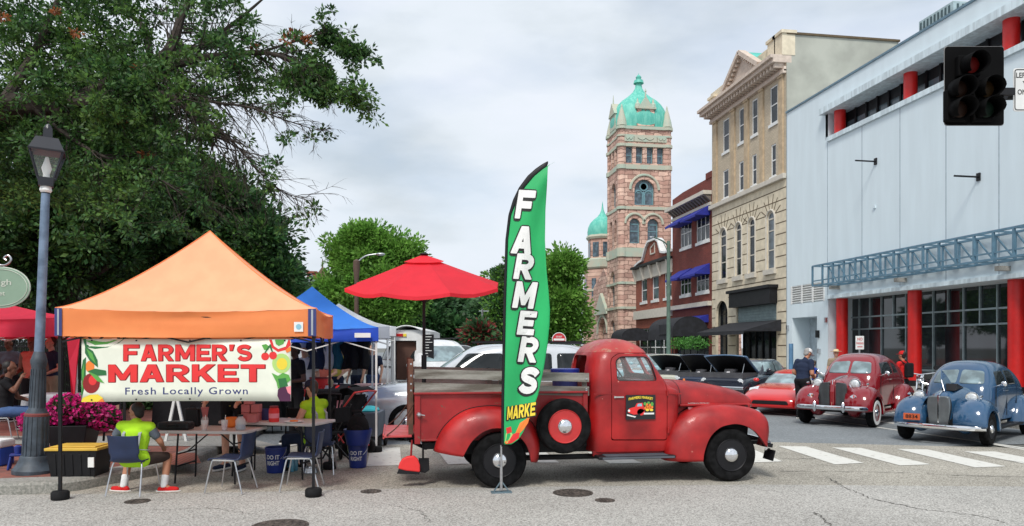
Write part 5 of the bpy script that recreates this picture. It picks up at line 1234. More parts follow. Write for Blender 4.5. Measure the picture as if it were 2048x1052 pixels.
# ================================================================== tents
def tent(name, label, corners, ze, hv, zp, m_top, m_val, legm, group=None, legs=True, legr=.016, feet=True, frame=True, sag=1.34, zg=None):
    """corners FL, FR, RR, RL (x, y); ze lower edge of the valance, hv its height, zp the peak"""
    cx = sum(c[0] for c in corners) / 4; cy = sum(c[1] for c in corners) / 4
    t = thing(name, label, 'tent', (cx, cy, 0), group=group)
    b = B(); m = 16
    for k in range(4):
        p, q = corners[k], corners[(k + 1) % 4]; rows = []
        for i in range(15):
            f = i / 14; row = []
            for j in range(m + 1):
                s_ = j / m; x = p[0] + (q[0] - p[0]) * s_; y = p[1] + (q[1] - p[1]) * s_; edge = .05 * sin(pi * s_) * (1 - f)
                row.append((x + (cx - x) * f, y + (cy - y) * f, ze + hv + (zp - ze - hv) * f ** sag - edge * .8 - .06 * sin(pi * f) * sin(pi * s_) + .006 * sin(s_ * 40 + k) * (1 - f) ** 2))
            rows.append(row)
        b.grid(rows)
    cn = b.build('canopy', m_top, t, smooth=True, ang=170)
    b = B()
    for k in range(4):
        p, q = corners[k], corners[(k + 1) % 4]; d = Vector((q[0] - p[0], q[1] - p[1])).normalized(); rows = []
        for i in range(6):
            f = i / 5; row = []
            for j in range(41):
                s_ = j / 40; x = p[0] + (q[0] - p[0]) * s_; y = p[1] + (q[1] - p[1]) * s_; w_ = .012 * sin(s_ * 5 + f * 7 + k) * sin(pi * s_) + .015 * sin(f * 13 + s_ * 4) * sin(pi * s_); row.append((x + d.y * w_, y - d.x * w_, ze + hv * (1 - f) - .05 * sin(pi * s_) * .8 * (1 - f) - .02 * sin(pi * s_) * f))
            rows.append(row)
        b.grid(rows)
    vl = b.build('valance', m_val, t, smooth=True, ang=170)
    if legs:
        for k, c in enumerate(corners):
            ix, iy = c[0] + (cx - c[0]) * .03, c[1] + (cy - c[1]) * .03; g = zg[k] if zg else 0
            b = B(); b.bar((ix, iy, g + .03), (ix, iy, ze + hv - .02), legr * 2); b.bar((ix, iy, g + .95), (ix, iy, g + 1.02), legr * 2.5)
            lg = b.build('leg', legm, t)
            if feet:
                b = B(); b.lathe([(.085, .0), (.095, .012), (.095, .075), (.08, .095), (.03, .10)], (ix, iy, g), n=24); b.build('weight', m_rubber, lg, smooth=True)
    if frame:
        for k in range(4):
            p, q = corners[k], corners[(k + 1) % 4]; b = B()
            I = lambda c: (c[0] + (cx - c[0]) * .03, c[1] + (cy - c[1]) * .03)
            p, q = I(p), I(q); mx, my = (p[0] + q[0]) / 2, (p[1] + q[1]) / 2; zt, zl = ze + hv - .05, ze + hv - .38
            for a, c in ((p, (mx, my)), ((mx, my), q)): b.bar((*a, zt), (*c, zl), .018); b.bar((*a, zl), (*c, zt), .018)
            b.build('truss', legm, t)
        b = B(); b.bar((cx, cy, ze + hv - .1), (cx, cy, zp - .03), .03)
        for c in corners: b.bar((c[0] + (cx - c[0]) * .03, c[1] + (cy - c[1]) * .03, ze + hv - .05), (cx, cy, zp - .35), .02)
        b.build('roof_strut', legm, t)
    return t, cn, vl
m_ortop = mat('orange_canopy', (1.0, 0.45, 0.25), rough=.8, bump=.25, bscale=2.5, var=.05, transl=.18)  # paler than the valance: sky sheen on the top is put into the colour
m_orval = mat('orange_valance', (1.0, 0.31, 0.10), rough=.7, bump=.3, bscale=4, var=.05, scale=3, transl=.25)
FLc, FRc = W(110, 8.25), W(634, 8.42); RRc = W(666, 10.4); RLc = (FLc[0] + RRc[0] - FRc[0], FLc[1] + RRc[1] - FRc[1])
zeO = zz(672, 8.35); zpO = zz(464, 9.4)
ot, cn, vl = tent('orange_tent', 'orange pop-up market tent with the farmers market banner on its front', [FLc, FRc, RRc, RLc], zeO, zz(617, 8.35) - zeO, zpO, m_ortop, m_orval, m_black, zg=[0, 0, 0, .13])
for k, c in enumerate((FLc, FRc, RRc, RLc)):
    cx_ = sum(q[0] for q in (FLc, FRc, RRc, RLc)) / 4; cy_ = sum(q[1] for q in (FLc, FRc, RRc, RLc)) / 4; hv_ = zz(617, 8.35) - zeO; b = B()
    b.tube([(c[0] + (cx_ - c[0]) * f, c[1] + (cy_ - c[1]) * f, zeO + hv_ + (zpO - zeO - hv_) * f ** 1.34 + .003) for f in [i / 20 for i in range(21)]], .006, 5); b.build('ridge_seam', m_orval, cn)
def onfront(u, z, l=0):
    d = Vector((FRc[0] - FLc[0], FRc[1] - FLc[1], 0)).normalized(); n_ = Vector((d.y, -d.x, 0)); p = Vector((FLc[0], FLc[1], 0)).lerp(Vector((FRc[0], FRc[1], 0)), u) + n_ * l; return (p.x, p.y, z)
hvO = zz(617, 8.35) - zeO
for u0, u1 in ((.0, .028), (.966, .998)):
    b = B(); b.add([onfront(u0, zeO, .012), onfront(u1, zeO, .012), onfront(u1, zeO + hvO, .012), onfront(u0, zeO + hvO, .012)], [(0, 1, 2, 3)]); o = b.build('corner_band', inks['navy'], vl, recalc=False)
    b = B(); b.add([onfront(u0 + (u1 - u0) * .38, zeO + .01, .015), onfront(u0 + (u1 - u0) * .62, zeO + .01, .015), onfront(u0 + (u1 - u0) * .62, zeO + hvO - .01, .015), onfront(u0 + (u1 - u0) * .38, zeO + hvO - .01, .015)], [(0, 1, 2, 3)]); b.build('reflective_strip', mat('reflective', (.35, .37, .4), rough=.4), o, recalc=False)
b = B(); b.add([onfront(.912, zeO + .05, .016), onfront(.947, zeO + .05, .016), onfront(.947, zeO + .16, .016), onfront(.912, zeO + .16, .016)], [(0, 1, 2, 3)]); o = b.build('patch', inks['white'], vl, recalc=False)
b = B(); b.add([onfront(.93 + .011 * cos(k / 12 * 2 * pi), zeO + .105 + .032 * sin(k / 12 * 2 * pi), .018) for k in range(12)], [tuple(range(12))]); textmesh(b, 'e', onfront(.922, zeO + .07, .019), Vector(onfront(1, 0)) - Vector(onfront(0, 0)), (0, 0, 1), .02, .03) if False else None
b.build('emblem', inks['cyan'], o, recalc=False)
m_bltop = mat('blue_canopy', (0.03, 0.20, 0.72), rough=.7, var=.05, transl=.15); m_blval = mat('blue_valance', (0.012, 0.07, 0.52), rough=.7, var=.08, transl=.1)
b1, b2, b3 = W(757, 12.0), W(748, 15.0), W(470, 12.0)
blt = [b3, b1, b2, (b3[0] + b2[0] - b1[0], b3[1] + b2[1] - b1[1])]
ze_b = zz(682, 12.0)
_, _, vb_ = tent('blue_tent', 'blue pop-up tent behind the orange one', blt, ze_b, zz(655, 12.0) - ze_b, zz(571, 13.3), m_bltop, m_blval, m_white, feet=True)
b = B(); p = Vector(W(709, 11.93) + (zz(673, 11.9),)); 
for k in range(1): textmesh(b, 'UNITED', p + Vector((0.05, 0, .0)), Vector((b1[0] - b3[0], b1[1] - b3[1], 0)).normalized(), (0, 0, 1), .17, .045, off=.02)
bb = B(); c = p + Vector((b1[0] - b3[0], b1[1] - b3[1], 0)).normalized() * .13 + Vector((0, .012, .02)); bb.obox(c, (.26, .008, .075), rz=atan2(b1[1] - b3[1], b1[0] - b3[0])); o = bb.build('label_patch', inks['white'], vb_, bevel=.003)
m_whtop = mat('white_canopy', (0.74, 0.76, 0.80), rough=.7, var=.05, transl=.25)
def qtent(name, label, px0, px1, Y0, Y1, pye, hv, pyp, m, group=None, legm=None, **k):
    a, c, d, e = W(px0, Y0), W(px1, Y0), W(px1 - 2, Y1), None; e = (a[0] + d[0] - c[0], a[1] + d[1] - c[1]); ze = zz(pye, Y0)
    return tent(name, label, [a, c, d, e], ze, hv, zz(pyp, (Y0 + Y1) / 2), m, m, legm or m_white, group=group, **k)
qtent('white_tent', 'white pop-up tent just behind the blue tent', 560, 779, 16.0, 19.0, 676, .25, 607, m_whtop, group='white tents at the back of the market', feet=False)
qtent('white_tent', 'farthest white pop-up tent beside the food truck', 600, 792, 20, 23, 672, .25, 628, m_whtop, group='white tents at the back of the market', feet=False)
m_rdt = mat('crimson_canopy', (0.74, 0.03, 0.075), rough=.7, var=.05, transl=.3)
rt, _, _ = qtent('red_tent', 'crimson pop-up tent on the plaza behind the lamp post', -190, 158, 12.6, 15.4, 672, .32, 604, m_rdt, legm=m_white, feet=False, zg=[.13] * 4)
b = B(); pts = [(134, 676), (160, 676), (154, 725), (149, 800), (144, 800), (139, 725)]
b.add([W(p[0], 12.55 + .06 * (i % 2)) + (zz(p[1], 12.55),) for i, p in enumerate(pts)], [tuple(range(6))]); b.build('side_curtain', m_rdt, rt, solid=.01)
# ================================================================== banner
YB0, YB1 = 8.33, 8.45
bz0, bz1 = zz(803, 8.4), zz(678, 8.4)
bL, bR = Vector(W(163, YB0) + (0,)), Vector(W(582, YB1) + (0,)); bd = (bR - bL).normalized(); bn = Vector((bd.y, -bd.x, 0))
def bpt(u, w, l=0):
    p = bL.lerp(bR, u) + bn * (l + .006 * sin(u * 9) + .004 * sin(u * 23 + w * 5)); return (p.x, p.y, bz0 + (bz1 - bz0) * w + .006 * sin(pi * u) * (1 - w))
t = thing('market_banner', "cream vinyl banner reading FARMER'S MARKET Fresh Locally Grown under the orange tent", 'banner', (bL + bR) / 2)
b = B(); b.grid([[bpt(i / 60, j / 6) for i in range(61)] for j in range(7)]); bn_ = b.build('sheet', inks['cream'], t, smooth=True, solid=.002)
bx = lambda px: (px - 163) / 419.0
bw = lambda py: (803 - py) / 125.0
def btext(s, x0, x1, y0, y1, colour, off=.03, lift=.004, g=0, dx=0, dy=0, space=1.0):
    b = B()
    if s.isupper(): blockword(b, s, .14, off, {"'": .4, 'M': 1.25, 'T': 1.05, 'E': .9}, 4)
    else: textmesh(b, s, (0, 0, 0), (1, 0, 0), (0, 1, 0), 1, 1, off=off, space=space)
    subdiv(b, 1)
    b.v = [bpt(bx(x0 - g + dx + u * (x1 - x0 + 2 * g)), bw(y1 + g + dy - w * (y1 - y0 + 2 * g)), lift) for u, w, _ in b.v]; b.build('lettering', inks[colour], bn_, recalc=False)
btext("FARMER'S", 247, 503, 689, 722, 'darkred', .006, .003, 0, .6, .6); btext("FARMER'S", 247, 503, 689, 722, 'red', 0, .0055)
btext("MARKET", 217, 529, 729, 764, 'darkred', .006, .003, 0, .6, .6); btext("MARKET", 217, 529, 729, 764, 'red', 0, .0055)
btext("Fresh Locally Grown", 250, 495, 775, 794, 'navy', .008, .004, space=1.15)
def bp(colour, pts, lift=.003): b = B(); b.add([bpt(min(1, max(0, bx(p[0]))), min(1, max(0, bw(p[1]))), lift) for p in pts], [tuple(range(len(pts)))]); b.build('print', inks[colour], bn_, recalc=False)
def el(cx, cy, rx, ry, n=18, rot=0): return [(cx + rx * cos(2 * pi * k / n) * cos(rot) - ry * sin(2 * pi * k / n) * sin(rot), cy + rx * cos(2 * pi * k / n) * sin(rot) + ry * sin(2 * pi * k / n) * cos(rot)) for k in range(n)]
bp('dgreen', [(166, 678), (248, 678), (238, 686), (215, 695), (190, 698), (170, 694)]); bp('green', [(170, 681), (236, 680), (215, 688), (190, 690)], .0045)
bp('dgreen', [(170, 692), (186, 702), (195, 720), (196, 735), (180, 722), (170, 706)], .005); bp('green', [(173, 697), (185, 707), (192, 728), (180, 715)], .0065)
bp('dgreen', [(163, 800), (163, 740), (166, 720), (172, 714), (172, 750), (168, 780)], .004); bp('green', [(164, 790), (165, 740), (169, 725), (168, 760)], .0055)
bp('orange', el(180, 733, 9, 12)); bp('darkred', el(183, 766, 17, 20), .005); bp('red', el(186, 760, 8, 10), .0065)
bp('dgreen', [(176, 742), (190, 737), (212, 741), (213, 750), (195, 751)], .008); bp('green', [(176, 742), (196, 751), (209, 766), (195, 762)], .008)
bp('yellow', [(163, 803), (166, 795), (180, 789), (196, 788), (206, 795), (208, 803)], .006); bp('orange', [(196, 803), (205, 796), (210, 803)], .008)
bp('red', el(530, 713, 8, 8), .005); bp('red', el(546, 711, 8, 8), .006); bp('green', [(523, 690), (532, 688), (540, 694), (536, 700), (528, 700)], .005); bp('dgreen', [(528, 706), (540, 688), (542, 689), (546, 704), (544, 705), (539, 694), (530, 707)], .007)
bp('red', [(538, 679), (580, 679), (582, 690), (572, 700), (556, 704), (544, 696)], .004); bp('cream', [(544, 679), (577, 679), (572, 693), (557, 698), (548, 692)], .0055); bp('green', [(550, 679), (571, 679), (567, 688), (558, 692), (552, 688)], .007)
bp('lime', el(563, 727, 19, 20), .0045); bp('yellow', el(564, 728, 11, 12), .006); bp('orange', [(571, 700), (582, 692), (582, 702), (574, 706)], .008)
bp('green', [(543, 746), (556, 752), (566, 746), (578, 750), (582, 760), (570, 770), (556, 778), (553, 765)], .008); bp('dgreen', [(556, 758), (572, 756), (576, 772), (560, 776)], .0095)
bp('purple', [(556, 780), (564, 772), (580, 776), (582, 803), (560, 803), (555, 792)], .0085); bp('pink', [(572, 775), (582, 772), (582, 790), (576, 786)], .01)
for px in (184, 272, 378, 481, 570):
    for py in (681, 799): x, y, z = bpt(bx(px), bw(py), .006); b = B(); b.obox((x, y, z), (.016, .004, .016), rz=atan2(bd.y, bd.x)); b.build('grommet', m_black, bn_)
b = B(); b.tube([Vector(bpt(0, .99)), Vector(onfront(.04, zeO + .03, -.02))], .004, 5); b.tube([Vector(bpt(1, .99)), Vector(onfront(.985, zeO + .03, -.02))], .004, 5); b.build('cord', m_black, t)
# ================================================================== people
SK = {n: mat('skin_' + n, c, rough=.55, var=.08, scale=9) for n, c in dict(tan=srgb(176, 122, 94), brown=srgb(112, 72, 54), fair=srgb(206, 158, 134), dark=srgb(78, 50, 40)).items()}
def fab(name, c, transl=0): return mat('fabric_' + name, c, rough=.9, var=.10, scale=5, bump=.7, bscale=10, spec=.2, transl=transl)
FB = dict(vest=fab('hivis', (.42, .75, .03)), navy=fab('navy', (.022, .032, .065)), black=fab('black', (.012, .012, .014)), grey=fab('grey', (.12, .14, .17)), brown=fab('brown', (.05, .035, .03)), jeans=fab('jeans', (.06, .11, .24)), red=fab('red', (.55, .02, .02)),
          blue=fab('blue', (.02, .06, .35)), white=fab('white', (.7, .7, .7)), coral=fab('coral', (.62, .16, .12)), teal=fab('teal', (.02, .10, .14)), khaki=fab('khaki', (.32, .26, .18)), silver=mat('reflective', (.35, .37, .4)), pink=fab('pink', (.7, .3, .36)), straw=fab('straw', (.66, .52, .33)), yellow=fab('yellow', (.7, .6, .12)))
HAIRM = {'black': mat('hair_black', (.012, .01, .009), rough=.6), 'brown': mat('hair_brown', (.05, .03, .018), rough=.6), 'grey': mat('hair_grey', (.3, .29, .28), rough=.7)}
def caps(b, p, q, r0, r1, n=12):
    p = Vector(p); q = Vector(q); k = 4; b.tube([p.lerp(q, i / k) for i in range(k + 1)], [r0 + (r1 - r0) * i / k for i in range(k + 1)], n); b.ball(p, r0, n, 7); b.ball(q, r1, n, 7)
POSE = dict(
 stand=dict(pel=(0, 0, .95), che=(0, .01, 1.30), nek=(0, 0, 1.50), hed=(0, .03, 1.64), shL=(-.19, 0, 1.43), elL=(-.25, -.02, 1.14), haL=(-.25, .08, .89), shR=(.19, 0, 1.43), elR=(.25, -.02, 1.14), haR=(.25, .08, .89),
            hiL=(-.10, 0, .92), knL=(-.12, .02, .50), anL=(-.13, 0, .09), hiR=(.10, 0, .92), knR=(.12, .02, .50), anR=(.13, 0, .09), toL=(-.16, .17, .03), toR=(.16, .17, .03)),
 sit=dict(pel=(0, 0, .52), che=(0, .03, .86), nek=(0, .04, 1.06), hed=(0, .08, 1.20), shL=(-.19, .03, .99), elL=(-.27, .12, .72), haL=(-.16, .34, .66), shR=(.19, .03, .99), elR=(.27, .12, .72), haR=(.16, .34, .66),
          hiL=(-.10, .02, .50), knL=(-.17, .42, .50), anL=(-.17, .40, .09), hiR=(.10, .02, .50), knR=(.17, .42, .50), anR=(.17, .40, .09), toL=(-.19, .56, .03), toR=(.19, .56, .03)))
def person(label, loc, rz, pose='stand', over=None, skin='tan', top='navy', bottom='jeans', shoes='black', hair='black', cap=None, sleeves='short', legs='long', sc=1.0, vox=.012, face=None, vest=None, socks=None, girth=1.0, pack=None, brim=False, hold=None, group=None):
    t = thing('person', label, 'person', loc, rz, group, sc); J = {k: Vector(v) for k, v in POSE[pose].items()}
    for k, v in (over or {}).items(): J[k] = Vector(v)
    g = girth
    def torso(b, e):
        p, c, n_ = J['pel'], J['che'], J['nek']; up = (c - p).normalized(); sh = (J['shR'] - J['shL']).normalized()
        for f, rx, ry in ((0, .155, .115), (.25, .15, .108), (.5, .148, .105), (.75, .165, .115), (1.0, .175, .115)):
            q = p.lerp(c, f); M_ = Matrix((sh, up.cross(sh).normalized(), up)).transposed(); b.ball(q, (rx * g + e, ry * g + e, .11 + e), 14, 8, R=M_)
        caps(b, J['shL'], J['shR'], .062 + e, .062 + e); caps(b, c, n_, .09 + e, .055 + e)
        caps(b, J['hiL'], J['hiR'], .095 * g + e, .095 * g + e)
    def arm(b, s_, e, lo=True, full=True):
        caps(b, J['sh' + s_], J['el' + s_] if full else J['sh' + s_].lerp(J['el' + s_], .62), .056 * g + e, (.042 if full else .047) * g + e)
        if lo: caps(b, J['el' + s_], J['ha' + s_], .042 * g + e, .026 + e)
    def leg(b, s_, e, mode='long', end=1.0):
        caps(b, J['hi' + s_], J['kn' + s_].lerp(J['hi' + s_], 0 if mode == 'long' else .08), .088 * g + e, .058 * g + e)
        if mode == 'long': caps(b, J['kn' + s_], J['an' + s_].lerp(J['kn' + s_], 1 - end), .056 * g + e, .042 + e)
    b = B(); torso(b, -.006)
    for s_ in 'LR':
        arm(b, s_, 0); leg(b, s_, 0); b.ball(J['kn' + s_].lerp(J['an' + s_], .3), (.052, .055, .10), 10, 6); caps(b, J['an' + s_], J['to' + s_], .036, .026)
        w_ = J['ha' + s_]; d = (w_ - J['el' + s_]).normalized(); side = d.cross(Vector((0, 0, 1))); side = side.normalized() if side.length > .1 else Vector((1, 0, 0)); nn = side.cross(d)
        sg_ = -1 if s_ == 'L' else 1
        caps(b, w_, w_ + d * .07, .026, .030, 8); b.ball(w_ + d * .05, .033, 10, 6)
        for i, ln in enumerate((.062, .072, .068, .052)):
            r0 = w_ + d * .078 + side * (-.027 + .018 * i); k_ = r0 + d * ln * .5 - nn * .006; e_ = k_ + (d * .75 - nn * .65).normalized() * ln * .5; caps(b, r0, k_, .0095, .009, 6); caps(b, k_, e_, .009, .0075, 6)
        th = w_ + d * .03 - side * sg_ * -.028; caps(b, th, th + (d * .6 + side * sg_ * .8).normalized() * .045, .012, .010, 6)
    caps(b, J['nek'] - Vector((0, 0, .03)), J['hed'], .056, .058)
    hd = J['hed']; fd = Vector(face).normalized() if face else Vector((0, 1, 0)); rt_ = fd.cross(Vector((0, 0, 1))).normalized(); upv = rt_.cross(fd).normalized(); HM = Matrix((rt_, fd, upv)).transposed()
    HP = lambda x, y, z: hd + HM @ Vector((x, y, z))
    b.ball(HP(0, -.01, .045), (.076, .095, .098), 18, 12, R=HM); b.ball(HP(0, .022, -.02), (.058, .066, .085), 16, 10, R=HM); b.ball(HP(0, .055, -.075), (.030, .026, .024), 10, 6, R=HM)
    b.ball(HP(0, .098, .0), (.014, .020, .016), 8, 6, R=HM); caps(b, HP(0, .088, .035), HP(0, .10, .004), .009, .012, 6); b.ball(HP(0, .082, .045), (.05, .014, .012), 10, 6, R=HM)
    b.ball(HP(0, .083, -.045), (.024, .012, .011), 8, 6, R=HM)
    for s_ in (-1, 1): b.ball(HP(s_ * .078, -.008, .012), (.012, .020, .032), 8, 6, R=HM)
    body = b.build('body', SK[skin], t, local=True, remesh=min(vox, .010))
    b = B()
    for s_ in (-1, 1): b.ball(HP(s_ * .031, .083, .022), (.013, .008, .007), 8, 6, R=HM)
    b.build('eyes', inks['white'] if False else mat('eye_dark', (.05, .03, .02), rough=.2), body, local=True)
    b = B(); caps(b, HP(-.02, .094, -.046), HP(.02, .094, -.046), .0035, .0035, 6); b.build('mouth', mat('lip', (.35, .12, .1), rough=.5), body, local=True)
    if hair:
        b = B(); b.ball(HP(0, -.038, .062), (.083, .088, .092), 18, 12, R=HM)
        if hair != 'bald': b.ball(HP(0, -.055, .0), (.072, .05, .075), 14, 8, R=HM)
        o = b.build('hair', HAIRM[hair], t, local=True, remesh=.010)
    if cap:
        b = B(); rows = []
        if brim:
            b.lathe([(.001, .10), (.05, .10), (.075, .085), (.088, .03), (.10, .022), (.175, .02), (.18, .028), (.10, .032)], (0, 0, 0), n=28)
        else:
            b.lathe([(.001, .105), (.04, .10), (.075, .08), (.094, .04), (.098, .0), (.094, -.002)], (0, 0, 0), n=24)
            b.grid([[(x, y0_ * (1), .005 - .5 * (x * x)) for x in (-.07, -.035, 0, .035, .07)] for y0_ in (.07, .11, .16)])
        b.v = [tuple(HP(v[0], v[1] - .012, v[2] + .055)) for v in b.v]; b.build('hat', FB[cap], t, local=True, smooth=True, solid=.004)
    b = B(); torso(b, .006)
    if sleeves != 'none':
        for s_ in 'LR': arm(b, s_, .012, lo=(sleeves == 'long'), full=(sleeves == 'long'))
    sh_ = b.build('shirt', FB[top], t, local=True, remesh=vox, sm_=14)
    b = B()
    for s_ in 'LR': leg(b, s_, .010, 'long' if legs == 'long' else 'short', .95)
    caps(b, J['hiL'], J['hiR'], .105 * g, .105 * g); b.ball(J['pel'], (.165 * g, .125 * g, .10), 14, 8)
    b.build('trousers' if legs == 'long' else 'shorts', FB[bottom], t, local=True, remesh=vox)
    for s_ in 'LR':
        a, c = J['an' + s_], J['to' + s_]; d = (c - a); d.z = 0; d.normalize(); b = B()
        heel = a - d * .05; heel.z = a.z - .045; tip = c + d * .03; tip.z = heel.z
        caps(b, heel, heel.lerp(tip, .55), .038, .044, 10); caps(b, heel.lerp(tip, .5), tip, .044, .034, 10); caps(b, a - Vector((0, 0, .01)), heel.lerp(tip, .3), .044, .044)
        so_ = b.build('shoe', FB[shoes], t, local=True, remesh=.009)
        b = B(); rows = []
        n_ = d.cross(Vector((0, 0, 1)))
        ring = [heel.lerp(tip, .5) + d * cos(2 * pi * k / 20) * .165 + n_ * sin(2 * pi * k / 20) * .048 for k in range(20)]
        b.grid([[(p.x, p.y, heel.z - .038) for p in ring], [(p.x, p.y, heel.z - .014) for p in ring]], closed=True, capends=True); b.build('sole', inks['white'], so_, local=True, smooth=True)
        if socks:
            b = B(); caps(b, a, a.lerp(J['kn' + s_], .32), .045, .050); b.build('sock', FB[socks], t, local=True, smooth=True)
    if vest:
        b = B(); torso(b, .018); vs = b.build('vest', FB['vest'], t, local=True, remesh=vox, sm_=16)
        up = (J['che'] - J['pel']).normalized(); sh = (J['shR'] - J['shL']).normalized(); fw_ = up.cross(sh).normalized()
        b = B(); q = J['pel'].lerp(J['che'], .35)
        b.tube([q + sh * cos(2 * pi * k / 24) * .187 * g + fw_ * sin(2 * pi * k / 24) * .143 * g for k in range(25)], .006, 5, cap=False)
        n0 = len(b.v); b.v = b.v[:]; b.build('reflective_tape', FB['silver'], vs, local=True)
        b = B()
        for s_ in (-1, 1):
            for f_ in (-1, 1):
                P_ = [J['pel'].lerp(J['che'], f) + sh * s_ * (.085 + .02 * f) + fw_ * f_ * (.133 * g + .008) for f in (0.2, .4, .6, .8, 1.0)] + [J['nek'] + sh * s_ * .09 - up * .05]
                b.grid([[p_ - sh * .018, p_ + sh * .018] for p_ in P_])
        b.build('reflective_tape', FB['silver'], vs, local=True, solid=.01)
    if pack:
        b = B(); fwd = Vector((0, 1, 0)); q = J['che'] - fwd * .18 - Vector((0, 0, .05)); b.box(q.x - .14, q.x + .14, q.y - .09, q.y + .06, q.z - .22, q.z + .2)
        bk = thing('backpack', pack, 'backpack', loc, rz, None, sc); b.build('bag', FB['black'], bk, local=True, bevel=.05, seg=3)
        b = B()
        for s_ in (-1, 1): b.tube([q + Vector((s_ * .1, .06, .18)), J['che'] + Vector((s_ * .12, .0, .23)), J['che'] + Vector((s_ * .12, .15, .1)), J['che'] + Vector((s_ * .12, .1, -.12))], .02, 6)
        b.build('strap', FB['black'], bk, local=True)
    return t, J
def w2c(px, py, z=0): x, y = G(px, py, z); return (x, y, z)
CAMROT = -TH      # rotation that turns local +y to the viewing direction
# ------------------------------------------------------------------ school chairs
m_shell = mat('navy_shell', (.016, .028, .075), rough=.38, var=.15)
CH = thing('plastic_chair', 'x', 'chair', (0, 0, 0), 0, 'navy plastic chairs under the orange tent')
b = B(); rows = []
prof_ = [(.20, .415), (.16, .44), (.0, .435), (-.15, .425), (-.195, .44), (-.215, .50), (-.225, .58), (-.24, .66), (-.25, .735), (-.25, .75)]
for i, (y, z) in enumerate(smooth_list(prof_, 26)):
    f = i / 26; hw = .205 if f < .5 else .205 - .015 * sin((f - .5) * 2 * pi); hw *= (1 - .35 * max(0, (f - .42)) * max(0, (.62 - f)) * 40); rows.append([(hw * (k / 6 - 1), y - .03 * (0 if f < .5 else 1) * (1 - abs(k / 6 - 1) ** 2), z - (.02 * (1 - abs(k / 6 - 1) ** 2) if f < .5 else 0)) for k in range(13)])
b.grid(rows); b.build('shell', m_shell, CH, local=True, smooth=True, ang=170, solid=.012)
for s_ in (-1, 1):
    b = B(); b.tube(smooth_list([(s_ * .17, .15, .425), (s_ * .185, .17, .36), (s_ * .22, .235, .012)], 10), .010, 8); b.build('leg', m_steel, CH, local=True, smooth=True)
    b = B(); b.tube(smooth_list([(s_ * .17, -.13, .42), (s_ * .19, -.16, .34), (s_ * .215, -.25, .012)], 10), .010, 8); b.build('leg', m_steel, CH, local=True, smooth=True)
    b = B(); b.bar((s_ * .17, .15, .42), (s_ * .17, -.13, .418), .02); b.build('side_rail', m_chrome, CH, local=True)
chs = [((268, 8.62), 0 + CAMROT - .05, 'navy plastic chair with the man in the bright vest sitting on it'), ((462, 8.75), CAMROT + pi / 2 - .1, 'empty navy plastic chair, the left of two in front of the tables'),
       ((604, 8.9), CAMROT + pi / 2 + .1, 'empty navy plastic chair beside the right tent leg'), ((640, 10.0), CAMROT + .15, 'navy plastic chair holding the seated woman in a cap')]
for i, ((px, Y), rz, lab) in enumerate(chs):
    if i == 0: CH.location = W(px, Y) + (0,); CH.rotation_euler = (0, 0, rz); CH['label'] = lab; CH.scale = (.93,) * 3
    else: dup(CH, W(px, Y), rz, lab, scale=.93)
# seated man with his back to us, looking left at a phone
t, J = person('man in a bright yellow-green vest sitting with his back to the road, phone in hand', W(268, 8.60) + (-.04,), CAMROT - .05, 'sit', dict(
    che=(0, .05, .82), nek=(-.01, .07, .98), hed=(-.04, .12, 1.095), haL=(-.20, .24, .80), elL=(-.30, .02, .76), shL=(-.18, .03, .93), shR=(.18, .06, .92), haR=(.20, .36, .62), elR=(.28, .14, .72), knL=(-.26, .34, .49), anL=(-.27, .22, .11), toL=(-.40, .24, .05), knR=(.28, .34, .49), anR=(.29, .22, .11), toR=(.42, .24, .05)),
    skin='tan', top='grey', bottom='brown', shoes='red', hair='black', legs='short', vest=True, socks='white', face=(-.95, .25, -.12), girth=1.0, sc=.88)
x, y = W(238, 8.75); tt = thing('phone', 'dark smartphone in the hand of the man in the vest', 'phone', (x, y, .78)); b = B(); b.obox((x, y + .06, zz(857, 8.8)), (.075, .012, .14), rz=.3, rx=-.9, ry=.3); b.build('case', m_black, tt, bevel=.004)
b = B(); b.obox((x, y + .052, zz(857, 8.8) + .006), (.065, .003, .125), rz=.3, rx=-.9, ry=.3); b.build('screen', m_glass, tt)
# seated woman with cap and vest further back
person('woman in a dark cap and safety vest sitting behind the right table', W(632, 10.2) + (-.03,), CAMROT + 1.1, 'sit', dict(haL=(-.1, .4, .76), haR=(.12, .42, .74)), skin='fair', top='navy', bottom='navy', hair='brown', cap='navy', vest=True, sleeves='none', face=(.1, .9, -.3), sc=.95)
# standing helper whose upper body is behind the banner
person('person in dark shorts standing behind the tables, upper body hidden by the banner', W(468, 10.3), CAMROT + pi - .2, 'stand', dict(haL=(-.24, .25, .98), haR=(.24, .25, .98)), skin='fair', top='yellow', bottom='black', shoes='navy', legs='short', hair='brown')
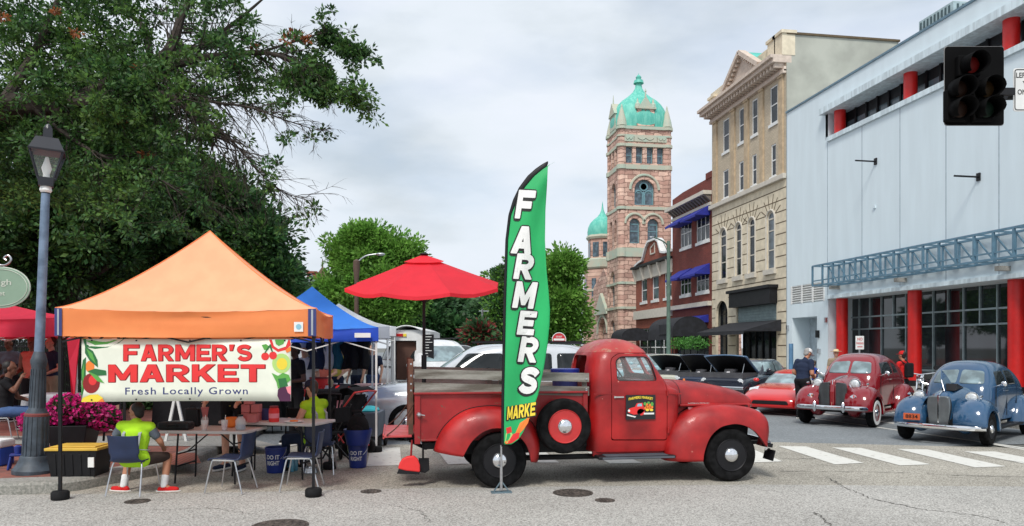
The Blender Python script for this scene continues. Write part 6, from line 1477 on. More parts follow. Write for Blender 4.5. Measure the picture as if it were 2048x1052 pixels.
# ------------------------------------------------------------------ tables
m_tabtop = mat('table_plastic', (.58, .55, .53), rough=.5, var=.05)
TC = {}
def table(label, p0, p1, dpt, z, group='folding tables under the tents', cloth=None, legs_=True):
    a = Vector(p0 + (0,)); c = Vector(p1 + (0,)); d = (c - a).normalized(); n_ = Vector((-d.y, d.x, 0)); L_ = (c - a).length; mid = (a + c) / 2 + n_ * dpt / 2
    t = thing('folding_table', label, 'table', mid, atan2(d.y, d.x), group)
    b = B(); b.box(-L_ / 2, L_ / 2, -dpt / 2, dpt / 2, z - .04, z); b.build('tabletop', m_tabtop, t, local=True, bevel=.012)
    if legs_:
        for s_ in (-1, 1):
            x = s_ * (L_ / 2 - .2); b = B()
            for q in (-1, 1): b.tube([(x, q * dpt * .36, z - .04), (x + s_ * .03, q * dpt * .40, .01)], .012, 8)
            b.bar((x + s_ * .02, -dpt * .38, .22), (x + s_ * .02, dpt * .38, .22), .018); b.bar((x, 0, z - .3), (x - s_ * .3, 0, z - .05), .014); b.bar((x, -dpt * .36, z - .3), (x, dpt * .36, z - .3), .015)
            b.build('leg', m_black, t, local=True)
    return t, mid, d, n_
zt1 = .71
T1, m1, d1, n1 = table('left white-topped folding table with a black case and clear cups', W(318, 9.15), W(492, 9.05), .62, zz(865, 9.1) + .02)
T2, m2, d2, n2 = table('right white-topped folding table with pink cartons and a red canister', W(436, 9.70), W(624, 9.35), .62, zz(845, 9.5) + .0)
z1_, z2_ = zz(865, 9.1) + .02, zz(845, 9.5)
def put(name, label, cat, px, Y, z, parts, group=None):
    x, y = W(px, Y); t = thing(name, label, cat, (x, y, z), CAMROT, group)
    for pn, fn, m, kw in parts: b = B(); fn(b); b.build(pn, m, t, local=True, **kw)
    return t
sm = dict(smooth=True)
m_cup = bpy.data.materials.new('clear_plastic'); m_cup.use_nodes = True; _p = m_cup.node_tree.nodes['Principled BSDF']; _p.inputs['Base Color'].default_value = (.8, .8, .8, 1); _p.inputs['Alpha'].default_value = .45; _p.inputs['Roughness'].default_value = .12
put('carry_case', 'black soft case lying on the left folding table', 'case', 352, 9.25, z1_, [('case', lambda b: b.box(-.20, .20, -.10, .10, 0, .10), m_black, dict(bevel=.03)), ('handle', lambda b: b.tube([(-.06, -.1, .05), (-.05, -.13, .07), (.05, -.13, .07), (.06, -.1, .05)], .008, 6), m_black, {})])
for i, (px, Y, lab, m) in enumerate(((409, 9.15, 'clear cup with an orange drink on the left table', 'orange'), (449, 9.15, 'clear cup of pale drink at the right end of the left table', 'pink'))):
    put('drink_cup', lab, 'cup', px, Y, z1_, [('cup', lambda b: b.lathe([(.03, 0), (.042, .13), (.04, .13), (.029, .004)], n=18), m_cup, sm), ('drink', lambda b: b.lathe([(.0, .01), (.029, .01), (.035, .07), (.0, .07)], n=16), inks[m], sm), ('straw', lambda b: b.tube([(0, 0, .02), (.01, .01, .19)], .004, 6), inks['white'], {})], 'drink cups on the tables')
put('orange_bowl', 'small orange bowl standing between the cups', 'bowl', 462, 9.5, z1_, [('bowl', lambda b: b.lathe([(.04, 0), (.07, .03), (.075, .13), (.07, .13), (.06, .03), (0, .02)], n=20), inks['orange'], sm)])
put('water_jug', 'clear round jug with bluish water in front of the cartons', 'jug', 481, 9.2, z1_, [('jug', lambda b: b.lathe([(.055, 0), (.062, .02), (.062, .12), (.045, .15), (.03, .16), (.03, .17)], n=20), m_cup, sm), ('water', lambda b: b.lathe([(.0, .01), (.055, .01), (.056, .07), (.0, .07)], n=18), mat('bluish_water', (.12, .2, .32), rough=.1), sm), ('lid', lambda b: b.lathe([(.034, .17), (.034, .19), (.0, .19)], n=16), m_black, sm)])
m_carton = mat('pink_carton', srgb(190, 110, 110), rough=.7, var=.1)
for i, (px, zo, Y) in enumerate(((494, 0, 9.75), (512, 0, 9.75), (494, .11, 9.75), (513, .11, 9.75), (499, .22, 9.75), (506, 0, 9.55))):
    put('carton', ['left bottom', 'right bottom', 'left middle', 'right middle', 'topmost', 'front'][i] + ' pink-brown carton of the small pile on the right table', 'carton', px, Y, z2_ + zo, [('box', lambda b: b.box(-.055, .055, -.06, .06, 0, .105), m_carton, dict(bevel=.003)), ('flap', lambda b: b.box(-.054, .054, -.002, .002, .105, .108), m_groove, {})], 'cartons on the right table')
put('canister', 'red round canister with printed band on the right table', 'canister', 548, 9.6, z2_, [('can', lambda b: b.lathe([(.062, 0), (.065, .01), (.065, .15), (.06, .17), (.05, .18), (.05, .19), (.0, .195)], n=24), inks['red'], sm), ('label_band', lambda b: b.lathe([(.0662, .05), (.0662, .11)], n=24), inks['pink'], sm), ('lid', lambda b: b.lathe([(.054, .18), (.054, .205), (0, .207)], n=20), inks['darkred'], sm)])
put('paper_plate', 'white paper plate with food on the right table', 'plate', 588, 9.5, z2_, [('plate', lambda b: b.lathe([(.0, .004), (.08, .006), (.12, .02), (.12, .016), (.08, .0)], n=24), inks['white'], sm), ('food', lambda b: (b.ball((.01, 0, .02), (.05, .03, .015)), b.ball((-.04, .02, .018), (.02, .02, .012))), inks['orange'], sm)])
put('blue_tub', 'dark blue tub on the table between the cartons and the canister', 'tub', 532, 9.9, z2_, [('tub', lambda b: b.lathe([(.09, 0), (.10, .14), (.09, .14), (.08, .02), (0, .02)], n=20), inks['navy'], sm)])
put('speaker_case', 'tall dark case standing on the left table behind the black bag', 'case', 385, 9.6, z1_, [('case', lambda b: b.box(-.09, .09, -.05, .05, 0, .24), m_black, dict(bevel=.02)), ('handle', lambda b: b.tube([(-.04, 0, .24), (-.03, 0, .27), (.03, 0, .27), (.04, 0, .24)], .006, 6), m_black, {})])
put('flower_jar', 'small jar with a pink paper cone behind the orange cup', 'jar', 410, 9.6, z1_, [('jar', lambda b: b.lathe([(.04, 0), (.045, .1), (.03, .13)], n=16), m_cup, sm), ('cone', lambda b: b.lathe([(.015, .05), (.05, .25)], n=10), m_carton, sm)])
# buckets
m_bk = mat('bucket_blue', (.012, .03, .20), rough=.4, var=.1)
def bucket(label, px, py, s_, text, group='blue buckets'):
    Y = FP * EH / (py - HY); x, y = W(px, Y); t = thing('bucket', label, 'bucket', (x, y, 0), CAMROT, group, s_)
    b = B(); b.lathe([(.125, 0), (.128, .01), (.148, .33), (.155, .335), (.155, .36), (.148, .365), (.14, .36), (.118, .01), (0, .01)], n=28); b.build('pail', m_bk, t, local=True, smooth=True, ang=30)
    b = B(); b.tube([(.155 * cos(pi * k / 16), -.02 - .10 * sin(pi * k / 16), .33 - .16 * sin(pi * k / 16)) for k in range(17)], .004, 5); b.build('handle', m_steel, t, local=True)
    if text:
        for i, s2 in enumerate(('DO IT', 'RIGHT')):
            b = B(); textmesh(b, s2, (0, 0, 0), (1, 0, 0), (0, 1, 0), 1, 1, off=.02); subdiv(b, 1)
            b.v = [((.135 + .055 * (.20 - i * .085 + w * .062)) * sin((u - .5) * 1.25), -(.135 + .055 * (.20 - i * .085 + w * .062)) * cos((u - .5) * 1.25), .20 - i * .085 + w * .062) for u, w, _ in b.v]; b.build('lettering', inks['white'], t, local=True, recalc=False)
    return t
bucket('blue bucket with white writing DO IT RIGHT beside the tent leg', 716, 934, .93, True); bucket('blue bucket with white writing under the right table', 552, 944, .95, True)
x, y = W(716, 10.45); t = thing('backpack', 'black bag hanging over the blue bucket pile', 'backpack', (x, y, .33), CAMROT)
b = B(); b.ball((0, 0, .22), (.16, .11, .22), 16, 10); b.ball((0, -.09, .16), (.11, .05, .13), 12, 8); b.build('bag', FB['black'], t, local=True, smooth=True)
b = B(); b.tube([(-.08, .05, .4), (-.06, -.08, .48), (.05, -.08, .48), (.08, .05, .4)], .015, 6); b.build('strap', FB['black'], t, local=True)
x, y = W(716, 10.45); t = thing('storage_bin', 'blue bin under the black bag, on top of the DO IT RIGHT bucket', 'bin', (x, y, .33), CAMROT); b = B(); b.lathe([(.15, 0), (.16, .02), (.20, .20), (.20, .22), (.18, .2), (.14, .02)], n=24); b.build('bin', m_bk, t, local=True, smooth=True)
for i, (px, py) in enumerate(((576, 941), (584, 943), (591, 941), (580, 937))):
    x, y = G(px, py); t = thing('water_bottle', 'clear blue-tinted water bottle, one of a cluster next to the bucket under the table', 'bottle', (x, y, 0), 0, 'water bottles under the table')
    b = B(); b.lathe([(.03, 0), (.033, .01), (.033, .15), (.012, .19), (.012, .205)], n=14); b.build('bottle', mat('bottle_blue', (.10, .30, .42), rough=.1, spec=.8), t, local=True, smooth=True); b = B(); b.lathe([(.014, .205), (.014, .225), (0, .225)], n=10); b.build('cap', inks['white'], t, local=True)
x, y = G(621, 945); t = thing('dog_bowl', 'steel dog bowl on the road beside the tent leg', 'bowl', (x, y, 0)); b = B(); b.lathe([(.09, 0), (.10, .005), (.08, .065), (.085, .07), (.07, .068), (.06, .02), (0, .015)], n=28); b.build('bowl', m_steel, t, local=True, smooth=True)
b = B(); b.lathe([(.0, .03), (.062, .03)], n=20); b.build('water', m_glass, t, local=True)
# storage tote, cooler, blue stand, planter
x, y = G(160, 949, .125); t = thing('storage_tote', 'black storage tote with a yellow lid on the kerb', 'tote', (x, y, .125), CAMROT + .05)
b = B(); w0, w1 = .26, .30; h_ = .32
b.grid([[(-w0, -.17, 0), (w0, -.17, 0), (w0, .19, 0), (-w0, .19, 0)], [(-w1, -.20, h_), (w1, -.20, h_), (w1, .22, h_), (-w1, .22, h_)]], closed=True, capends=True)
for s_ in range(5): xx = -.2 + s_ * .1; b.bar((xx, -.178, .02), (xx, -.20, h_ - .04), .03, .008)
b.build('box', m_black, t, local=True, bevel=.015)
b = B(); b.box(-.315, .315, -.215, .235, h_, h_ + .035); b.box(-.27, .27, -.17, .19, h_ + .036, h_ + .05); lid = b.build('lid', mat('yellow_lid', (.72, .46, .06), rough=.5, var=.1), t, local=True, bevel=.012)
b = B(); b.box(.20, .27, -.208, -.19, .12, .24); b.build('label_plate', inks['white'], t, local=True)
x, y = G(-18, 930, .125); t = thing('cooler', 'blue cooler with a white lid cut off by the left edge', 'cooler', (x, y, .125), CAMROT); b = B(); b.box(-.25, .22, -.15, .15, 0, .24); b.build('body', mat('cooler_blue', (.02, .08, .42), rough=.4), t, local=True, bevel=.02); b = B(); b.box(-.26, .23, -.16, .16, .24, .35); b.build('lid', inks['white'], t, local=True, bevel=.03)
b = B(); b.box(.05, .2, -.163, -.158, .27, .31); b.build('sticker', inks['red'], t, local=True)
x, y = G(36, 938, .125); t = thing('step_stool', 'small dark blue plastic stool beside the lamp post base', 'stool', (x, y, .125), .3); b = B(); b.box(-.09, .09, -.07, .07, .17, .20)
for sx in (-1, 1):
    for sy in (-1, 1): b.bar((sx * .07, sy * .05, .17), (sx * .10, sy * .075, 0), .03)
b.build('stool', m_bk, t, local=True, bevel=.01); b = B(); b.lathe([(.04, .2), (.045, .29), (.02, .31), (.0, .31)], n=12); b.build('jug', m_bk, t, local=True, smooth=True)
# planter
x, y = G(148, 915, .13); Yp = depth(x, y); t = thing('flower_planter', 'black planter overflowing with magenta petunias behind the tote', 'planter', (x, y, .13)); zt_ = zz(848, Yp)
b = B(); w0, w1 = .19, .27; b.grid([[(x + a * w, y + c * w, z) for a, c in ((-1, -1), (1, -1), (1, 1), (-1, 1))] for w, z in ((w0, .13), (w1, zt_), (w1 - .03, zt_), (w1 - .04, zt_ - .1))], closed=True, capends=True); b.build('pot', m_black, t, bevel=.01)
def leafmesh(name, pts, size, mats, par, seed=1, aspect=.5, up=.3, local=False):
    """many small leaf faces; pts (n,3) numpy"""
    r = np.random.default_rng(seed); n = len(pts); 
    d = r.normal(size=(n, 3)); d /= np.linalg.norm(d, axis=1)[:, None]; nrm = r.normal(size=(n, 3)); nrm[:, 2] += up; sd_ = np.cross(d, nrm); sd_ /= np.linalg.norm(sd_, axis=1)[:, None] + 1e-9
    s_ = (size * r.uniform(.6, 1.3, n))[:, None]; V = np.stack([pts - d * s_, pts - sd_ * s_ * aspect, pts + d * s_, pts + sd_ * s_ * aspect], 1).reshape(-1, 3)
    if par is not None: V = V - np.array(par.location)
    me = bpy.data.meshes.new(name); me.vertices.add(4 * n); me.vertices.foreach_set('co', V.astype(np.float32).ravel()); me.loops.add(4 * n); me.loops.foreach_set('vertex_index', np.arange(4 * n, dtype=np.int32)); me.polygons.add(n)
    me.polygons.foreach_set('loop_start', np.arange(0, 4 * n, 4, dtype=np.int32)); me.polygons.foreach_set('loop_total', np.full(n, 4, dtype=np.int32)); 
    if not isinstance(mats, (list, tuple)): mats = [mats]
    for m in mats: me.materials.append(m)
    if len(mats) > 1: me.polygons.foreach_set('material_index', r.integers(0, len(mats), n).astype(np.int32))
    me.update(calc_edges=True); o = bpy.data.objects.new(name, me); COL.objects.link(o)
    if par is not None: o.parent = par
    return o
def blob_pts(c, rad, n, seed, shell=.5):
    r = np.random.default_rng(seed); d = r.normal(size=(n, 3)); d /= np.linalg.norm(d, axis=1)[:, None]; rr = r.uniform(shell, 1, n) ** (1 / 2); return np.array(c) + d * rr[:, None] * np.array(rad)
m_pleaf = mat('petunia_leaf', (.035, .10, .025), rough=.6, island=.5, transl=.3); m_pet = mat('petunia', (.62, .02, .22), rough=.6, island=.4, transl=.3, var=.2)
cs_ = [(x + dx, y + dy, zt_ + .10 + dz) for dx, dy, dz in ((-.35, 0, -.02), (-.15, -.1, .08), (.1, -.1, .10), (.3, -.05, .04), (.42, 0, -.02), (0, .15, .12), (-.5, .0, -.06), (-.05, -.15, .16))]
leafmesh('leaves', np.concatenate([blob_pts(c, (.2, .2, .16), 700, i) for i, c in enumerate(cs_)]), .028, m_pleaf, t)
leafmesh('flowers', np.concatenate([blob_pts(c, (.22, .22, .19), 330, 50 + i, .8) for i, c in enumerate(cs_)]), .030, m_pet, t, aspect=.85)
# ================================================================== lamp post at the kerb
lx, ly_ = G(69, 945, .125); YL = depth(lx, ly_)
LP = thing('street_lamp', 'grey lamp post with a fluted dark base and four-sided lantern on the kerb', 'street lamp', (lx, ly_, .125), rot=(0, radians(2.1), 0))
zL = lambda py: zz(py, YL) - .125
m_post = mat('post_blue_grey', srgb(112, 132, 156), rough=.55, scale=6, col2=srgb(82, 100, 122), bump=.15, bscale=25, metal=.1)
m_base = mat('post_base', srgb(62, 72, 82), rough=.55, var=.25, scale=8, bump=.15, bscale=25)
b = B(); b.lathe([(.058, zL(722)), (.049, zL(390)), (.045, zL(382))], n=24); b.build('pole', m_post, LP, local=True, smooth=True)
b = B(); R0 = .20
prof = [(.235, .0), (.235, .045), (.215, .07), (.185, .12), (.165, .17), (.16, .20), (.15, .22)]
b.lathe([(r * 1.05, h) for r, h in prof], n=28)
b.lathe([(.140, .22), (.132, zL(830)), (.128, zL(826)), (.09, zL(815)), (.078, zL(735)), (.09, zL(728)), (.095, zL(722)), (.08, zL(714)), (.068, zL(708)), (.06, zL(703))], n=28)
for k in range(16): a = 2 * pi * k / 16; b.bar((.14 * cos(a), .14 * sin(a), .23), (.13 * cos(a), .13 * sin(a), zL(832)), .018); b.bar((.09 * cos(a), .09 * sin(a), zL(814)), (.079 * cos(a), .079 * sin(a), zL(738)), .012)
b.build('base', m_base, LP, local=True, smooth=True, ang=30)
b = B(); b.lathe([(.136, zL(832)), (.138, zL(828)), (.11, zL(822))], n=28); b.build('ring', mat('rust_ring', srgb(120, 60, 58), rough=.8), LP, local=True, smooth=True)
m_lan = mat('lantern_black', (.02, .022, .03), rough=.4, var=.15)
def frustum(b, z0, w0, z1, w1, caps_=True): b.grid([[(a * w, c * w, z) for a, c in ((-1, -1), (1, -1), (1, 1), (-1, 1))] for z, w in ((z0, w0), (z1, w1))], closed=True, capends=caps_)
LN = []
def lantern(par, z0, s_, m=m_lan, rz=.35):
    R_ = Matrix.Rotation(rz, 3, 'Z'); fx = lambda b: setattr(b, 'v', [tuple(R_ @ Vector(v)) for v in b.v])
    b = B(); frustum(b, z0, .075 * s_, z0 + .10 * s_, .085 * s_); b.lathe([(.045 * s_, -.09 * s_), (.05 * s_, 0)], (0, 0, z0), n=16)
    zc = z0 + .10 * s_; zt = zc + .30 * s_; frustum(b, zt, .185 * s_, zt + .02 * s_, .19 * s_); frustum(b, zt + .02 * s_, .18 * s_, zt + .17 * s_, .115 * s_); frustum(b, zt + .17 * s_, .05 * s_, zt + .30 * s_, .045 * s_); b.lathe([(.05 * s_, 0), (.03 * s_, .05 * s_), (.0, .07 * s_)], (0, 0, zt + .29 * s_), n=12)
    for a, c in ((-1, -1), (1, -1), (1, 1), (-1, 1)): b.bar((a * .085 * s_, c * .085 * s_, zc), (a * .168 * s_, c * .168 * s_, zt), .02 * s_)
    fx(b); o = b.build('lantern', m, par, local=True)
    b = B(); frustum(b, zc, .078 * s_, zt, .16 * s_, False); fx(b); b.build('pane', m_pane, o, local=True)
    b = B(); b.lathe([(.035 * s_, .01), (.035 * s_, .05 * s_), (.055 * s_, .12 * s_), (.03 * s_, .20 * s_), (.02 * s_, .25 * s_), (0, .26 * s_)], (0, 0, zc), n=16); b.build('bulb', inks['white'], o, local=True, smooth=True); return o
lantern(LP, zL(372), 1.05)
b = B(); b.lathe([(.055, zL(384)), (.07, zL(380)), (.06, zL(372))], n=16); b.build('collar', inks['white'], LP, local=True, smooth=True)
for px, py, Y, lab in ((108, 575, 22, 'dark plaza lamp behind the grey lamp post'), (165, 572, 22, 'dark plaza lamp right of the lamp post, above the orange tent corner')):
    x, y = W(px, Y); t = thing('plaza_lamp', lab, 'street lamp', (x, y, .13), 0, 'dark lamps on the plaza'); b = B(); zt_ = zz(602, Y) - .13; b.lathe([(.12, 0), (.08, .6), (.05, zt_)], n=12); b.build('pole', m_lan, t, local=True, smooth=True); lantern(t, zt_, 1.0, rz=.1 * px)
# oval sign on scroll bracket
x, y = W(2, 12); t = thing('hanging_sign', 'pale green oval sign with white writing hanging from a scroll bracket at the left edge', 'sign', (x, y, zz(575, 12)), CAMROT)
ew, eh = 58 / FP * 12, 40 / FP * 12
b = B(); b.lathe([(1, -.015), (1, .015)], axis='y', n=40, sq=(ew, eh)); o = b.build('board', mat('sage_green', srgb(132, 158, 138), rough=.5, var=.04), t, local=True)
b = B(); b.tube([(ew * .93 * cos(2 * pi * k / 40), -.02, eh * .91 * sin(2 * pi * k / 40)) for k in range(41)], .006, 5, cap=False); b.tube([(ew * cos(2 * pi * k / 40), 0, eh * sin(2 * pi * k / 40)) for k in range(41)], .014, 6, cap=False)
textmesh(b, 'lgh', (-.02, -.022, .01), (1, 0, 0), (0, 0, 1), .20, .12, off=.01); textmesh(b, 'et', (-.02, -.022, -.13), (1, 0, 0), (0, 0, 1), .10, .06, off=.01); b.build('lettering', mat('sign_cream', (.55, .6, .52)), o, local=True, recalc=False)
b = B(); b.tube(smooth_list([(-1.6, 0, .38), (-.6, 0, .42), (-.2, 0, .40), (.05, 0, .36), (.16, 0, .44), (.12, 0, .52), (.05, 0, .48), (.09, 0, .44)], 40), .016, 6); b.tube([(-.3, 0, .41), (-.3, 0, eh * .85)], .012, 6); b.tube([(.05, 0, .36), (.05, 0, eh * .98)], .01, 6)
b.tube([(-1.6, 0, -zz(575, 12) + .13), (-1.6, 0, .7)], .05, 10); b.build('bracket', m_steel, t, local=True)
# ================================================================== plaza background: fence, stall table, people
m_cloth_s = mat('silver_cloth', (.42, .43, .46), rough=.5, var=.2, scale=4, bump=.3, bscale=10)
def drape(b, L_, D_, z, drop=.5, seed=1):
    r = random.Random(seed); ring = []
    n = 60
    for k in range(n):
        a = 2 * pi * k / n; ex = 6; q = (abs(cos(a)) ** ex + abs(sin(a)) ** ex) ** (-1 / ex); ring.append((cos(a) * q, sin(a) * q))
    rows = [[(p[0] * L_ / 2 * .02, p[1] * D_ / 2 * .02, z + .008) for p in ring], [(p[0] * L_ / 2, p[1] * D_ / 2, z + .008) for p in ring]]
    for i in range(1, 7):
        f = i / 6; rows.append([(p[0] * (L_ / 2 + .01 + f * (.03 + .03 * sin(k * 1.9 + f))), p[1] * (D_ / 2 + .01 + f * (.03 + .03 * sin(k * 1.9))), z - drop * f) for k, p in enumerate(ring)])
    b.grid(rows, closed=True)
def stall(px0, px1, Y, z, m, lab, clab, D_=.7, drop=.55):
    a, c = W(px0, Y), W(px1, Y); T, mid, d, n_ = table(lab, a, c, D_, z); L_ = (Vector(a) - Vector(c)).length
    b = B(); drape(b, L_, D_, z, drop); o = b.build('tablecloth', m, None, smooth=True); 
    o.location = mid; o.rotation_euler = (0, 0, atan2(d.y, d.x)); tag(o, clab, 'tablecloth')
stall(38, 150, 12.9, .13 + .74, m_cloth_s, 'plaza stall table under the silver cloth', 'silver-grey cloth draped over the plaza stall table')
person('person in a coral top standing behind the silver-clothed table', W(66, 14.3) + (.13,), CAMROT + pi, 'stand', dict(haL=(-.2, .28, 1.05), haR=(.2, .28, 1.05)), skin='brown', top='coral', bottom='black', hair='black', sleeves='none', girth=1.1, vox=.018)
person('person in jeans and a dark patterned top sitting at the left edge', W(10, 12.4) + (.13,), CAMROT - 1.2, 'sit', dict(haR=(.1, .25, 1.05), elR=(.24, .18, .85)), skin='brown', top='black', bottom='jeans', hair='black', vest=False, vox=.018)
x, y = W(0, 12.4)
cc = dup(CH, (x, y, .13), CAMROT - 1.2, 'navy chair under the seated person in jeans at the left edge', scale=.95); 
person('bare-legged passer-by in dark clothes behind the planter', W(222, 13.6) + (.13,), CAMROT - 1.4, 'stand', dict(anL=(-.13, -.15, .12), knL=(-.12, .0, .5), anR=(.13, .22, .09), toR=(.14, .38, .03), knR=(.12, .14, .5)), skin='fair', top='black', bottom='black', legs='short', hair='brown', vox=.018)
# iron fence
fA, fB = W(-160, 17.5), W(215, 17.0)
t = thing('iron_fence', 'black iron railing along the plaza behind the stalls', 'fence', fA + (.13,))
b = B(); zt_ = zz(680, 17.3); n = 110
for i in range(n + 1): f = i / n; p = (fA[0] + (fB[0] - fA[0]) * f, fA[1] + (fB[1] - fA[1]) * f); b.bar((*p, .13), (*p, zt_), .022 if i % 14 else .06)
pk = b.build('pickets', m_black, t); b = B()
for z in (.25, zt_ - .15, zt_ - .4): b.bar((*fA, z), (*fB, z), .035)
b.build('rail', m_black, t)
t = thing('low_wall', 'pale low wall and hedge base behind the iron railing', 'wall', W(-200, 19.5) + (0,)); b = B(); a, c = Vector(W(-260, 19.5) + (0,)), Vector(W(560, 19.5) + (0,)); b.bar(a + Vector((0, 0, .75)), c + Vector((0, 0, .75)), .3, 1.5); b.build('wall', mat('dark_wall', (.035, .03, .028), rough=.9, var=.4, scale=2), t)
b = B(); b.bar(a + Vector((0, 0, 1.62)), c + Vector((0, 0, 1.62)), .36, .24); b.build('coping', mat('beige_stone', (.42, .38, .30), rough=.8), t)
# sandwich frames / stand poles near the planter
t = thing('display_easel', 'dark folding display easel beside the planter', 'easel', W(200, 11.5) + (.13,)); b = B(); Y = 11.2
for p, q in (((182, 880), (190, 800)), ((207, 882), (215, 800)), ((240, 850), (241, 805)), ((186, 850), (210, 852))): b.bar(W(p[0], Y) + (max(.13, zz(p[1], Y)),), W(q[0], Y) + (zz(q[1], Y),), .025)
b.build('frame', m_black, t)
def adirondack(px, Y, lab):
    x, y = W(px, Y); t = thing('white_easel', lab, 'easel', (x, y, .0), CAMROT); b = B(); b.bar((-.2, 0, 0), (.0, 0, .95), .04); b.bar((.2, 0, 0), (.0, 0, .95), .04); b.bar((-.1, .02, .45), (.1, .02, .45), .035); b.bar((0, .35, 0), (0, .05, .9), .03); b.build('frame', m_white, t, local=True)
adirondack(352, 12.4, 'white A-shaped easel legs seen under the banner'); 
# ------------------------------------------------------------------ goods and people under the blue tent
stall(590, 700, 13.6, .78, FB['white'], 'table with red and white goods under the blue tent', 'white cloth over the table of goods under the blue tent', drop=.3)
stall(705, 790, 18.2, .78, fab('pale_pink', (.72, .45, .46)), 'table under the far white tent', 'pale pink cloth on the table under the far white tent', drop=.6)
stall(300, 560, 14.5, .85, FB['black'], 'long dark table behind the orange tent', 'dark cloth over the long table behind the orange tent', drop=.7)
gi = 0
for k in range(16):
    px = 592 + (k * 7) % 108 + (k % 3); m = ['red', 'white', 'orange', 'red', 'pink', 'yellow', 'white', 'red'][k % 8]
    nm, ct = (('goods_jar', 'jar') if k % 2 else ('goods_box', 'box')); Yk = 13.7 + (k % 3) * .2
    fn = (lambda b: b.lathe([(.05, 0), (.055, .02), (.055, .16), (.035, .19), (.035, .21), (0, .21)], n=12)) if k % 2 else (lambda b: b.box(-.08, .08, -.06, .06, 0, .14))
    fn2 = (lambda b: b.lathe([(.04, .21), (.04, .235), (0, .235)], n=12)) if k % 2 else (lambda b: b.box(-.085, .085, -.065, .065, .14, .16))
    put(nm, f'small {m} {ct} among the goods on the table under the blue tent', ct, px, Yk, .79, [('body', fn, inks[m], {}), ('lid', fn2, inks['white' if m != 'white' else 'red'], {})], 'goods under the blue tent')
put('goods_bin', 'tall red bin standing on the table under the blue tent', 'bin', 638, 13.9, .79, [('bin', lambda b: b.lathe([(.14, 0), (.17, .34), (.16, .34), (.13, .02)], n=20), inks['red'], sm), ('rim', lambda b: b.lathe([(.175, .32), (.175, .35)], n=20), inks['darkred'], sm)])
person('person in black standing at the right end of the banner under the blue tent', W(592, 13.0), CAMROT + pi - .8, 'stand', dict(haL=(-.1, .3, 1.1), haR=(.1, .3, 1.1)), skin='dark', top='black', bottom='black', hair='black', vox=.018)
person('person in a white sun hat standing among the goods', W(610, 14.8), CAMROT + pi, 'stand', None, skin='fair', top='white', bottom='khaki', hair='brown', cap='white', vox=.018)
person('child in a pink top sitting among the strollers', W(684, 12.6), CAMROT + 2.4, 'sit', None, skin='fair', top='pink', bottom='black', hair='brown', cap='red', sc=.78, vox=.018)
person('person in dark clothes at the far white tent', W(714, 19.4), CAMROT + 2.6, 'stand', None, skin='fair', top='grey', bottom='navy', hair='grey', vox=.02)
person('person leaning behind the pale pink table', W(746, 19.6), CAMROT + 2.9, 'stand', None, skin='fair', top='navy', bottom='jeans', hair='brown', vox=.02)
person('person with pink top behind the dark table under the banner', W(395, 15.4), CAMROT + 3.0, 'stand', None, skin='brown', top='pink', bottom='black', hair='black', vox=.02)
for px, Y, rz, tp, bt, hr, lab in ((650, 16.5, 2.9, 'coral', 'khaki', 'brown', 'shopper in a coral top behind the red goods'), (628, 17.2, .3, 'black', 'jeans', 'black', 'shopper in black with back turned deep under the blue tent'), (672, 18.5, 3.2, 'yellow', 'navy', 'grey', 'shopper in a pale yellow top deep under the blue tent'), (20, 15.8, 3.0, 'grey', 'black', 'black', 'person in grey behind the crimson tent stall'), (104, 15.2, 2.6, 'navy', 'khaki', 'brown', 'person in navy between the lamp post and the red curtain'), (515, 15.6, 3.3, 'white', 'jeans', 'black', 'person in white at the dark table behind the banner')):
    person(lab, W(px, Y) + (.13 if px < 200 else 0,), CAMROT + rz, 'stand', dict(haL=(-.15, .3, 1.0), haR=(.2, .22, .95)), skin='brown' if hr == 'black' else 'fair', top=tp, bottom=bt, hair=hr, vox=.02)
# hanging clothes
for px, m, lab in ((632, 'navy', 'navy garment hanging from the blue tent frame'), (650, 'white', 'white garment hanging from the blue tent frame'), (668, 'teal', 'teal garment hanging from the blue tent frame'), (700, 'black', 'black garment hanging from the blue tent frame'), (722, 'black', 'second black garment hanging near the tent leg')):
    x, y = W(px, 14.6); z1 = zz(672, 14.6); t = thing('garment', lab, 'clothing', (x, y, z1), CAMROT, 'clothes hung under the blue tent')
    b = B(); b.grid([[(-.16 - .04 * sin(i) + .0, .02 * sin(i * 2), -.04 - i * .09), (-.05, .05, -.02 - i * .09), (.05, -.03, -.02 - i * .09), (.16 + .03 * cos(i * 1.3), .02, -.04 - i * .09)] for i in range(8)]); b.build('cloth', FB[m], t, local=True, smooth=True, solid=.01)
    b = B(); b.tube([(-.15, 0, -.05), (0, 0, .02), (.15, 0, -.05)], .006, 5); b.tube([(0, 0, .02), (0, 0, .09)], .004, 5); b.build('hanger', m_steel, t, local=True)
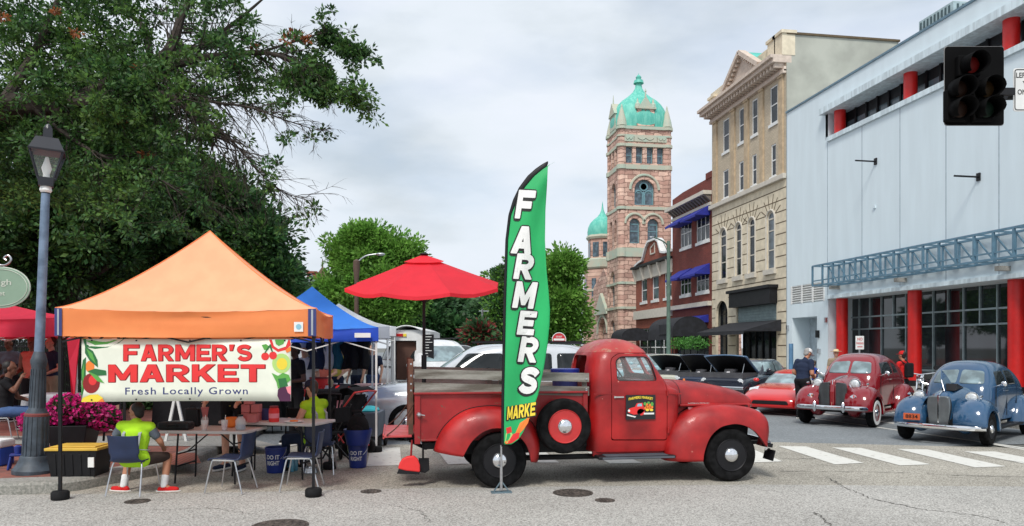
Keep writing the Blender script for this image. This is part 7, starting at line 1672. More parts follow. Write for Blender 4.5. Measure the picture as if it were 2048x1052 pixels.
# strollers and folding wagons
m_rf = mat('frame_red', (.45, .03, .03), rough=.4)
def stroller(px, Y, lab, m, fm, rz=0):
    x, y = W(px, Y); t = thing('stroller', lab, 'stroller', (x, y, 0), CAMROT + rz, 'strollers under the blue tent')
    b = B()
    for s_ in (-1, 1): b.tube([(s_ * .24, -.45, 1.0), (s_ * .24, .0, .55), (s_ * .24, .42, .12)], .014, 6); b.tube([(s_ * .24, .2, .62), (s_ * .24, -.3, .12)], .014, 6)
    b.tube([(-.24, -.45, 1.0), (0, -.5, 1.02), (.24, -.45, 1.0)], .016, 6); b.bar((-.24, 0, .35), (.24, 0, .35), .02); b.build('frame', fm, t, local=True)
    b = B(); b.grid([[(s_ * .22, y_, z_) for s_ in (-1, 0, 1)] for y_, z_ in ((-.22, .95), (-.12, .7), (-.05, .48), (.2, .45), (.3, .3))]); b.build('seat', m, t, local=True, smooth=True, solid=.03)
    b = B(); b.grid([[(s_, -.25 + .3 * sin(a), .78 + .3 * cos(a)) for s_ in (-.23, 0, .23)] for a in (-.6, -.1, .4, .9, 1.3)]); b.build('hood', m, t, local=True, smooth=True, solid=.01)
    for s_ in (-1, 1):
        for yy in (-.3, .42): b = B(); b.lathe([(.08, -.02), (.11, -.015), (.11, .015), (.08, .02), (.08, -.02)], (s_ * .26, yy, .11), axis='x', n=18); b.build('wheel', m_rubber, t, local=True, smooth=True)
stroller(690, 11.9, 'dark stroller with red piping beside the blue tent leg', FB['black'], m_rf, 1.0); stroller(668, 12.4, 'black stroller parked behind the tent leg', FB['black'], m_black, 2.3); stroller(640, 11.4, 'black and red stroller behind the seated woman', FB['black'], m_black, .4)
x, y = W(738, 12.6); t = thing('folding_wagon', 'grey folding wagon with a teal blanket by the white tent leg', 'wagon', (x, y, 0), CAMROT); b = B(); b.box(-.22, .22, -.35, .35, .22, .62); b.build('tub', FB['grey'], t, local=True, bevel=.02); b = B(); b.ball((0, 0, .64), (.18, .28, .07)); b.build('blanket', mat('teal_blanket', (.03, .35, .4), rough=.8), t, local=True, smooth=True)
for s_ in (-1, 1):
    for yy in (-.28, .28): b = B(); b.lathe([(.001, -.02), (.10, -.02), (.10, .02), (.001, .02)], (s_ * .23, yy, .10), axis='x', n=16); b.build('wheel', m_rubber, t, local=True)
# dark folding chairs under the blue tent
FC = None
for i, (px, Y, rz, lab) in enumerate(((600, 11.0, .4, 'black folding chair left of the seated woman in a cap'), (655, 11.0, 1.2, 'black folding chair right of the seated woman'), (700, 13.2, 2.0, 'black folding chair by the stroller'))):
    if FC is None:
        FC = thing('folding_chair', lab, 'chair', W(px, Y) + (0,), CAMROT + rz, 'black folding chairs')
        b = B(); b.box(-.2, .2, -.18, .2, .42, .445); b.build('seat', FB['black'], FC, local=True, bevel=.01); b = B(); b.box(-.2, .2, -.26, -.24, .6, .82); b.build('backrest', FB['black'], FC, local=True, bevel=.01)
        for s_ in (-1, 1): b = B(); b.bar((s_ * .21, -.27, .85), (s_ * .21, .24, 0), .02); b.build('leg', m_black, FC, local=True); b = B(); b.bar((s_ * .19, .18, .43), (s_ * .19, -.28, 0), .02); b.build('leg', m_black, FC, local=True)
    else: dup(FC, W(px, Y), CAMROT + rz, lab)
# ================================================================== parked cars
def paint(name, c, rough=.18, **k): return mat(name, c, rough=rough, var=.05, coat=1.0, scale=2, **k)
m_carglass = mat('car_glass', (.015, .02, .022), rough=.05, var=.5, scale=3, spec=.5)
m_carglass_l = mat('car_glass_light', (.22, .30, .32), rough=.05, var=.4, scale=3, spec=1.0)
m_tail = mat('lamp_red', (.5, .01, .01), rough=.2); m_head = mat('headlamp_glass', (.62, .66, .68), rough=.1, var=.2, scale=20, spec=1)
def glasspiece(name, slices, poly, axis, a, b_, par, m, infl=.006, lift=0):
    o = vloft(slices, 0, 56, infl).build(name, m, par, local=True, smooth=True)
    c = B(); c.prism(poly, axis, a, b_); cu = c.build('cut', m, par, local=True)
    boolean(o, cu, 'INTERSECT'); o.data.shade_smooth(); return o
def place(px, py, fwd, back):     # root = front ground point moved back along the car
    x, y = G(px, py); d = Vector(camdir(*fwd)).normalized(); return (x - d.x * back, y - d.y * back), atan2(d.y, d.x)
def oldcar(label, loc, rz, P_, kind, sc=.87):
    t = thing('vintage_car', label, 'vintage car', loc, rz, 'vintage cars parked at an angle', sc)
    sl = smooth_list([(.42, -1.95, .85, .64, 7), (.85, -1.92, .82, .68, 7), (1.12, -1.75, .74, .68, 6), (1.28, -1.58, .62, .65, 5.5), (1.42, -1.38, .50, .60, 5), (1.54, -1.14, .38, .53, 4), (1.62, -.9, .24, .44, 3.6), (1.67, -.66, .06, .31, 3), (1.69, -.45, -.12, .14, 2.5)], 36)
    body = vloft(sl, 0, 64).build('body', P_, t, local=True, smooth=True, ang=60)
    for s_ in (-1, 1):
        glasspiece('windscreen', sl, rpoly([(s_ * .03, 1.20), (s_ * .50, 1.20), (s_ * .44, 1.47), (s_ * .03, 1.50)], .06), 'x', .2, 1.0, body, m_carglass_l)
        g = lambda pts: glasspiece('side_window', sl, rpoly(pts, .07), 'y', s_ * .3, s_ * .9, body, m_carglass)
        if kind == 'sedan': g([(.40, 1.17), (.24, 1.46), (-.22, 1.48), (-.22, 1.17)]); g([(-.30, 1.17), (-.30, 1.48), (-.80, 1.46), (-.95, 1.17)])
        else: g([(.40, 1.17), (.24, 1.46), (-.40, 1.48), (-.45, 1.17)]); g([(-.56, 1.19), (-.52, 1.46), (-.80, 1.42), (-.95, 1.19)])
        b = B(); b.tube([(.42, s_ * .67, 1.15), (-1.2, s_ * .66, 1.12)], .008, 6); b.build('belt_trim', m_chrome if kind != 'sedan' else P_, body, local=True)
        b = B(); b.tube([(-.1, s_ * .70, 1.05), (-.24, s_ * .71, 1.05)], .012, 6); b.build('door_handle', m_chrome, body, local=True)
        for xx in ((.50, -.27, -1.0) if kind == 'sedan' else (.50, -.55)):
            b = B(); b.box(xx - .005, xx + .005, s_ * .672, s_ * .685, .5, 1.14); b.build('door_seam', m_black, body, local=True)
    # hood
    wide = .20 if kind == 'sedan' else .30
    hd = [(.60, .55, 1.17, .56), (.9, .55, 1.15, .50), (1.3, .55, 1.10, .38), (1.62, .52, 1.05, wide + .06), (1.76, .5, .98, wide), (1.80, .5, .90, wide * .8)]
    hood = hloft(hd, 0, 32, ex=2.6).build('hood', P_, t, local=True, smooth=True, ang=60)
    b = B(); b.tube([(1.78, 0, 1.0), (1.62, 0, 1.07), (1.2, 0, 1.125), (.68, 0, 1.17)], .010, 6); b.build('hood_trim', m_chrome, hood, local=True)
    m_gr = mat('grille_bars', (.30, .32, .33), rough=.3, metal=.9)
    if kind == 'sedan':
        b = B(); gp = rpoly([(-.17, .36), (.17, .36), (.23, .75), (.20, .98), (-.20, .98), (-.23, .75)], .08); b.prism(gp, 'x', 1.74, 1.84); gr = b.build('grille', mat('grille_steel', (.22, .25, .27), rough=.35, metal=.8), t, local=True, bevel=.02)
        b = B()
        for i in range(-8, 9): b.bar((1.845, i * .022, .40), (1.845, i * .024, .95), .007)
        b.build('bars', m_gr, gr, local=True); b = B(); b.bar((1.85, 0, .37), (1.85, 0, 1.0), .022); b.build('centre_bar', m_chrome, gr, local=True)
    else:
        for s_ in (-1, 1):
            b = B(); gp = rpoly([(s_ * .06, .40), (s_ * .30, .40), (s_ * .33, .75), (s_ * .28, 1.0), (s_ * .07, 1.02)], .05); b.prism(gp, 'x', 1.72, 1.83); gr = b.build('grille', mat('grille_dark', (.06, .07, .075), rough=.3, metal=.7), t, local=True, bevel=.015)
            b = B()
            for i in range(9): y = s_ * (.085 + i * .027); b.bar((1.835, y, .42), (1.835, y, .99), .008)
            b.build('bars', m_gr, gr, local=True)
        b = B(); b.prism([(1.70, .38), (1.87, .38), (1.88, .8), (1.80, 1.06), (1.70, 1.08)], 'y', -.05, .05); b.build('nose', P_, t, local=True, bevel=.02)
        b = B(); b.bar((1.885, 0, .4), (1.81, 0, 1.07), .014); b.build('nose_trim', m_chrome, t, local=True)
    # fenders
    Pf = [(.50, .26), (.62, .48), (.85, .75), (1.15, .90), (1.42, .94), (1.70, .88), (1.88, .72), (1.95, .52), (1.93, .36)]; Qf = [(1.02, .26), (1.06, .45), (1.16, .60), (1.30, .68), (1.46, .70), (1.62, .67), (1.76, .55), (1.82, .38)]
    Pr = [(-.78, .26), (-.86, .55), (-1.08, .80), (-1.40, .90), (-1.75, .82), (-2.02, .58), (-2.12, .30)]; Qr = [(-1.10, .26), (-1.12, .46), (-1.24, .62), (-1.42, .68), (-1.62, .64), (-1.76, .48), (-1.80, .28)]
    for s_ in (-1, 1):
        fr = fender(Pf, Qf, s_ * .88, s_ * .60, s_ * .30, 30).build('front_fender', P_, t, local=True, smooth=True, ang=70, solid=.01 * 1)
        b = B(); b.ball((1.55, s_ * .42, .50), (.36, .20, .30), 16, 10); b.build('apron', P_, fr, local=True, smooth=True)
        fender(Pr, Qr, s_ * .88, s_ * .66, s_ * .55, 26).build('rear_fender', P_, t, local=True, smooth=True, ang=70, solid=.01)
        b = B(); b.box(-.95, .75, s_ * .62, s_ * .84, .28, .33); b.build('running_board', m_black if kind == 'sedan' else P_, t, local=True, bevel=.01)
        zh, yh, xh = (.94, .50, 1.42) if kind == 'sedan' else (.98, .42, 1.55)
        b = B(); b.lathe([(.03, -.24), (.085, -.16), (.115, -.04), (.12, .02)], (xh, s_ * yh, zh), axis='x', n=24); h = b.build('headlight', P_ if kind == 'sedan' else m_chrome, t, local=True, smooth=True)
        b = B(); b.lathe([(.12, .0), (.128, .02), (.12, .04), (.108, .035)], (xh, s_ * yh, zh), axis='x', n=24); b.build('rim', m_chrome, h, local=True, smooth=True)
        b = B(); b.lathe([(.108, .02), (.09, .045), (.05, .06), (.0, .065)], (xh, s_ * yh, zh), axis='x', n=24); b.build('lens', m_head, h, local=True, smooth=True)
        b = B(); b.bar((xh - .05, s_ * yh, zh - .1), (xh - .1, s_ * (yh - .06), zh - .3), .05); b.build('stalk', P_, h, local=True)
        if kind != 'sedan':
            b = B(); b.lathe([(.04, -.1), (.085, -.02), (.09, .02), (.08, .04), (.0, .05)], (1.86, s_ * .48, .66), axis='x', n=20); b.build('fog_light', m_chrome, t, local=True, smooth=True)
        b = B(); b.ball((1.5, s_ * .68, .98), (.09, .025, .03), 10, 6); b.build('marker_light', m_chrome, t, local=True, smooth=True)
        for x in (1.42, -1.45):
            wheel(t, x, s_ * .84, .33, .33, .15, s_, m_tyre, local=True, rim=(P_ if kind != 'sedan' else m_black), white=(inks['white'] if kind != 'sedan' else None))
        b = B(); b.tube([(.45, s_ * .62, 1.14), (.5, s_ * .80, 1.2)], .01, 6); b.ball((.5, s_ * .82, 1.21), (.02, .06, .06), 10, 6); b.build('side_mirror', m_chrome, t, local=True, smooth=True)
    b = B(); zb, xb = (.36, 2.05) if kind == 'sedan' else (.44, 2.06)
    pts = smooth_list([(xb - .22, -.86, zb), (xb - .05, -.62, zb), (xb, -.3, zb), (xb + .01, 0, zb), (xb, .3, zb), (xb - .05, .62, zb), (xb - .22, .86, zb)], 28)
    b.grid([[(p[0] + dx, p[1], p[2] + dz) for dx, dz in ((-.01, -.05), (.015, -.035), (.022, 0), (.015, .035), (-.01, .05))] for p in pts], closed=True, capends=True)
    if kind != 'sedan':
        for s_ in (-1, 1): b.lathe([(.012, -.12), (.04, -.07), (.05, 0), (.04, .07), (.012, .12)], (xb + .02, s_ * .32, zb + .02), n=14)
    b.build('front_bumper', m_chrome, t, local=True, smooth=True)
    b = B(); b.bar((1.5, -.3, zb), (xb, -.3, zb), .05); b.bar((1.5, .3, zb), (xb, .3, zb), .05); b.bar((-1.9, 0, .42), (1.75, 0, .42), .9, .2); b.build('chassis', m_black, t, local=True)
    b = B(); pts = [(-p[0] - .1, p[1], p[2] + .04) for p in pts]; b.grid([[(p[0] - dx, p[1], p[2] + dz) for dx, dz in ((-.01, -.05), (.015, -.035), (.022, 0), (.015, .035), (-.01, .05))] for p in pts], closed=True, capends=True); b.build('rear_bumper', m_chrome, t, local=True, smooth=True)
    if kind == 'sedan':
        b = B(); b.box(1.985, 2.0, -.62, -.30, .47, .60); pl = b.build('licence_plate', mat('plate_orange', (.55, .10, .03), rough=.4), t, local=True)
        b = B(); textmesh(b, '8834', (2.002, -.58, .495), (0, 1, 0), (0, 0, 1), .24, .08, off=.02); b.build('lettering', m_black, pl, local=True, recalc=False)
        b = B(); b.prism([(.95, 1.13), (1.60, 1.06), (1.52, 1.30), (1.28, 1.50), (1.10, 1.35)], 'y', .02, .045); b.v = [(v[0], v[1] - (v[2] - 1.06) * .35, v[2]) for v in b.v]; b.build('hood_side_raised', P_, t, local=True, bevel=.01)
        b = B(); b.prism([(.95, 1.13), (1.50, 1.08), (1.35, 1.22)], 'y', -.05, .20); b.build('hood_gap', m_black, t, local=True)
    return t
(lx_, ly2), rz = place(1660, 853, (-.67, -.74), 1.85); oldcar('glossy dark red vintage coupe with whitewall tyres and twin upright grilles', (lx_, ly2, 0), rz, paint('car_red', (.23, .003, .009)), 'coupe', .93)
(lx_, ly2), rz = place(1868, 889, (-.74, -.67), 1.80); oldcar('steel blue vintage sedan with tall chrome grille and orange licence plate', (lx_, ly2, 0), rz, paint('car_blue', (.024, .082, .175)), 'sedan', .86)
# low red sports car
def sportscar(label, loc, rz, P_, sc=1):
    t = thing('sports_car', label, 'sports car', loc, rz, None, sc)
    st = [(-2.2, .30, .72, .78), (-2.05, .2, .86, .88), (-1.4, .18, .90, .93), (-.6, .18, .86, .90), (.3, .18, .84, .89), (.9, .18, .82, .93), (1.5, .18, .74, .92), (1.95, .18, .60, .84), (2.15, .2, .50, .70), (2.22, .25, .42, .55)]
    body = hloft(st, 0, 40, ex=4.2, ns=36).build('body', P_, t, local=True, smooth=True, ang=60)
    sl = smooth_list([(.74, -1.7, .95, .76, 4), (.9, -1.45, .72, .72, 3.6), (1.02, -1.1, .42, .64, 3.2), (1.12, -.75, .12, .55, 3), (1.17, -.5, -.1, .4, 2.6)], 18)
    vloft(sl, 0, 48).build('cabin', m_carglass_l, t, local=True, smooth=True)
    b = B(); vl = vloft([s for s in sl if s[0] > 1.05], 0, 48, .006); vl.build('roof', P_, t, local=True, smooth=True)
    b = B(); b.prism(rpoly([(-.5, .30), (.5, .30), (.45, .40), (-.45, .40)], .04), 'x', 2.0, 2.235); b.build('air_intake', m_black, t, local=True, bevel=.01)
    for s_ in (-1, 1):
        b = B(); b.prism(rpoly([(s_ * .58, .30), (s_ * .74, .30), (s_ * .74, .38), (s_ * .58, .38)], .02), 'x', 1.95, 2.14); b.build('fog_light', m_head, t, local=True)
        b = B(); b.grid([[(1.55 + .3 * i, s_ * (.50 + .13 * j - .04 * i), .742 - .03 * j - .125 * i - .02 * i * i) for j in range(3)] for i in range(2)]); b.v = [(v[0], v[1], v[2] + .012) for v in b.v]; b.build('headlight', m_head, t, local=True, solid=.012)
        for x in (1.32, -1.35): wheel(t, x, s_ * .90, .32, .32, .2, s_, m_tyre, local=True, rim=m_steel, rimr=.7)
        b = B(); b.ball((.55, s_ * .92, .88), (.07, .09, .06), 10, 6); b.build('side_mirror', P_, t, local=True, smooth=True)
        b = B(); b.grid([[(1.32 + .40 * cos(a) * r, s_ * .925, .32 + .40 * sin(a) * r) for r in (.8, 1.0)] for a in [pi * k / 12 for k in range(13)]]); b.build('wheel_arch', m_black, t, local=True, solid=.02)
    return t
(a_, c_), rz = place(1538, 831, (-.60, -.80), 2.1); sportscar('low bright red modern sports car between the pick-up hood and the man in navy', (a_, c_, 0), rz, paint('sports_red', (.58, .008, .008)), .93)
# generic saloon with optional raised bonnet
def saloon(label, loc, rz, P_, hoodup=None, sc=1, suv=False, group=None, name='parked_car', cat='car', lightglass=False, hood_out=None):
    t = thing(name, label, cat, loc, rz, group, sc); gm = m_carglass_l if lightglass else m_carglass
    if suv:
        st = [(-2.3, .35, .95, .80), (-2.2, .25, 1.06, .90), (-1.0, .22, 1.10, .93), (.6, .22, 1.08, .93), (1.0, .22, 1.05, .92), (1.9, .25, .98, .88), (2.25, .3, .85, .75), (2.3, .4, .7, .7)]
        sl = [(1.0, -2.2, 1.15, .88, 7), (1.2, -2.15, .95, .86, 7), (1.45, -2.02, .62, .80, 6), (1.62, -1.9, .35, .75, 5), (1.70, -1.75, .15, .68, 4), (1.73, -1.5, -.1, .5, 3.5)]
    else:
        st = [(-2.4, .4, .85, .76), (-2.3, .3, .95, .86), (-1.2, .24, .98, .92), (.7, .24, .96, .92), (1.1, .24, .94, .92), (2.1, .26, .86, .90), (2.38, .3, .78, .84), (2.42, .4, .7, .8)]
        sl = [(.9, -1.75, 1.0, .82, 5), (1.1, -1.5, .72, .78, 5), (1.3, -1.2, .42, .70, 4.5), (1.40, -.95, .22, .62, 4), (1.44, -.7, .0, .45, 3.2)]
    sl = smooth_list(sl, 22)
    hloft(st, 0, 40, ex=5, ns=36).build('body', P_, t, local=True, smooth=True, ang=60)
    cb = vloft(sl, 0, 56).build('cabin', P_, t, local=True, smooth=True, ang=60)
    zb_, zt_ = (1.16, 1.56) if suv else (1.0, 1.34)
    for s_ in (-1, 1):
        if suv:
            for q in ([(.72, zb_), (.35, zt_), (-.30, zt_), (-.30, zb_)], [(-.38, zb_), (-.38, zt_), (-1.2, zt_), (-1.2, zb_)], [(-1.30, zb_), (-1.30, zt_), (-1.75, zt_), (-1.98, zb_)]): glasspiece('side_window', sl, rpoly(q, .06), 'y', s_ * .4, s_ * 1.1, cb, gm)
            b = B(); b.bar((.2, s_ * .62, 1.77), (-1.8, s_ * .62, 1.77), .035); b.build('roof_rail', m_black, cb, local=True)
        else:
            for q in ([(.62, zb_), (.32, zt_), (-.25, zt_), (-.25, zb_)], [(-.33, zb_), (-.33, zt_), (-.9, zt_), (-1.2, zb_)]): glasspiece('side_window', sl, rpoly(q, .05), 'y', s_ * .3, s_ * 1.1, cb, gm)
        for x in (1.45, -1.4): wheel(t, x, s_ * .90, .33, .33, .2, s_, m_tyre, local=True, rim=m_steel if suv else m_chrome, rimr=.65)
        b = B(); b.lathe([(.1, -.02), (.105, .02), (.09, .05), (0, .06)], (2.36 if not suv else 2.22, s_ * .66, .70 if not suv else .8), axis='x', n=20); b.build('headlight', m_head, t, local=True, smooth=True)
        b = B(); b.box(-2.42, -2.3, s_ * .6, s_ * .8, .65, .8); b.build('tail_light', m_tail, t, local=True, bevel=.02)
        b = B(); b.ball((.75, s_ * .98, 1.06), (.06, .10, .07), 10, 6); b.build('side_mirror', P_, t, local=True, smooth=True)
    glasspiece('windscreen', sl, rpoly([(-.66, zb_), (.66, zb_), (.58, zt_), (-.58, zt_)], .06), 'x', 0.1, 1.4, cb, m_carglass_l)
    glasspiece('rear_window', sl, rpoly([(-.62, zb_), (.62, zb_), (.54, zt_), (-.54, zt_)], .06), 'x', -2.4, -.9, cb, gm)
    b = B(); b.box(2.36, 2.46, -.80, .80, .42, .54); b.build('bumper', m_chrome if not suv else m_black, t, local=True, bevel=.03)
    b = B(); b.box(2.34, 2.40, -.50, .50, .58, .76); b.build('grille', m_black, t, local=True, bevel=.01)
    if hoodup:
        ang_ = hoodup; b = B(); rows = []
        for i in range(9):
            f = i / 8 * 1.25; rows.append([(1.02 + f * cos(ang_), -.78 + 1.56 * j / 8, .96 + f * sin(ang_) + .05 * sin(pi * j / 8)) for j in range(9)])
        b.grid(rows); o = b.build('raised_bonnet', [hood_out or P_], t, local=True, smooth=True, solid=.03); b = B(); rows = [[(p[0] + .035 * sin(ang_), p[1] * .92, p[2] - .04 * cos(ang_) - .015) for p in r] for r in rows]; b.grid(rows); b.build('bonnet_lining', m_black, o, local=True, smooth=True)
        b = B(); b.box(1.15, 2.3, -.72, .72, .80, .985); b.ball((1.7, 0, .98), (.3, .2, .12)); b.lathe([(.22, 0), (.22, .08), (0, .1)], (1.65, 0, 1.02), n=20); b.build('engine', mat('engine_grey', (.12, .12, .13), rough=.4, metal=.5), t, local=True)
        b = B(); b.bar((2.1, .6, .9), (1.9, .6, 1.5 if ang_ > .6 else 1.3), .015); b.build('prop_rod', m_steel, t, local=True)
    return t
G5 = 'show cars with raised bonnets'
(a_, c_), rz = place(1440, 804, (-.66, -.75), 2.3); saloon('black classic saloon with its dark blue bonnet raised, nearest of the show cars', (a_, c_, 0), rz, paint('car_black', (.012, .016, .028)),   .50, .92, group=G5, lightglass=True, hood_out=paint('bonnet_blue', (.10, .19, .32)))
(a_, c_), rz = place(1378, 795, (-.66, -.75), 2.3); saloon('dark navy classic car, bonnet raised, between the black saloon and the pale car', (a_, c_, 0), rz, paint('car_navy', (.02, .03, .06)), .62, .85, group=G5, lightglass=True)
(a_, c_), rz = place(1318, 790, (-.66, -.75), 2.3); saloon('pale cream classic car with its bonnet raised, seen just over the pick-up hood', (a_, c_, 0), rz, paint('car_cream', (.5, .5, .42)), .55, .88, group=G5, lightglass=True)
for i, (px, py, lab, col) in enumerate(((1262, 784, 'pale blue classic car seen through the pick-up door window', (.25, .45, .50)), (1225, 778, 'grey saloon parked farther up the street behind the pick-up cab', (.25, .27, .28)))):
    (a_, c_), rz = place(px, py, (-.66, -.75), 2.3); saloon(lab, (a_, c_, 0), rz, paint('car_far%d' % i, col), None, 1.0)
# SUVs in the left lanes
m_silver = mat('silver_paint', (.62, .65, .68), rough=.25, metal=.3, coat=1, var=.04)
x, y = W(968, 14.6); saloon('silver-white sport utility vehicle behind the pick-up bed', (x, y, 0), CAMROT + pi + .10, m_silver, None, 1.02, suv=True, group='utility vehicles behind the pick-up')
x, y = W(1118, 19.5); saloon('white sport utility vehicle between the flag and the pick-up cab', (x, y, 0), CAMROT - pi / 2 + .35, m_silver, None, 1.02, suv=True, group='utility vehicles behind the pick-up')
x, y = W(885, 26); saloon('white van-like car with a raised rear door beyond the silver one', (x, y, 0), CAMROT + .9, m_silver, None, 1.05, suv=True)
x, y = W(925, 33); saloon('dark estate car in the distance over the silver roof', (x, y, 0), CAMROT + .3, paint('car_dark', (.03, .035, .04)), None, 1.05, suv=True)
# food truck
Yf = 21.5; x0_, y0_ = W(782, Yf); x1_, y1_ = W(845, Yf); t = thing('food_truck', 'white box van with an open brown interior and a chalkboard beside the white tents', 'food truck', (x0_, y0_, 0), 0)
d = Vector((x1_ - x0_, y1_ - y0_)); L_ = d.length; t.rotation_euler = (0, 0, atan2(d.y, d.x)); RM[t.name] = Matrix.LocRotScale(t.location, t.rotation_euler, t.scale)
h0, h1 = zz(760, Yf), zz(662, Yf); b = B()
wall(b, 'y', 0, 0, L_, .45, h1, [(.12, L_ - .18, .75, h1 - .28)], .12)
b.box(0, .02, .0, 5.2, .45, h1); b.box(L_ - .02, L_, 0, 5.2, .45, h1); b.box(0, L_, .0, 5.2, h1, h1 + .03); b.box(0, L_, 5.18, 5.2, .45, h1); b.build('box_body', m_white, t, local=True)
b = B(); rows = [[(L_ * k / 8, yy, h1 + .03 + .14 * sin(pi * k / 8)) for k in range(9)] for yy in (-.12, 5.3)]; b.grid(rows); b.build('roof', m_white, t, local=True, smooth=True, solid=.03)
b = B(); b.box(.14, L_ - .2, .15, 3.0, .76, h1 - .3); b.build('interior', mat('brown_interior', (.10, .045, .03), rough=.8), t, local=True)
b = B(); b.box(.15, .35, -.04, -.003, h1 - .16, h1 - .08); b.build('marker_light', m_tail, t, local=True); b = B(); b.box(.36, .45, -.04, -.003, h1 - .16, h1 - .08); b.build('marker_light', inks['yellow'], t, local=True)
b = B(); b.box(L_ + .04, L_ + .34, -.12, -.08, .95, h1 - .1); cbd = b.build('chalkboard', m_black, t, local=True, bevel=.005)
b = B(); r_ = random.Random(3)
for i in range(14): z = 1.05 + i * .08; b.bar((L_ + .07, -.125, z), (L_ + .07 + r_.uniform(.1, .23), -.125, z), .004, .016)
b.build('chalk_lines', inks['white'], cbd, local=True)
for s_ in (.12, L_ - .12):
    for yy in (.9, 4.2): b = B(); b.lathe([(.2, -.1), (.36, -.09), (.36, .09), (.2, .1), (0, .1)], (s_, yy, .36), axis='x', n=24); b.build('wheel', m_rubber, t, local=True, smooth=True)
b = B(); b.box(.1, L_ - .1, -.5, 0, .68, .72); b.build('counter', m_steel, t, local=True)
# cab section of a second white van right of it
x, y = W(868, 22.5); saloon('white van with its windscreen facing the market, right of the food truck', (x, y, 0), CAMROT - pi / 2 + .5, mat('van_white', (.7, .71, .72), rough=.3, coat=.5), None, 1.12, suv=True)
# ================================================================== people by the show cars
person('man in a navy t-shirt and white cap looking down beside the red coupe', W(1605, 17.6), CAMROT - 1.1, 'stand', dict(che=(0, .05, 1.28), nek=(0, .10, 1.47), hed=(0, .17, 1.585), haL=(-.12, .26, .92), haR=(.2, .24, .92), elR=(.27, .02, 1.12), shL=(-.2, .06, 1.40), shR=(.2, .06, 1.40)), skin='tan', top='navy', bottom='black', hair='grey', cap='white', face=(.0, .85, -.55), girth=1.22, sc=.97)
person('small child in a blue top held beside the man in navy', W(1630, 18.0) + (.55,), CAMROT + 1.6, 'sit', None, skin='fair', top='blue', bottom='white', hair='brown', sc=.62, vox=.018)
person('person in a straw sun hat behind the roof of the red coupe', W(1672, 22.6) + (.0,), CAMROT + pi - .3, 'stand', None, skin='fair', top='khaki', bottom='jeans', hair='grey', cap='straw', brim=True, sc=.92, vox=.018)
person('person with a red cap and black backpack standing behind the red coupe', W(1806, 19.2) + (.0,), CAMROT + .5, 'stand', dict(haL=(-.1, .3, 1.2), elL=(-.28, .06, 1.1)), skin='tan', top='red', bottom='black', hair='black', cap='red', sc=.90, vox=.018, pack='black backpack worn by the person in the red cap')
# motorcycle
x, y = W(1845, 20.5); t = thing('motorcycle', 'parked motorcycle between the red coupe and the blue sedan', 'motorcycle', (x, y, 0), CAMROT - 2.2)
for xx in (-.7, .7): b = B(); b.lathe([(.22, -.05), (.30, -.04), (.31, 0), (.30, .04), (.22, .05), (.22, -.05)], (xx, 0, .31), axis='y', n=24); w_ = b.build('wheel', m_rubber, t, local=True, smooth=True); b = B(); b.lathe([(.22, .02), (.05, .03), (0, .03)], (xx, 0, .31), axis='y', n=20); b.build('rim', m_steel, w_, local=True)
b = B(); b.tube([(.7, .07, .31), (.42, .07, .95)], .022, 8); b.tube([(.7, -.07, .31), (.42, -.07, .95)], .022, 8); b.tube([(.42, -.36, 1.02), (.40, 0, .96), (.42, .36, 1.02)], .016, 6); b.tube([(-.7, .0, .31), (-.1, 0, .4), (.35, 0, .8)], .03, 8); b.build('frame', m_chrome, t, local=True, smooth=True)
b = B(); b.ball((.15, 0, .75), (.26, .14, .13), 14, 8); b.ball((-.35, 0, .70), (.32, .14, .07), 14, 8); b.ball((0, 0, .40), (.2, .16, .18), 12, 8); b.ball((-.75, 0, .60), (.22, .08, .06), 10, 6); b.build('tank_and_seat', paint('cycle_black', (.015, .015, .018)), t, local=True, smooth=True)
b = B(); b.lathe([(.04, -.1), (.09, 0), (.08, .03), (0, .04)], (.52, 0, .88), axis='x', n=18); b.build('headlight', m_chrome, t, local=True, smooth=True)
for s_ in (-1, 1): b = B(); b.lathe([(.06, -.01), (.06, .01), (0, .01)], (.36, s_ * .36, 1.15), axis='x', n=14); b.tube([(.41, s_ * .33, 1.0), (.36, s_ * .36, 1.15)], .008, 5); b.build('mirror', m_black, t, local=True)
# planters hung under the canopy and traffic cone
m_fern = mat('fern_green', (.06, .20, .03), rough=.6, island=.5, transl=.3)
for i, px in enumerate((1362, 1392)):
    xx, _ = atu(px, 690, UF - 2.8); yy = xx; xq = UF - 2.8; z = zz(686, depth(xq, yy)); t = thing('hanging_fern', ['left', 'right'][i] + ' green fern basket hanging below the black canopy', 'plant', (xq, yy, z), 0, 'ferns under the canopy')
    leafmesh('fronds', blob_pts((xq, yy, z), (.95, .95, .42), 520, 70 + i, .02), .10, m_fern, t, aspect=.35); b = B(); b.lathe([(.12, -.3), (.22, -.05), (.2, -.05), (.1, -.26)], n=14); b.tube([(.2, 0, -.05), (0, 0, .7), (-.2, 0, -.05)], .008, 5); b.build('basket', m_black, t, local=True)
x, y = G(1368, 803); t = thing('traffic_cone', 'small orange traffic cone between the show cars', 'cone', (x, y, 0)); b = B(); b.lathe([(.14, .03), (.03, .72), (.0, .72)], n=20); b.box(-.18, .18, -.18, .18, 0, .03); b.build('cone', inks['orange'], t, local=True, smooth=True, ang=30); b = B(); b.lathe([(.092, .32), (.068, .46)], n=20); b.build('band', inks['white'], t, local=True)
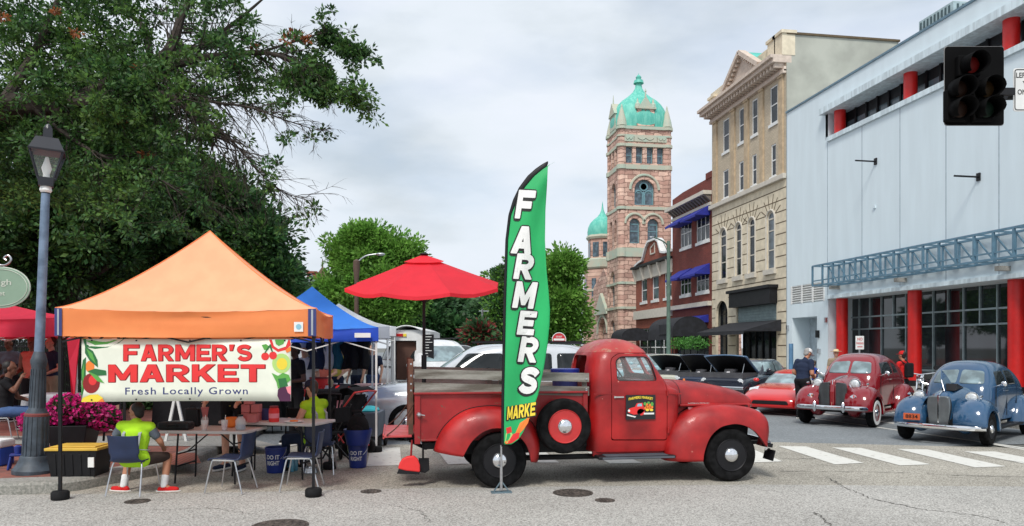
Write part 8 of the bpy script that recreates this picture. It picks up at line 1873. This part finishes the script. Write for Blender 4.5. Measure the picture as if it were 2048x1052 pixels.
# ================================================================== traffic signal with mast arm
YT = 10.6
t = thing('traffic_signal', 'black five-lamp traffic signal with its left turn sign hanging over the right side', 'traffic light', W(1949, YT) + (0,), CAMROT)
k = YT / FP; cz = zz(171, YT)
L2 = lambda px, py: ((px - 1949) * k, zz(py, YT))
b = B(); x0, z1 = L2(1890, 93); x1, z0 = L2(2008, 250); b.prism(rpoly([(x0, z0), (x1, z0), (x1, z1), (x0, z1)], .05), 'y', .0, .012); bp_ = b.build('backplate', mat('signal_black', (.003, .003, .0033), rough=.8, var=.2, spec=.1), t, local=True, bevel=.003)
b = B(); b.prism(rpoly([(x0 - .008, z0 - .008), (x1 + .008, z0 - .008), (x1 + .008, z1 + .008), (x0 - .008, z1 + .008)], .05), 'y', .013, .016); b.build('edge', mat('plate_edge', (.25, .25, .25)), bp_, local=True)
lamps = [((1955, 124), 'lens_red', (.12, .004, .003)), ((1931, 172), 'lens_dark', (.02, .008, .004)), ((1984, 172), 'lens_amber', (.03, .015, .003)), ((1931, 212), 'lens_dark', (.02, .008, .004)), ((1984, 212), 'lens_green', (.004, .014, .008))]
OX, OY = -24, 12
b = B(); xa, za = L2(1955 + OX, 124 + OY); b.box(xa - .16, xa + .16, -.10, -.001, za - .15, za + .15); xa, za = L2(1931 + OX, 192 + OY); b.box(xa - .16, xa + .16, -.10, -.001, za - .30, za + .15); xa, za = L2(1984 + OX, 192 + OY); b.box(xa - .15, xa + .15, -.10, -.001, za - .30, za + .15); b.build('housing', MATS['signal_black'], t, local=True, bevel=.02)
for (px, py), nm, c in lamps:
    xa, za = L2(px + OX, py + OY); b = B(); b.lathe([(.12, -.13), (.10, -.15), (.06, -.165), (0, -.17)], (xa, 0, za), axis='y', n=24); ln = b.build('lens', mat(nm, c, rough=.6, spec=.2), t, local=True, smooth=True)
    b = B(); rows = []
    for d_ in (-.10, -.36):
        rows.append([(xa + .145 * cos(a), d_ + (0.10 * max(0, -sin(a)) if d_ < -.2 else 0), za - .02 * (d_ < -.2) + .145 * sin(a)) for a in [radians(-55 + 290 * k2 / 20) for k2 in range(21)]])
    b.grid(rows); b.build('visor', MATS['signal_black'], ln, local=True, smooth=True, solid=.006)
b = B(); xa, za = L2(2008, 185); b.box(xa - .1, xa + .12, -.06, -.01, za - .05, za + .05); xe, _ = L2(2700, 185); b.tube([(xa + .1, .12, za), (xe, .12, za + .15)], .07, 12); b.box(xa - .15, xa - .05, -.02, .14, za - .04, za + .04); b.build('mast_arm', m_black, t, local=True)
b = B(); b.tube([(xe, .12, 0), (xe, .12, za + .6)], .13, 16); b.build('mast_pole', m_black, t, local=True)
t = thing('turn_sign', 'white square sign with black letters LEFT TURN YIELD ON GREEN beside the traffic signal', 'sign', W(2062, YT) + (zz(180, YT),), CAMROT)
hw_, hh_ = 36 * k, 43 * k
b = B(); b.prism(rpoly([(-hw_, -hh_), (hw_, -hh_), (hw_, hh_), (-hw_, hh_)], .04), 'y', -.01, .0); o = b.build('plate', m_white, t, local=True)
b = B(); q = rpoly([(-hw_ + .02, -hh_ + .02), (hw_ - .02, -hh_ + .02), (hw_ - .02, hh_ - .02), (-hw_ + .02, hh_ - .02)], .035)
for p, r__ in zip(q, q[1:] + q[:1]): b.bar((p[0], -.012, p[1]), (r__[0], -.012, r__[1]), .004, .012)
for s, w_, z_ in (('LEFT TURN', .44, .17), ('YIELD', .26, .05), ('ON GREEN', .40, -.07)): textmesh(b, s, (-w_ / 2, -.013, z_), (1, 0, 0), (0, 0, 1), w_, .075, off=.015)
b.build('lettering', m_black, o, local=True, recalc=False)
b = B(); b.box(-.03, .03, .0, .08, -.1, .1); b.build('clamp', m_black, t, local=True)
# ================================================================== poles and signs down the street
x, y = W(1337, 30); t = thing('utility_pole', 'weathered green pole with a street lamp arm in front of the gabled shop', 'street lamp', (x, y, 0), CAMROT)
m_gp = mat('pole_green', srgb(88, 110, 98), rough=.7, var=.15); zt_ = zz(482, 30)
b = B(); b.lathe([(.09, 0), (.07, zt_)], n=14); b.build('pole', m_gp, t, local=True, smooth=True); b = B(); b.tube(smooth_list([(0, 0, zt_ - .2), (-.25, -.1, zt_ - .02), (-.62, -.2, zt_ + .12)], 8), .03, 6); b.tube([(0, 0, zt_ - .5), (-.25, -.1, zt_ - .02)], .015, 6); b.build('arm', m_gp, t, local=True); b = B(); b.ball((-.72, -.2, zt_ + .13), (.12, .06, .03)); b.build('lamp_head', m_steel, t, local=True, smooth=True)
x, y = W(713, 34); t = thing('street_light', 'brown street light with a curved arm in front of the big round tree', 'street lamp', (x, y, 0), CAMROT); zt_ = zz(522, 34)
b = B(); b.lathe([(.14, 0), (.09, zt_ - 1), (.16, zt_ - .3), (.15, zt_), (.0, zt_ + .1)], n=14); b.build('pole', mat('pole_brown', (.10, .06, .045), rough=.7), t, local=True, smooth=True); b = B(); b.tube(smooth_list([(0, 0, zt_ - .1), (.4, 0, zt_ + .22), (.95, 0, zt_ + .32)], 10), .035, 6); b.ball((1.1, 0, zt_ + .31), (.22, .12, .07)); b.build('arm', m_steel, t, local=True, smooth=True)
x, y = W(1118, 38); t = thing('entry_sign', 'round red DO NOT ENTER sign between the flag and the pick-up cab', 'sign', (x, y, 0), CAMROT); zc_ = zz(679, 38); r_ = 13.5 / FP * 38
b = B(); b.tube([(0, .05, 0), (0, .05, zc_ + .3)], .04, 8); b.build('post', m_steel, t, local=True)
b = B(); b.lathe([(0, -.02), (r_, -.02), (r_, .02), (0, .02)], (0, 0, zc_), axis='y', n=32); o = b.build('disc', m_signred, t, local=True, recalc=False)
b = B(); b.tube([(r_ * cos(a), -.02, zc_ + r_ * sin(a)) for a in [2 * pi * k / 32 for k in range(33)]], .022, 5, cap=False); b.box(-r_ * .8, r_ * .8, -.035, -.03, zc_ - .05, zc_ + .05)
textmesh(b, 'DO NOT', (-r_ * .45, -.035, zc_ + .1), (1, 0, 0), (0, 0, 1), r_ * .9, .09, off=.02); textmesh(b, 'ENTER', (-r_ * .4, -.035, zc_ - .2), (1, 0, 0), (0, 0, 1), r_ * .8, .09, off=.02); b.build('lettering', inks['white'], o, local=True, recalc=False)
b = B(); b.box(-.25, .25, -.03, 0, zc_ - .62, zc_ - .42); b.build('sub_plate', m_white, t, local=True)
x, y = W(965, 60); t = thing('thin_pole', 'thin grey pole in front of the far trees left of the flag', 'pole', (x, y, 0)); b = B(); b.tube([(0, 0, 0), (0, 0, zz(618, 60))], .07, 8); b.bar((-.3, 0, zz(622, 60)), (.5, 0, zz(622, 60)), .06); b.build('pole', m_steel, t, local=True)
x, y = W(560, 60); t = thing('chimney_mast', 'thin dark mast rising above the trees left of the sky gap', 'mast', (x, y, 0)); b = B(); b.tube([(0, 0, 0), (0, 0, zz(422, 60))], .09, 8); b.lathe([(.14, 0), (.05, .4)], (0, 0, zz(422, 60)), n=8); b.build('mast', mat('mast_brown', (.12, .05, .05)), t, local=True)
# ================================================================== trees
m_bark = mat('dark_bark', (.045, .035, .028), rough=.95, var=.35, scale=9, bump=.6, bscale=18)
def leafmat(name, c, isl=.55, tr=.35, c2=None): return mat(name, c, rough=.5, var=.25, scale=.8, island=isl, transl=tr, col2=c2, spec=.4)
m_oak = leafmat('oak_leaf', (.055, .135, .034), .7, .45, (.115, .21, .045)); m_oak_d = leafmat('dark_leaf', (.030, .088, .030), .7, .4, (.066, .15, .042)); m_rustleaf = leafmat('rusty_leaf', (.30, .10, .035), .4)
m_bright = leafmat('bright_leaf', (.13, .30, .05), .5, .45, (.22, .42, .08)); m_far = leafmat('far_leaf', (.05, .12, .05), .4, .3, (.075, .155, .06)); m_redl = leafmat('red_leaf', (.28, .05, .05), .4)
def branch_skeleton(b, start, dirv, length, r0, depth_, rr, tips, droop=.0, spread=.6, kids=3, seg=5):
    p = Vector(start); d = Vector(dirv).normalized(); pts = [p.copy()]; 
    for i in range(seg):
        d = (d + Vector((rr.uniform(-1, 1), rr.uniform(-1, 1), rr.uniform(-1, 1))) * .16 + Vector((0, 0, -droop))).normalized(); p = p + d * length / seg; pts.append(p.copy())
    rs = [r0 * (1 - .62 * i / seg) for i in range(seg + 1)]; b.tube(pts, rs, 6 if r0 > .02 else 4, cap=False)
    if depth_ == 0: tips.append(p.copy()); tips.append(pts[-2].copy()); return
    for k in range(kids):
        j = rr.randint(max(1, seg // 2 - 1), seg); q = pts[j]; a = rr.uniform(0, 2 * pi); n_ = d.orthogonal().normalized(); n_ = Matrix.Rotation(a, 3, d) @ n_
        branch_skeleton(b, q, (d + n_ * spread * rr.uniform(.6, 1.3)), length * rr.uniform(.5, .75), max(.004, rs[j] * .62), depth_ - 1, rr, tips, droop, spread, kids, max(3, seg - 1))
    branch_skeleton(b, p, d, length * .6, rs[-1], depth_ - 1, rr, tips, droop, spread, kids, max(3, seg - 1))
def clumps(centres, rad, per, seed, shell=.25):
    r = np.random.default_rng(seed); C = np.array([tuple(c) for c in centres]); n = len(C) * per; d = r.normal(size=(n, 3)); d /= np.linalg.norm(d, axis=1)[:, None]; rr_ = r.uniform(shell, 1, n) ** .6
    sc_ = np.repeat(r.uniform(.6, 1.35, len(C)), per)
    return np.repeat(C, per, 0) + d * (rr_ * sc_)[:, None] * np.array(rad)
def crown_centres(c, rad, n, seed, inner=.35):
    r = np.random.default_rng(seed); d = r.normal(size=(n, 3)); d /= np.linalg.norm(d, axis=1)[:, None]; k = r.uniform(inner, 1, n) ** (1 / 2.2) * r.choice([.8, .95, 1, 1.16], n); return np.array(c) + d * k[:, None] * np.array(rad)
def tree(name, label, base, trunk_h, r0, blobs, leafs, size, m, seed, group=None, per=90, crad=.55, cat='tree', extra=None):
    """blobs: (centre, radii, number of clumps)"""
    t = thing(name, label, cat, base, 0, group); rr = random.Random(seed); b = B(); top = Vector(base) + Vector((0, 0, trunk_h))
    b.tube([Vector(base) + Vector((rr.uniform(-.05, .05) * i, rr.uniform(-.05, .05) * i, trunk_h * i / 6)) for i in range(6)] + [top], [r0 * (1.25 - .08 * i) for i in range(7)], 10)
    cen = []
    for i, (c, rad, n) in enumerate(blobs):
        cc_ = crown_centres(c, rad, n, seed * 31 + i); cen.append(cc_)
        for j in range(0, n, max(1, n // 14)):
            q = Vector(cc_[j]); s_ = top.lerp(Vector(c), .25); m_ = s_.lerp(q, .5) + Vector((rr.uniform(-.3, .3), rr.uniform(-.3, .3), rr.uniform(-.1, .4))); b.tube([top - Vector((0, 0, .3)), s_, m_, q], [r0 * .55, r0 * .4, r0 * .2, .01], 5, cap=False)
    b.build('trunk', m_bark, t, smooth=True); cen = np.concatenate(cen)
    P_ = clumps(cen, (crad, crad, crad * .75), per, seed); o = leafmesh('crown', P_, size, m, t, seed=seed, aspect=.5, up=.6); return t
# big tree whose limb reaches over the lamp post: limbs laid out point by point
YO = 13.0
def O(px, py, Y=YO): return Vector(W(px, Y) + (zz(py, Y),))
tb = W(-420, YO + .8)
OAK = thing('oak_tree', 'large spreading tree whose long bare-tipped limb reaches over the lamp post at top left', 'tree', tb + (.13,))
b = B(); rr = random.Random(11); tips = []; tw = []
b.tube([Vector(tb + (.1,)), Vector(tb + (1.5,)), Vector(tb + (2.9,)), O(-300, 330, YO + .5)], [.48, .38, .34, .30], 14)
limbs = [([(-300, 330, .5), (-150, 240, .3), (0, 215, .0), (60, 208, 0), (130, 212, 0), (185, 190, 0), (235, 163, 0), (285, 135, .1), (330, 112, .1), (350, 75, .2), (362, 35, .3), (378, 0, .4), (390, -60, .5)], .26, .035),
         ([(130, 212, 0), (200, 198, -.3), (250, 178, -.5), (290, 190, -.6), (335, 190, -.8), (370, 215, -.9), (400, 245, -1.0), (430, 290, -1.1)], .12, .02),
         ([(235, 163, 0), (300, 145, -.2), (350, 130, -.3), (410, 115, -.5), (470, 108, -.6), (520, 105, -.6), (560, 112, -.7), (600, 130, -.8), (640, 160, -.8)], .09, .012),
         ([(335, 110, .1), (400, 95, .4), (450, 60, .6), (500, 20, .7), (540, -15, .8)], .07, .012), ([(300, 125, .1), (290, 60, .7), (240, 10, 1.0), (200, -60, 1.2)], .07, .02),
         ([(400, 245, -1.0), (450, 270, -1.1), (490, 310, -1.1), (530, 355, -1.2), (570, 385, -1.2), (620, 402, -1.2)], .022, .005), ([(350, 190, -.8), (430, 205, -.9), (500, 215, -.9), (570, 240, -1.0), (640, 262, -1.0)], .03, .005),
         ([(520, 105, -.6), (600, 80, -.6), (660, 65, -.6), (700, 90, -.6)], .025, .005), ([(560, 112, -.7), (620, 150, -.8), (670, 175, -.8), (718, 190, -.8)], .022, .004), ([(0, 215, 0), (60, 120, .6), (100, 40, .8), (130, -40, 1)], .10, .03), ([(60, 208, 0), (120, 260, -.4), (200, 310, -.6), (290, 340, -.8), (380, 400, -1)], .05, .01)]
allp = []
for pts, ra, rb in limbs:
    P3 = [O(p[0], p[1], YO + p[2]) for p in pts]; P3 = [Vector(q) for q in smooth_list([tuple(v) for v in P3], len(P3) * 4)]; n = len(P3); b.tube(P3, [ra + (rb - ra) * (i / (n - 1)) for i in range(n)], 8 if ra > .05 else 5, cap=False)
    for i in range(3, n, 1):
        allp.append((P3[i], (P3[i] - P3[i - 1]).normalized(), ra + (rb - ra) * i / (n - 1)))
bpt_ = []
for i, (p, d, r_) in enumerate(allp):
    if p.z > 7.6: continue
    kp_ = (p.x * RT[0] + p.y * RT[1]) / depth(p.x, p.y) * FP + 1024; fl_ = 1 if kp_ < 430 else (.6 if kp_ < 600 else .35)
    for k in range(2):
        n_ = Matrix.Rotation(rr.uniform(0, 6.28), 3, d) @ d.orthogonal().normalized(); dd = d * .7 + n_ * .8 + Vector((0, 0, -.12)) + Vector((.25, 0, 0)); tp = []
        branch_skeleton(b, p, dd, rr.uniform(.45, .95) * fl_, min(.014, r_ * .5 + .003), 2, rr, tp, droop=.07, spread=.7, kids=2, seg=5); tips += tp
b.build('trunk', m_bark, OAK, smooth=True)
right_, leafy = [], []
for p in tips:
    kx = (p.x * RT[0] + p.y * RT[1]) / depth(p.x, p.y) * FP + 1024
    pr = .6 if kx < 300 else (.20 if kx < 480 else .16)
    pyy = HY - (p.z - EH) / depth(p.x, p.y) * FP
    if kx > 430 and pyy > 210: pr *= .12
    if rr.random() < pr: leafy.append(p)
leafmesh('crown', clumps(leafy, (.17, .17, .12), 34, 5, .1), .042, [m_oak, m_oak, m_oak_d], OAK, seed=5, aspect=.5, up=.5)
ext = [O(rr.uniform(-60, 260), rr.uniform(-60, 250), YO + rr.uniform(.3, 2.2)) for _ in range(300)] + [O(rr.uniform(-60, 180), rr.uniform(200, 420), YO + rr.uniform(.5, 2.0)) for _ in range(110)] + [O(rr.uniform(300, 460), rr.uniform(-60, 30), YO + rr.uniform(0, 2)) for _ in range(22)]
leafmesh('crown', clumps(ext, (.30, .30, .22), 75, 6, .1), .045, [m_oak, m_oak, m_oak_d], OAK, seed=6, aspect=.5, up=.5)
for px, py in ((600, 72), (615, 75), (588, 68), (575, 78), (470, 112), (510, 95), (265, 130), (150, 70), (110, 20), (5, 30), (240, 215)):
    pass
leafmesh('dead_leaves', clumps([O(px, py, YO - .7) for px, py in ((600, 72), (612, 78), (588, 68), (575, 80), (472, 114), (508, 92), (268, 132), (152, 66), (112, 22), (5, 32), (240, 240), (196, 228), (292, 310))], (.12, .12, .08), 40, 8), .04, m_rustleaf, OAK, seed=8)
# dense trees behind the market
def px_tree(name, label, outline_blobs, base_px, Y, r0, m, size, per, crad, seed, group=None, th=2.2, zb=.0):
    bl = []
    for px, py, rx, ry, dy, n in outline_blobs:
        c = W(px, Y + dy) + (zz(py, Y + dy),); k = (Y + dy) / FP; bl.append((c, (rx * k, max(rx * k * .75, 1.0), ry * k), n))
    return tree(name, label, W(base_px, Y) + (zb,), th, r0, bl, None, size, m, seed, group, per, crad)
GB = 'dense dark trees behind the market'
px_tree('shade_tree', 'dense dark tree with a rounded pointed right side behind the orange tent', [(470, 520, 100, 90, 0, 120), (445, 430, 72, 80, 0, 90), (385, 372, 50, 50, 0, 42), (540, 555, 52, 52, 0, 45), (360, 480, 100, 110, .5, 90), (500, 470, 60, 60, 0, 45)], 440, 21, .32, [m_oak_d, m_oak_d, m_oak], .085, 150, .55, 21, GB, 2.4, .13)
px_tree('shade_tree', 'dense dark tree behind the crimson tent and lamp post', [(120, 470, 150, 120, 0, 170), (60, 330, 150, 110, 0, 130), (240, 400, 110, 120, 0, 120), (-60, 480, 120, 130, 0, 90)], 120, 19, .36, [m_oak_d, m_oak_d, m_oak], .08, 150, .55, 22, GB, 2.4, .13)
px_tree('shade_tree', 'dense dark tree filling the gap above the orange tent peak', [(290, 345, 85, 85, 0, 90), (225, 240, 80, 60, 0, 55), (260, 500, 120, 90, 0, 100)], 300, 24, .34, [m_oak_d, m_oak], .095, 150, .65, 23, GB, 2.4, .13)
px_tree('hedge_tree', 'low dark bushy tree between the orange and the blue tent', [(560, 600, 40, 45, 0, 36), (500, 640, 90, 45, 0, 60), (300, 640, 160, 40, 0, 90), (80, 600, 200, 50, 0, 110)], 500, 26, .2, [m_oak_d], .10, 120, .7, 24, None, 1.5)
px_tree('linden_tree', 'big round bright green tree behind the red umbrella', [(740, 560, 86, 82, 0, 120), (725, 500, 58, 40, 0, 55), (680, 600, 48, 40, 0, 45), (800, 520, 34, 42, 0, 36), (760, 620, 70, 30, 0, 50), (720, 478, 35, 22, 0, 24), (818, 590, 22, 45, 0, 24)], 735, 48, .4, [m_bright], .14, 250, 1.0, 31, None, 3.0)
px_tree('street_tree', 'bright green tree right of the flag, beside the stone church', [(1110, 590, 45, 70, 0, 80), (1120, 540, 34, 35, 0, 34), (1140, 640, 28, 50, 0, 36), (1080, 640, 40, 50, 0, 36)], 1110, 70, .4, [m_bright], .22, 150, 1.4, 32, 'trees flanking the flag', 3.0)
px_tree('street_tree', 'darker green tree left of the flag top, behind the umbrella edge', [(1010, 590, 34, 55, 0, 40), (1005, 650, 36, 40, 0, 30), (1030, 560, 30, 40, 0, 22)], 1010, 66, .4, [m_far, m_bright], .20, 150, 1.3, 33, 'trees flanking the flag', 3.0)
GF = 'far trees at the end of the street'
for i, (px, py, rx, ry, Y, m, lab) in enumerate(((860, 622, 38, 40, 95, [m_far], 'far green tree right of the round tree'), (905, 640, 42, 38, 100, [m_far], 'far tree left of the distant green spire'), (948, 645, 42, 34, 105, [m_far], 'far tree right below the distant green spire'), (985, 640, 36, 40, 92, [m_far], 'far tree between the spire and the flag'),
     (840, 650, 40, 30, 70, [m_oak_d], 'darker tree low behind the food truck'), (620, 640, 60, 40, 62, [m_far], 'tree behind the blue and white tents'), (958, 668, 12, 10, 60, [m_redl, m_far, m_far], 'red-leaved small tree behind the silver roof'), (895, 665, 40, 22, 80, [m_oak_d], 'dark low tree behind the white van'))):
    px_tree('far_tree', lab, [(px, py, rx, ry, 0, 60), (px + rx * .3, py - ry * .5, rx * .5, ry * .5, 0, 20)], px, Y, .3, m, .0045 * Y, 110, Y * .018, 40 + i, GF, 2.0)
# hedge and shrubs behind the fence as ground mass
fB2 = W(560, 18.6)
leafmesh('hedge', np.concatenate([blob_pts(W(-150 + i * 42, 18.8) + (1.0,), (.9, .5, 1.15), 1100, 300 + i, .5) for i in range(16)]), .06, m_oak_d, None, seed=77)
tag(bpy.data.objects['hedge'], 'dark clipped hedge behind the iron railing on the plaza', 'hedge')
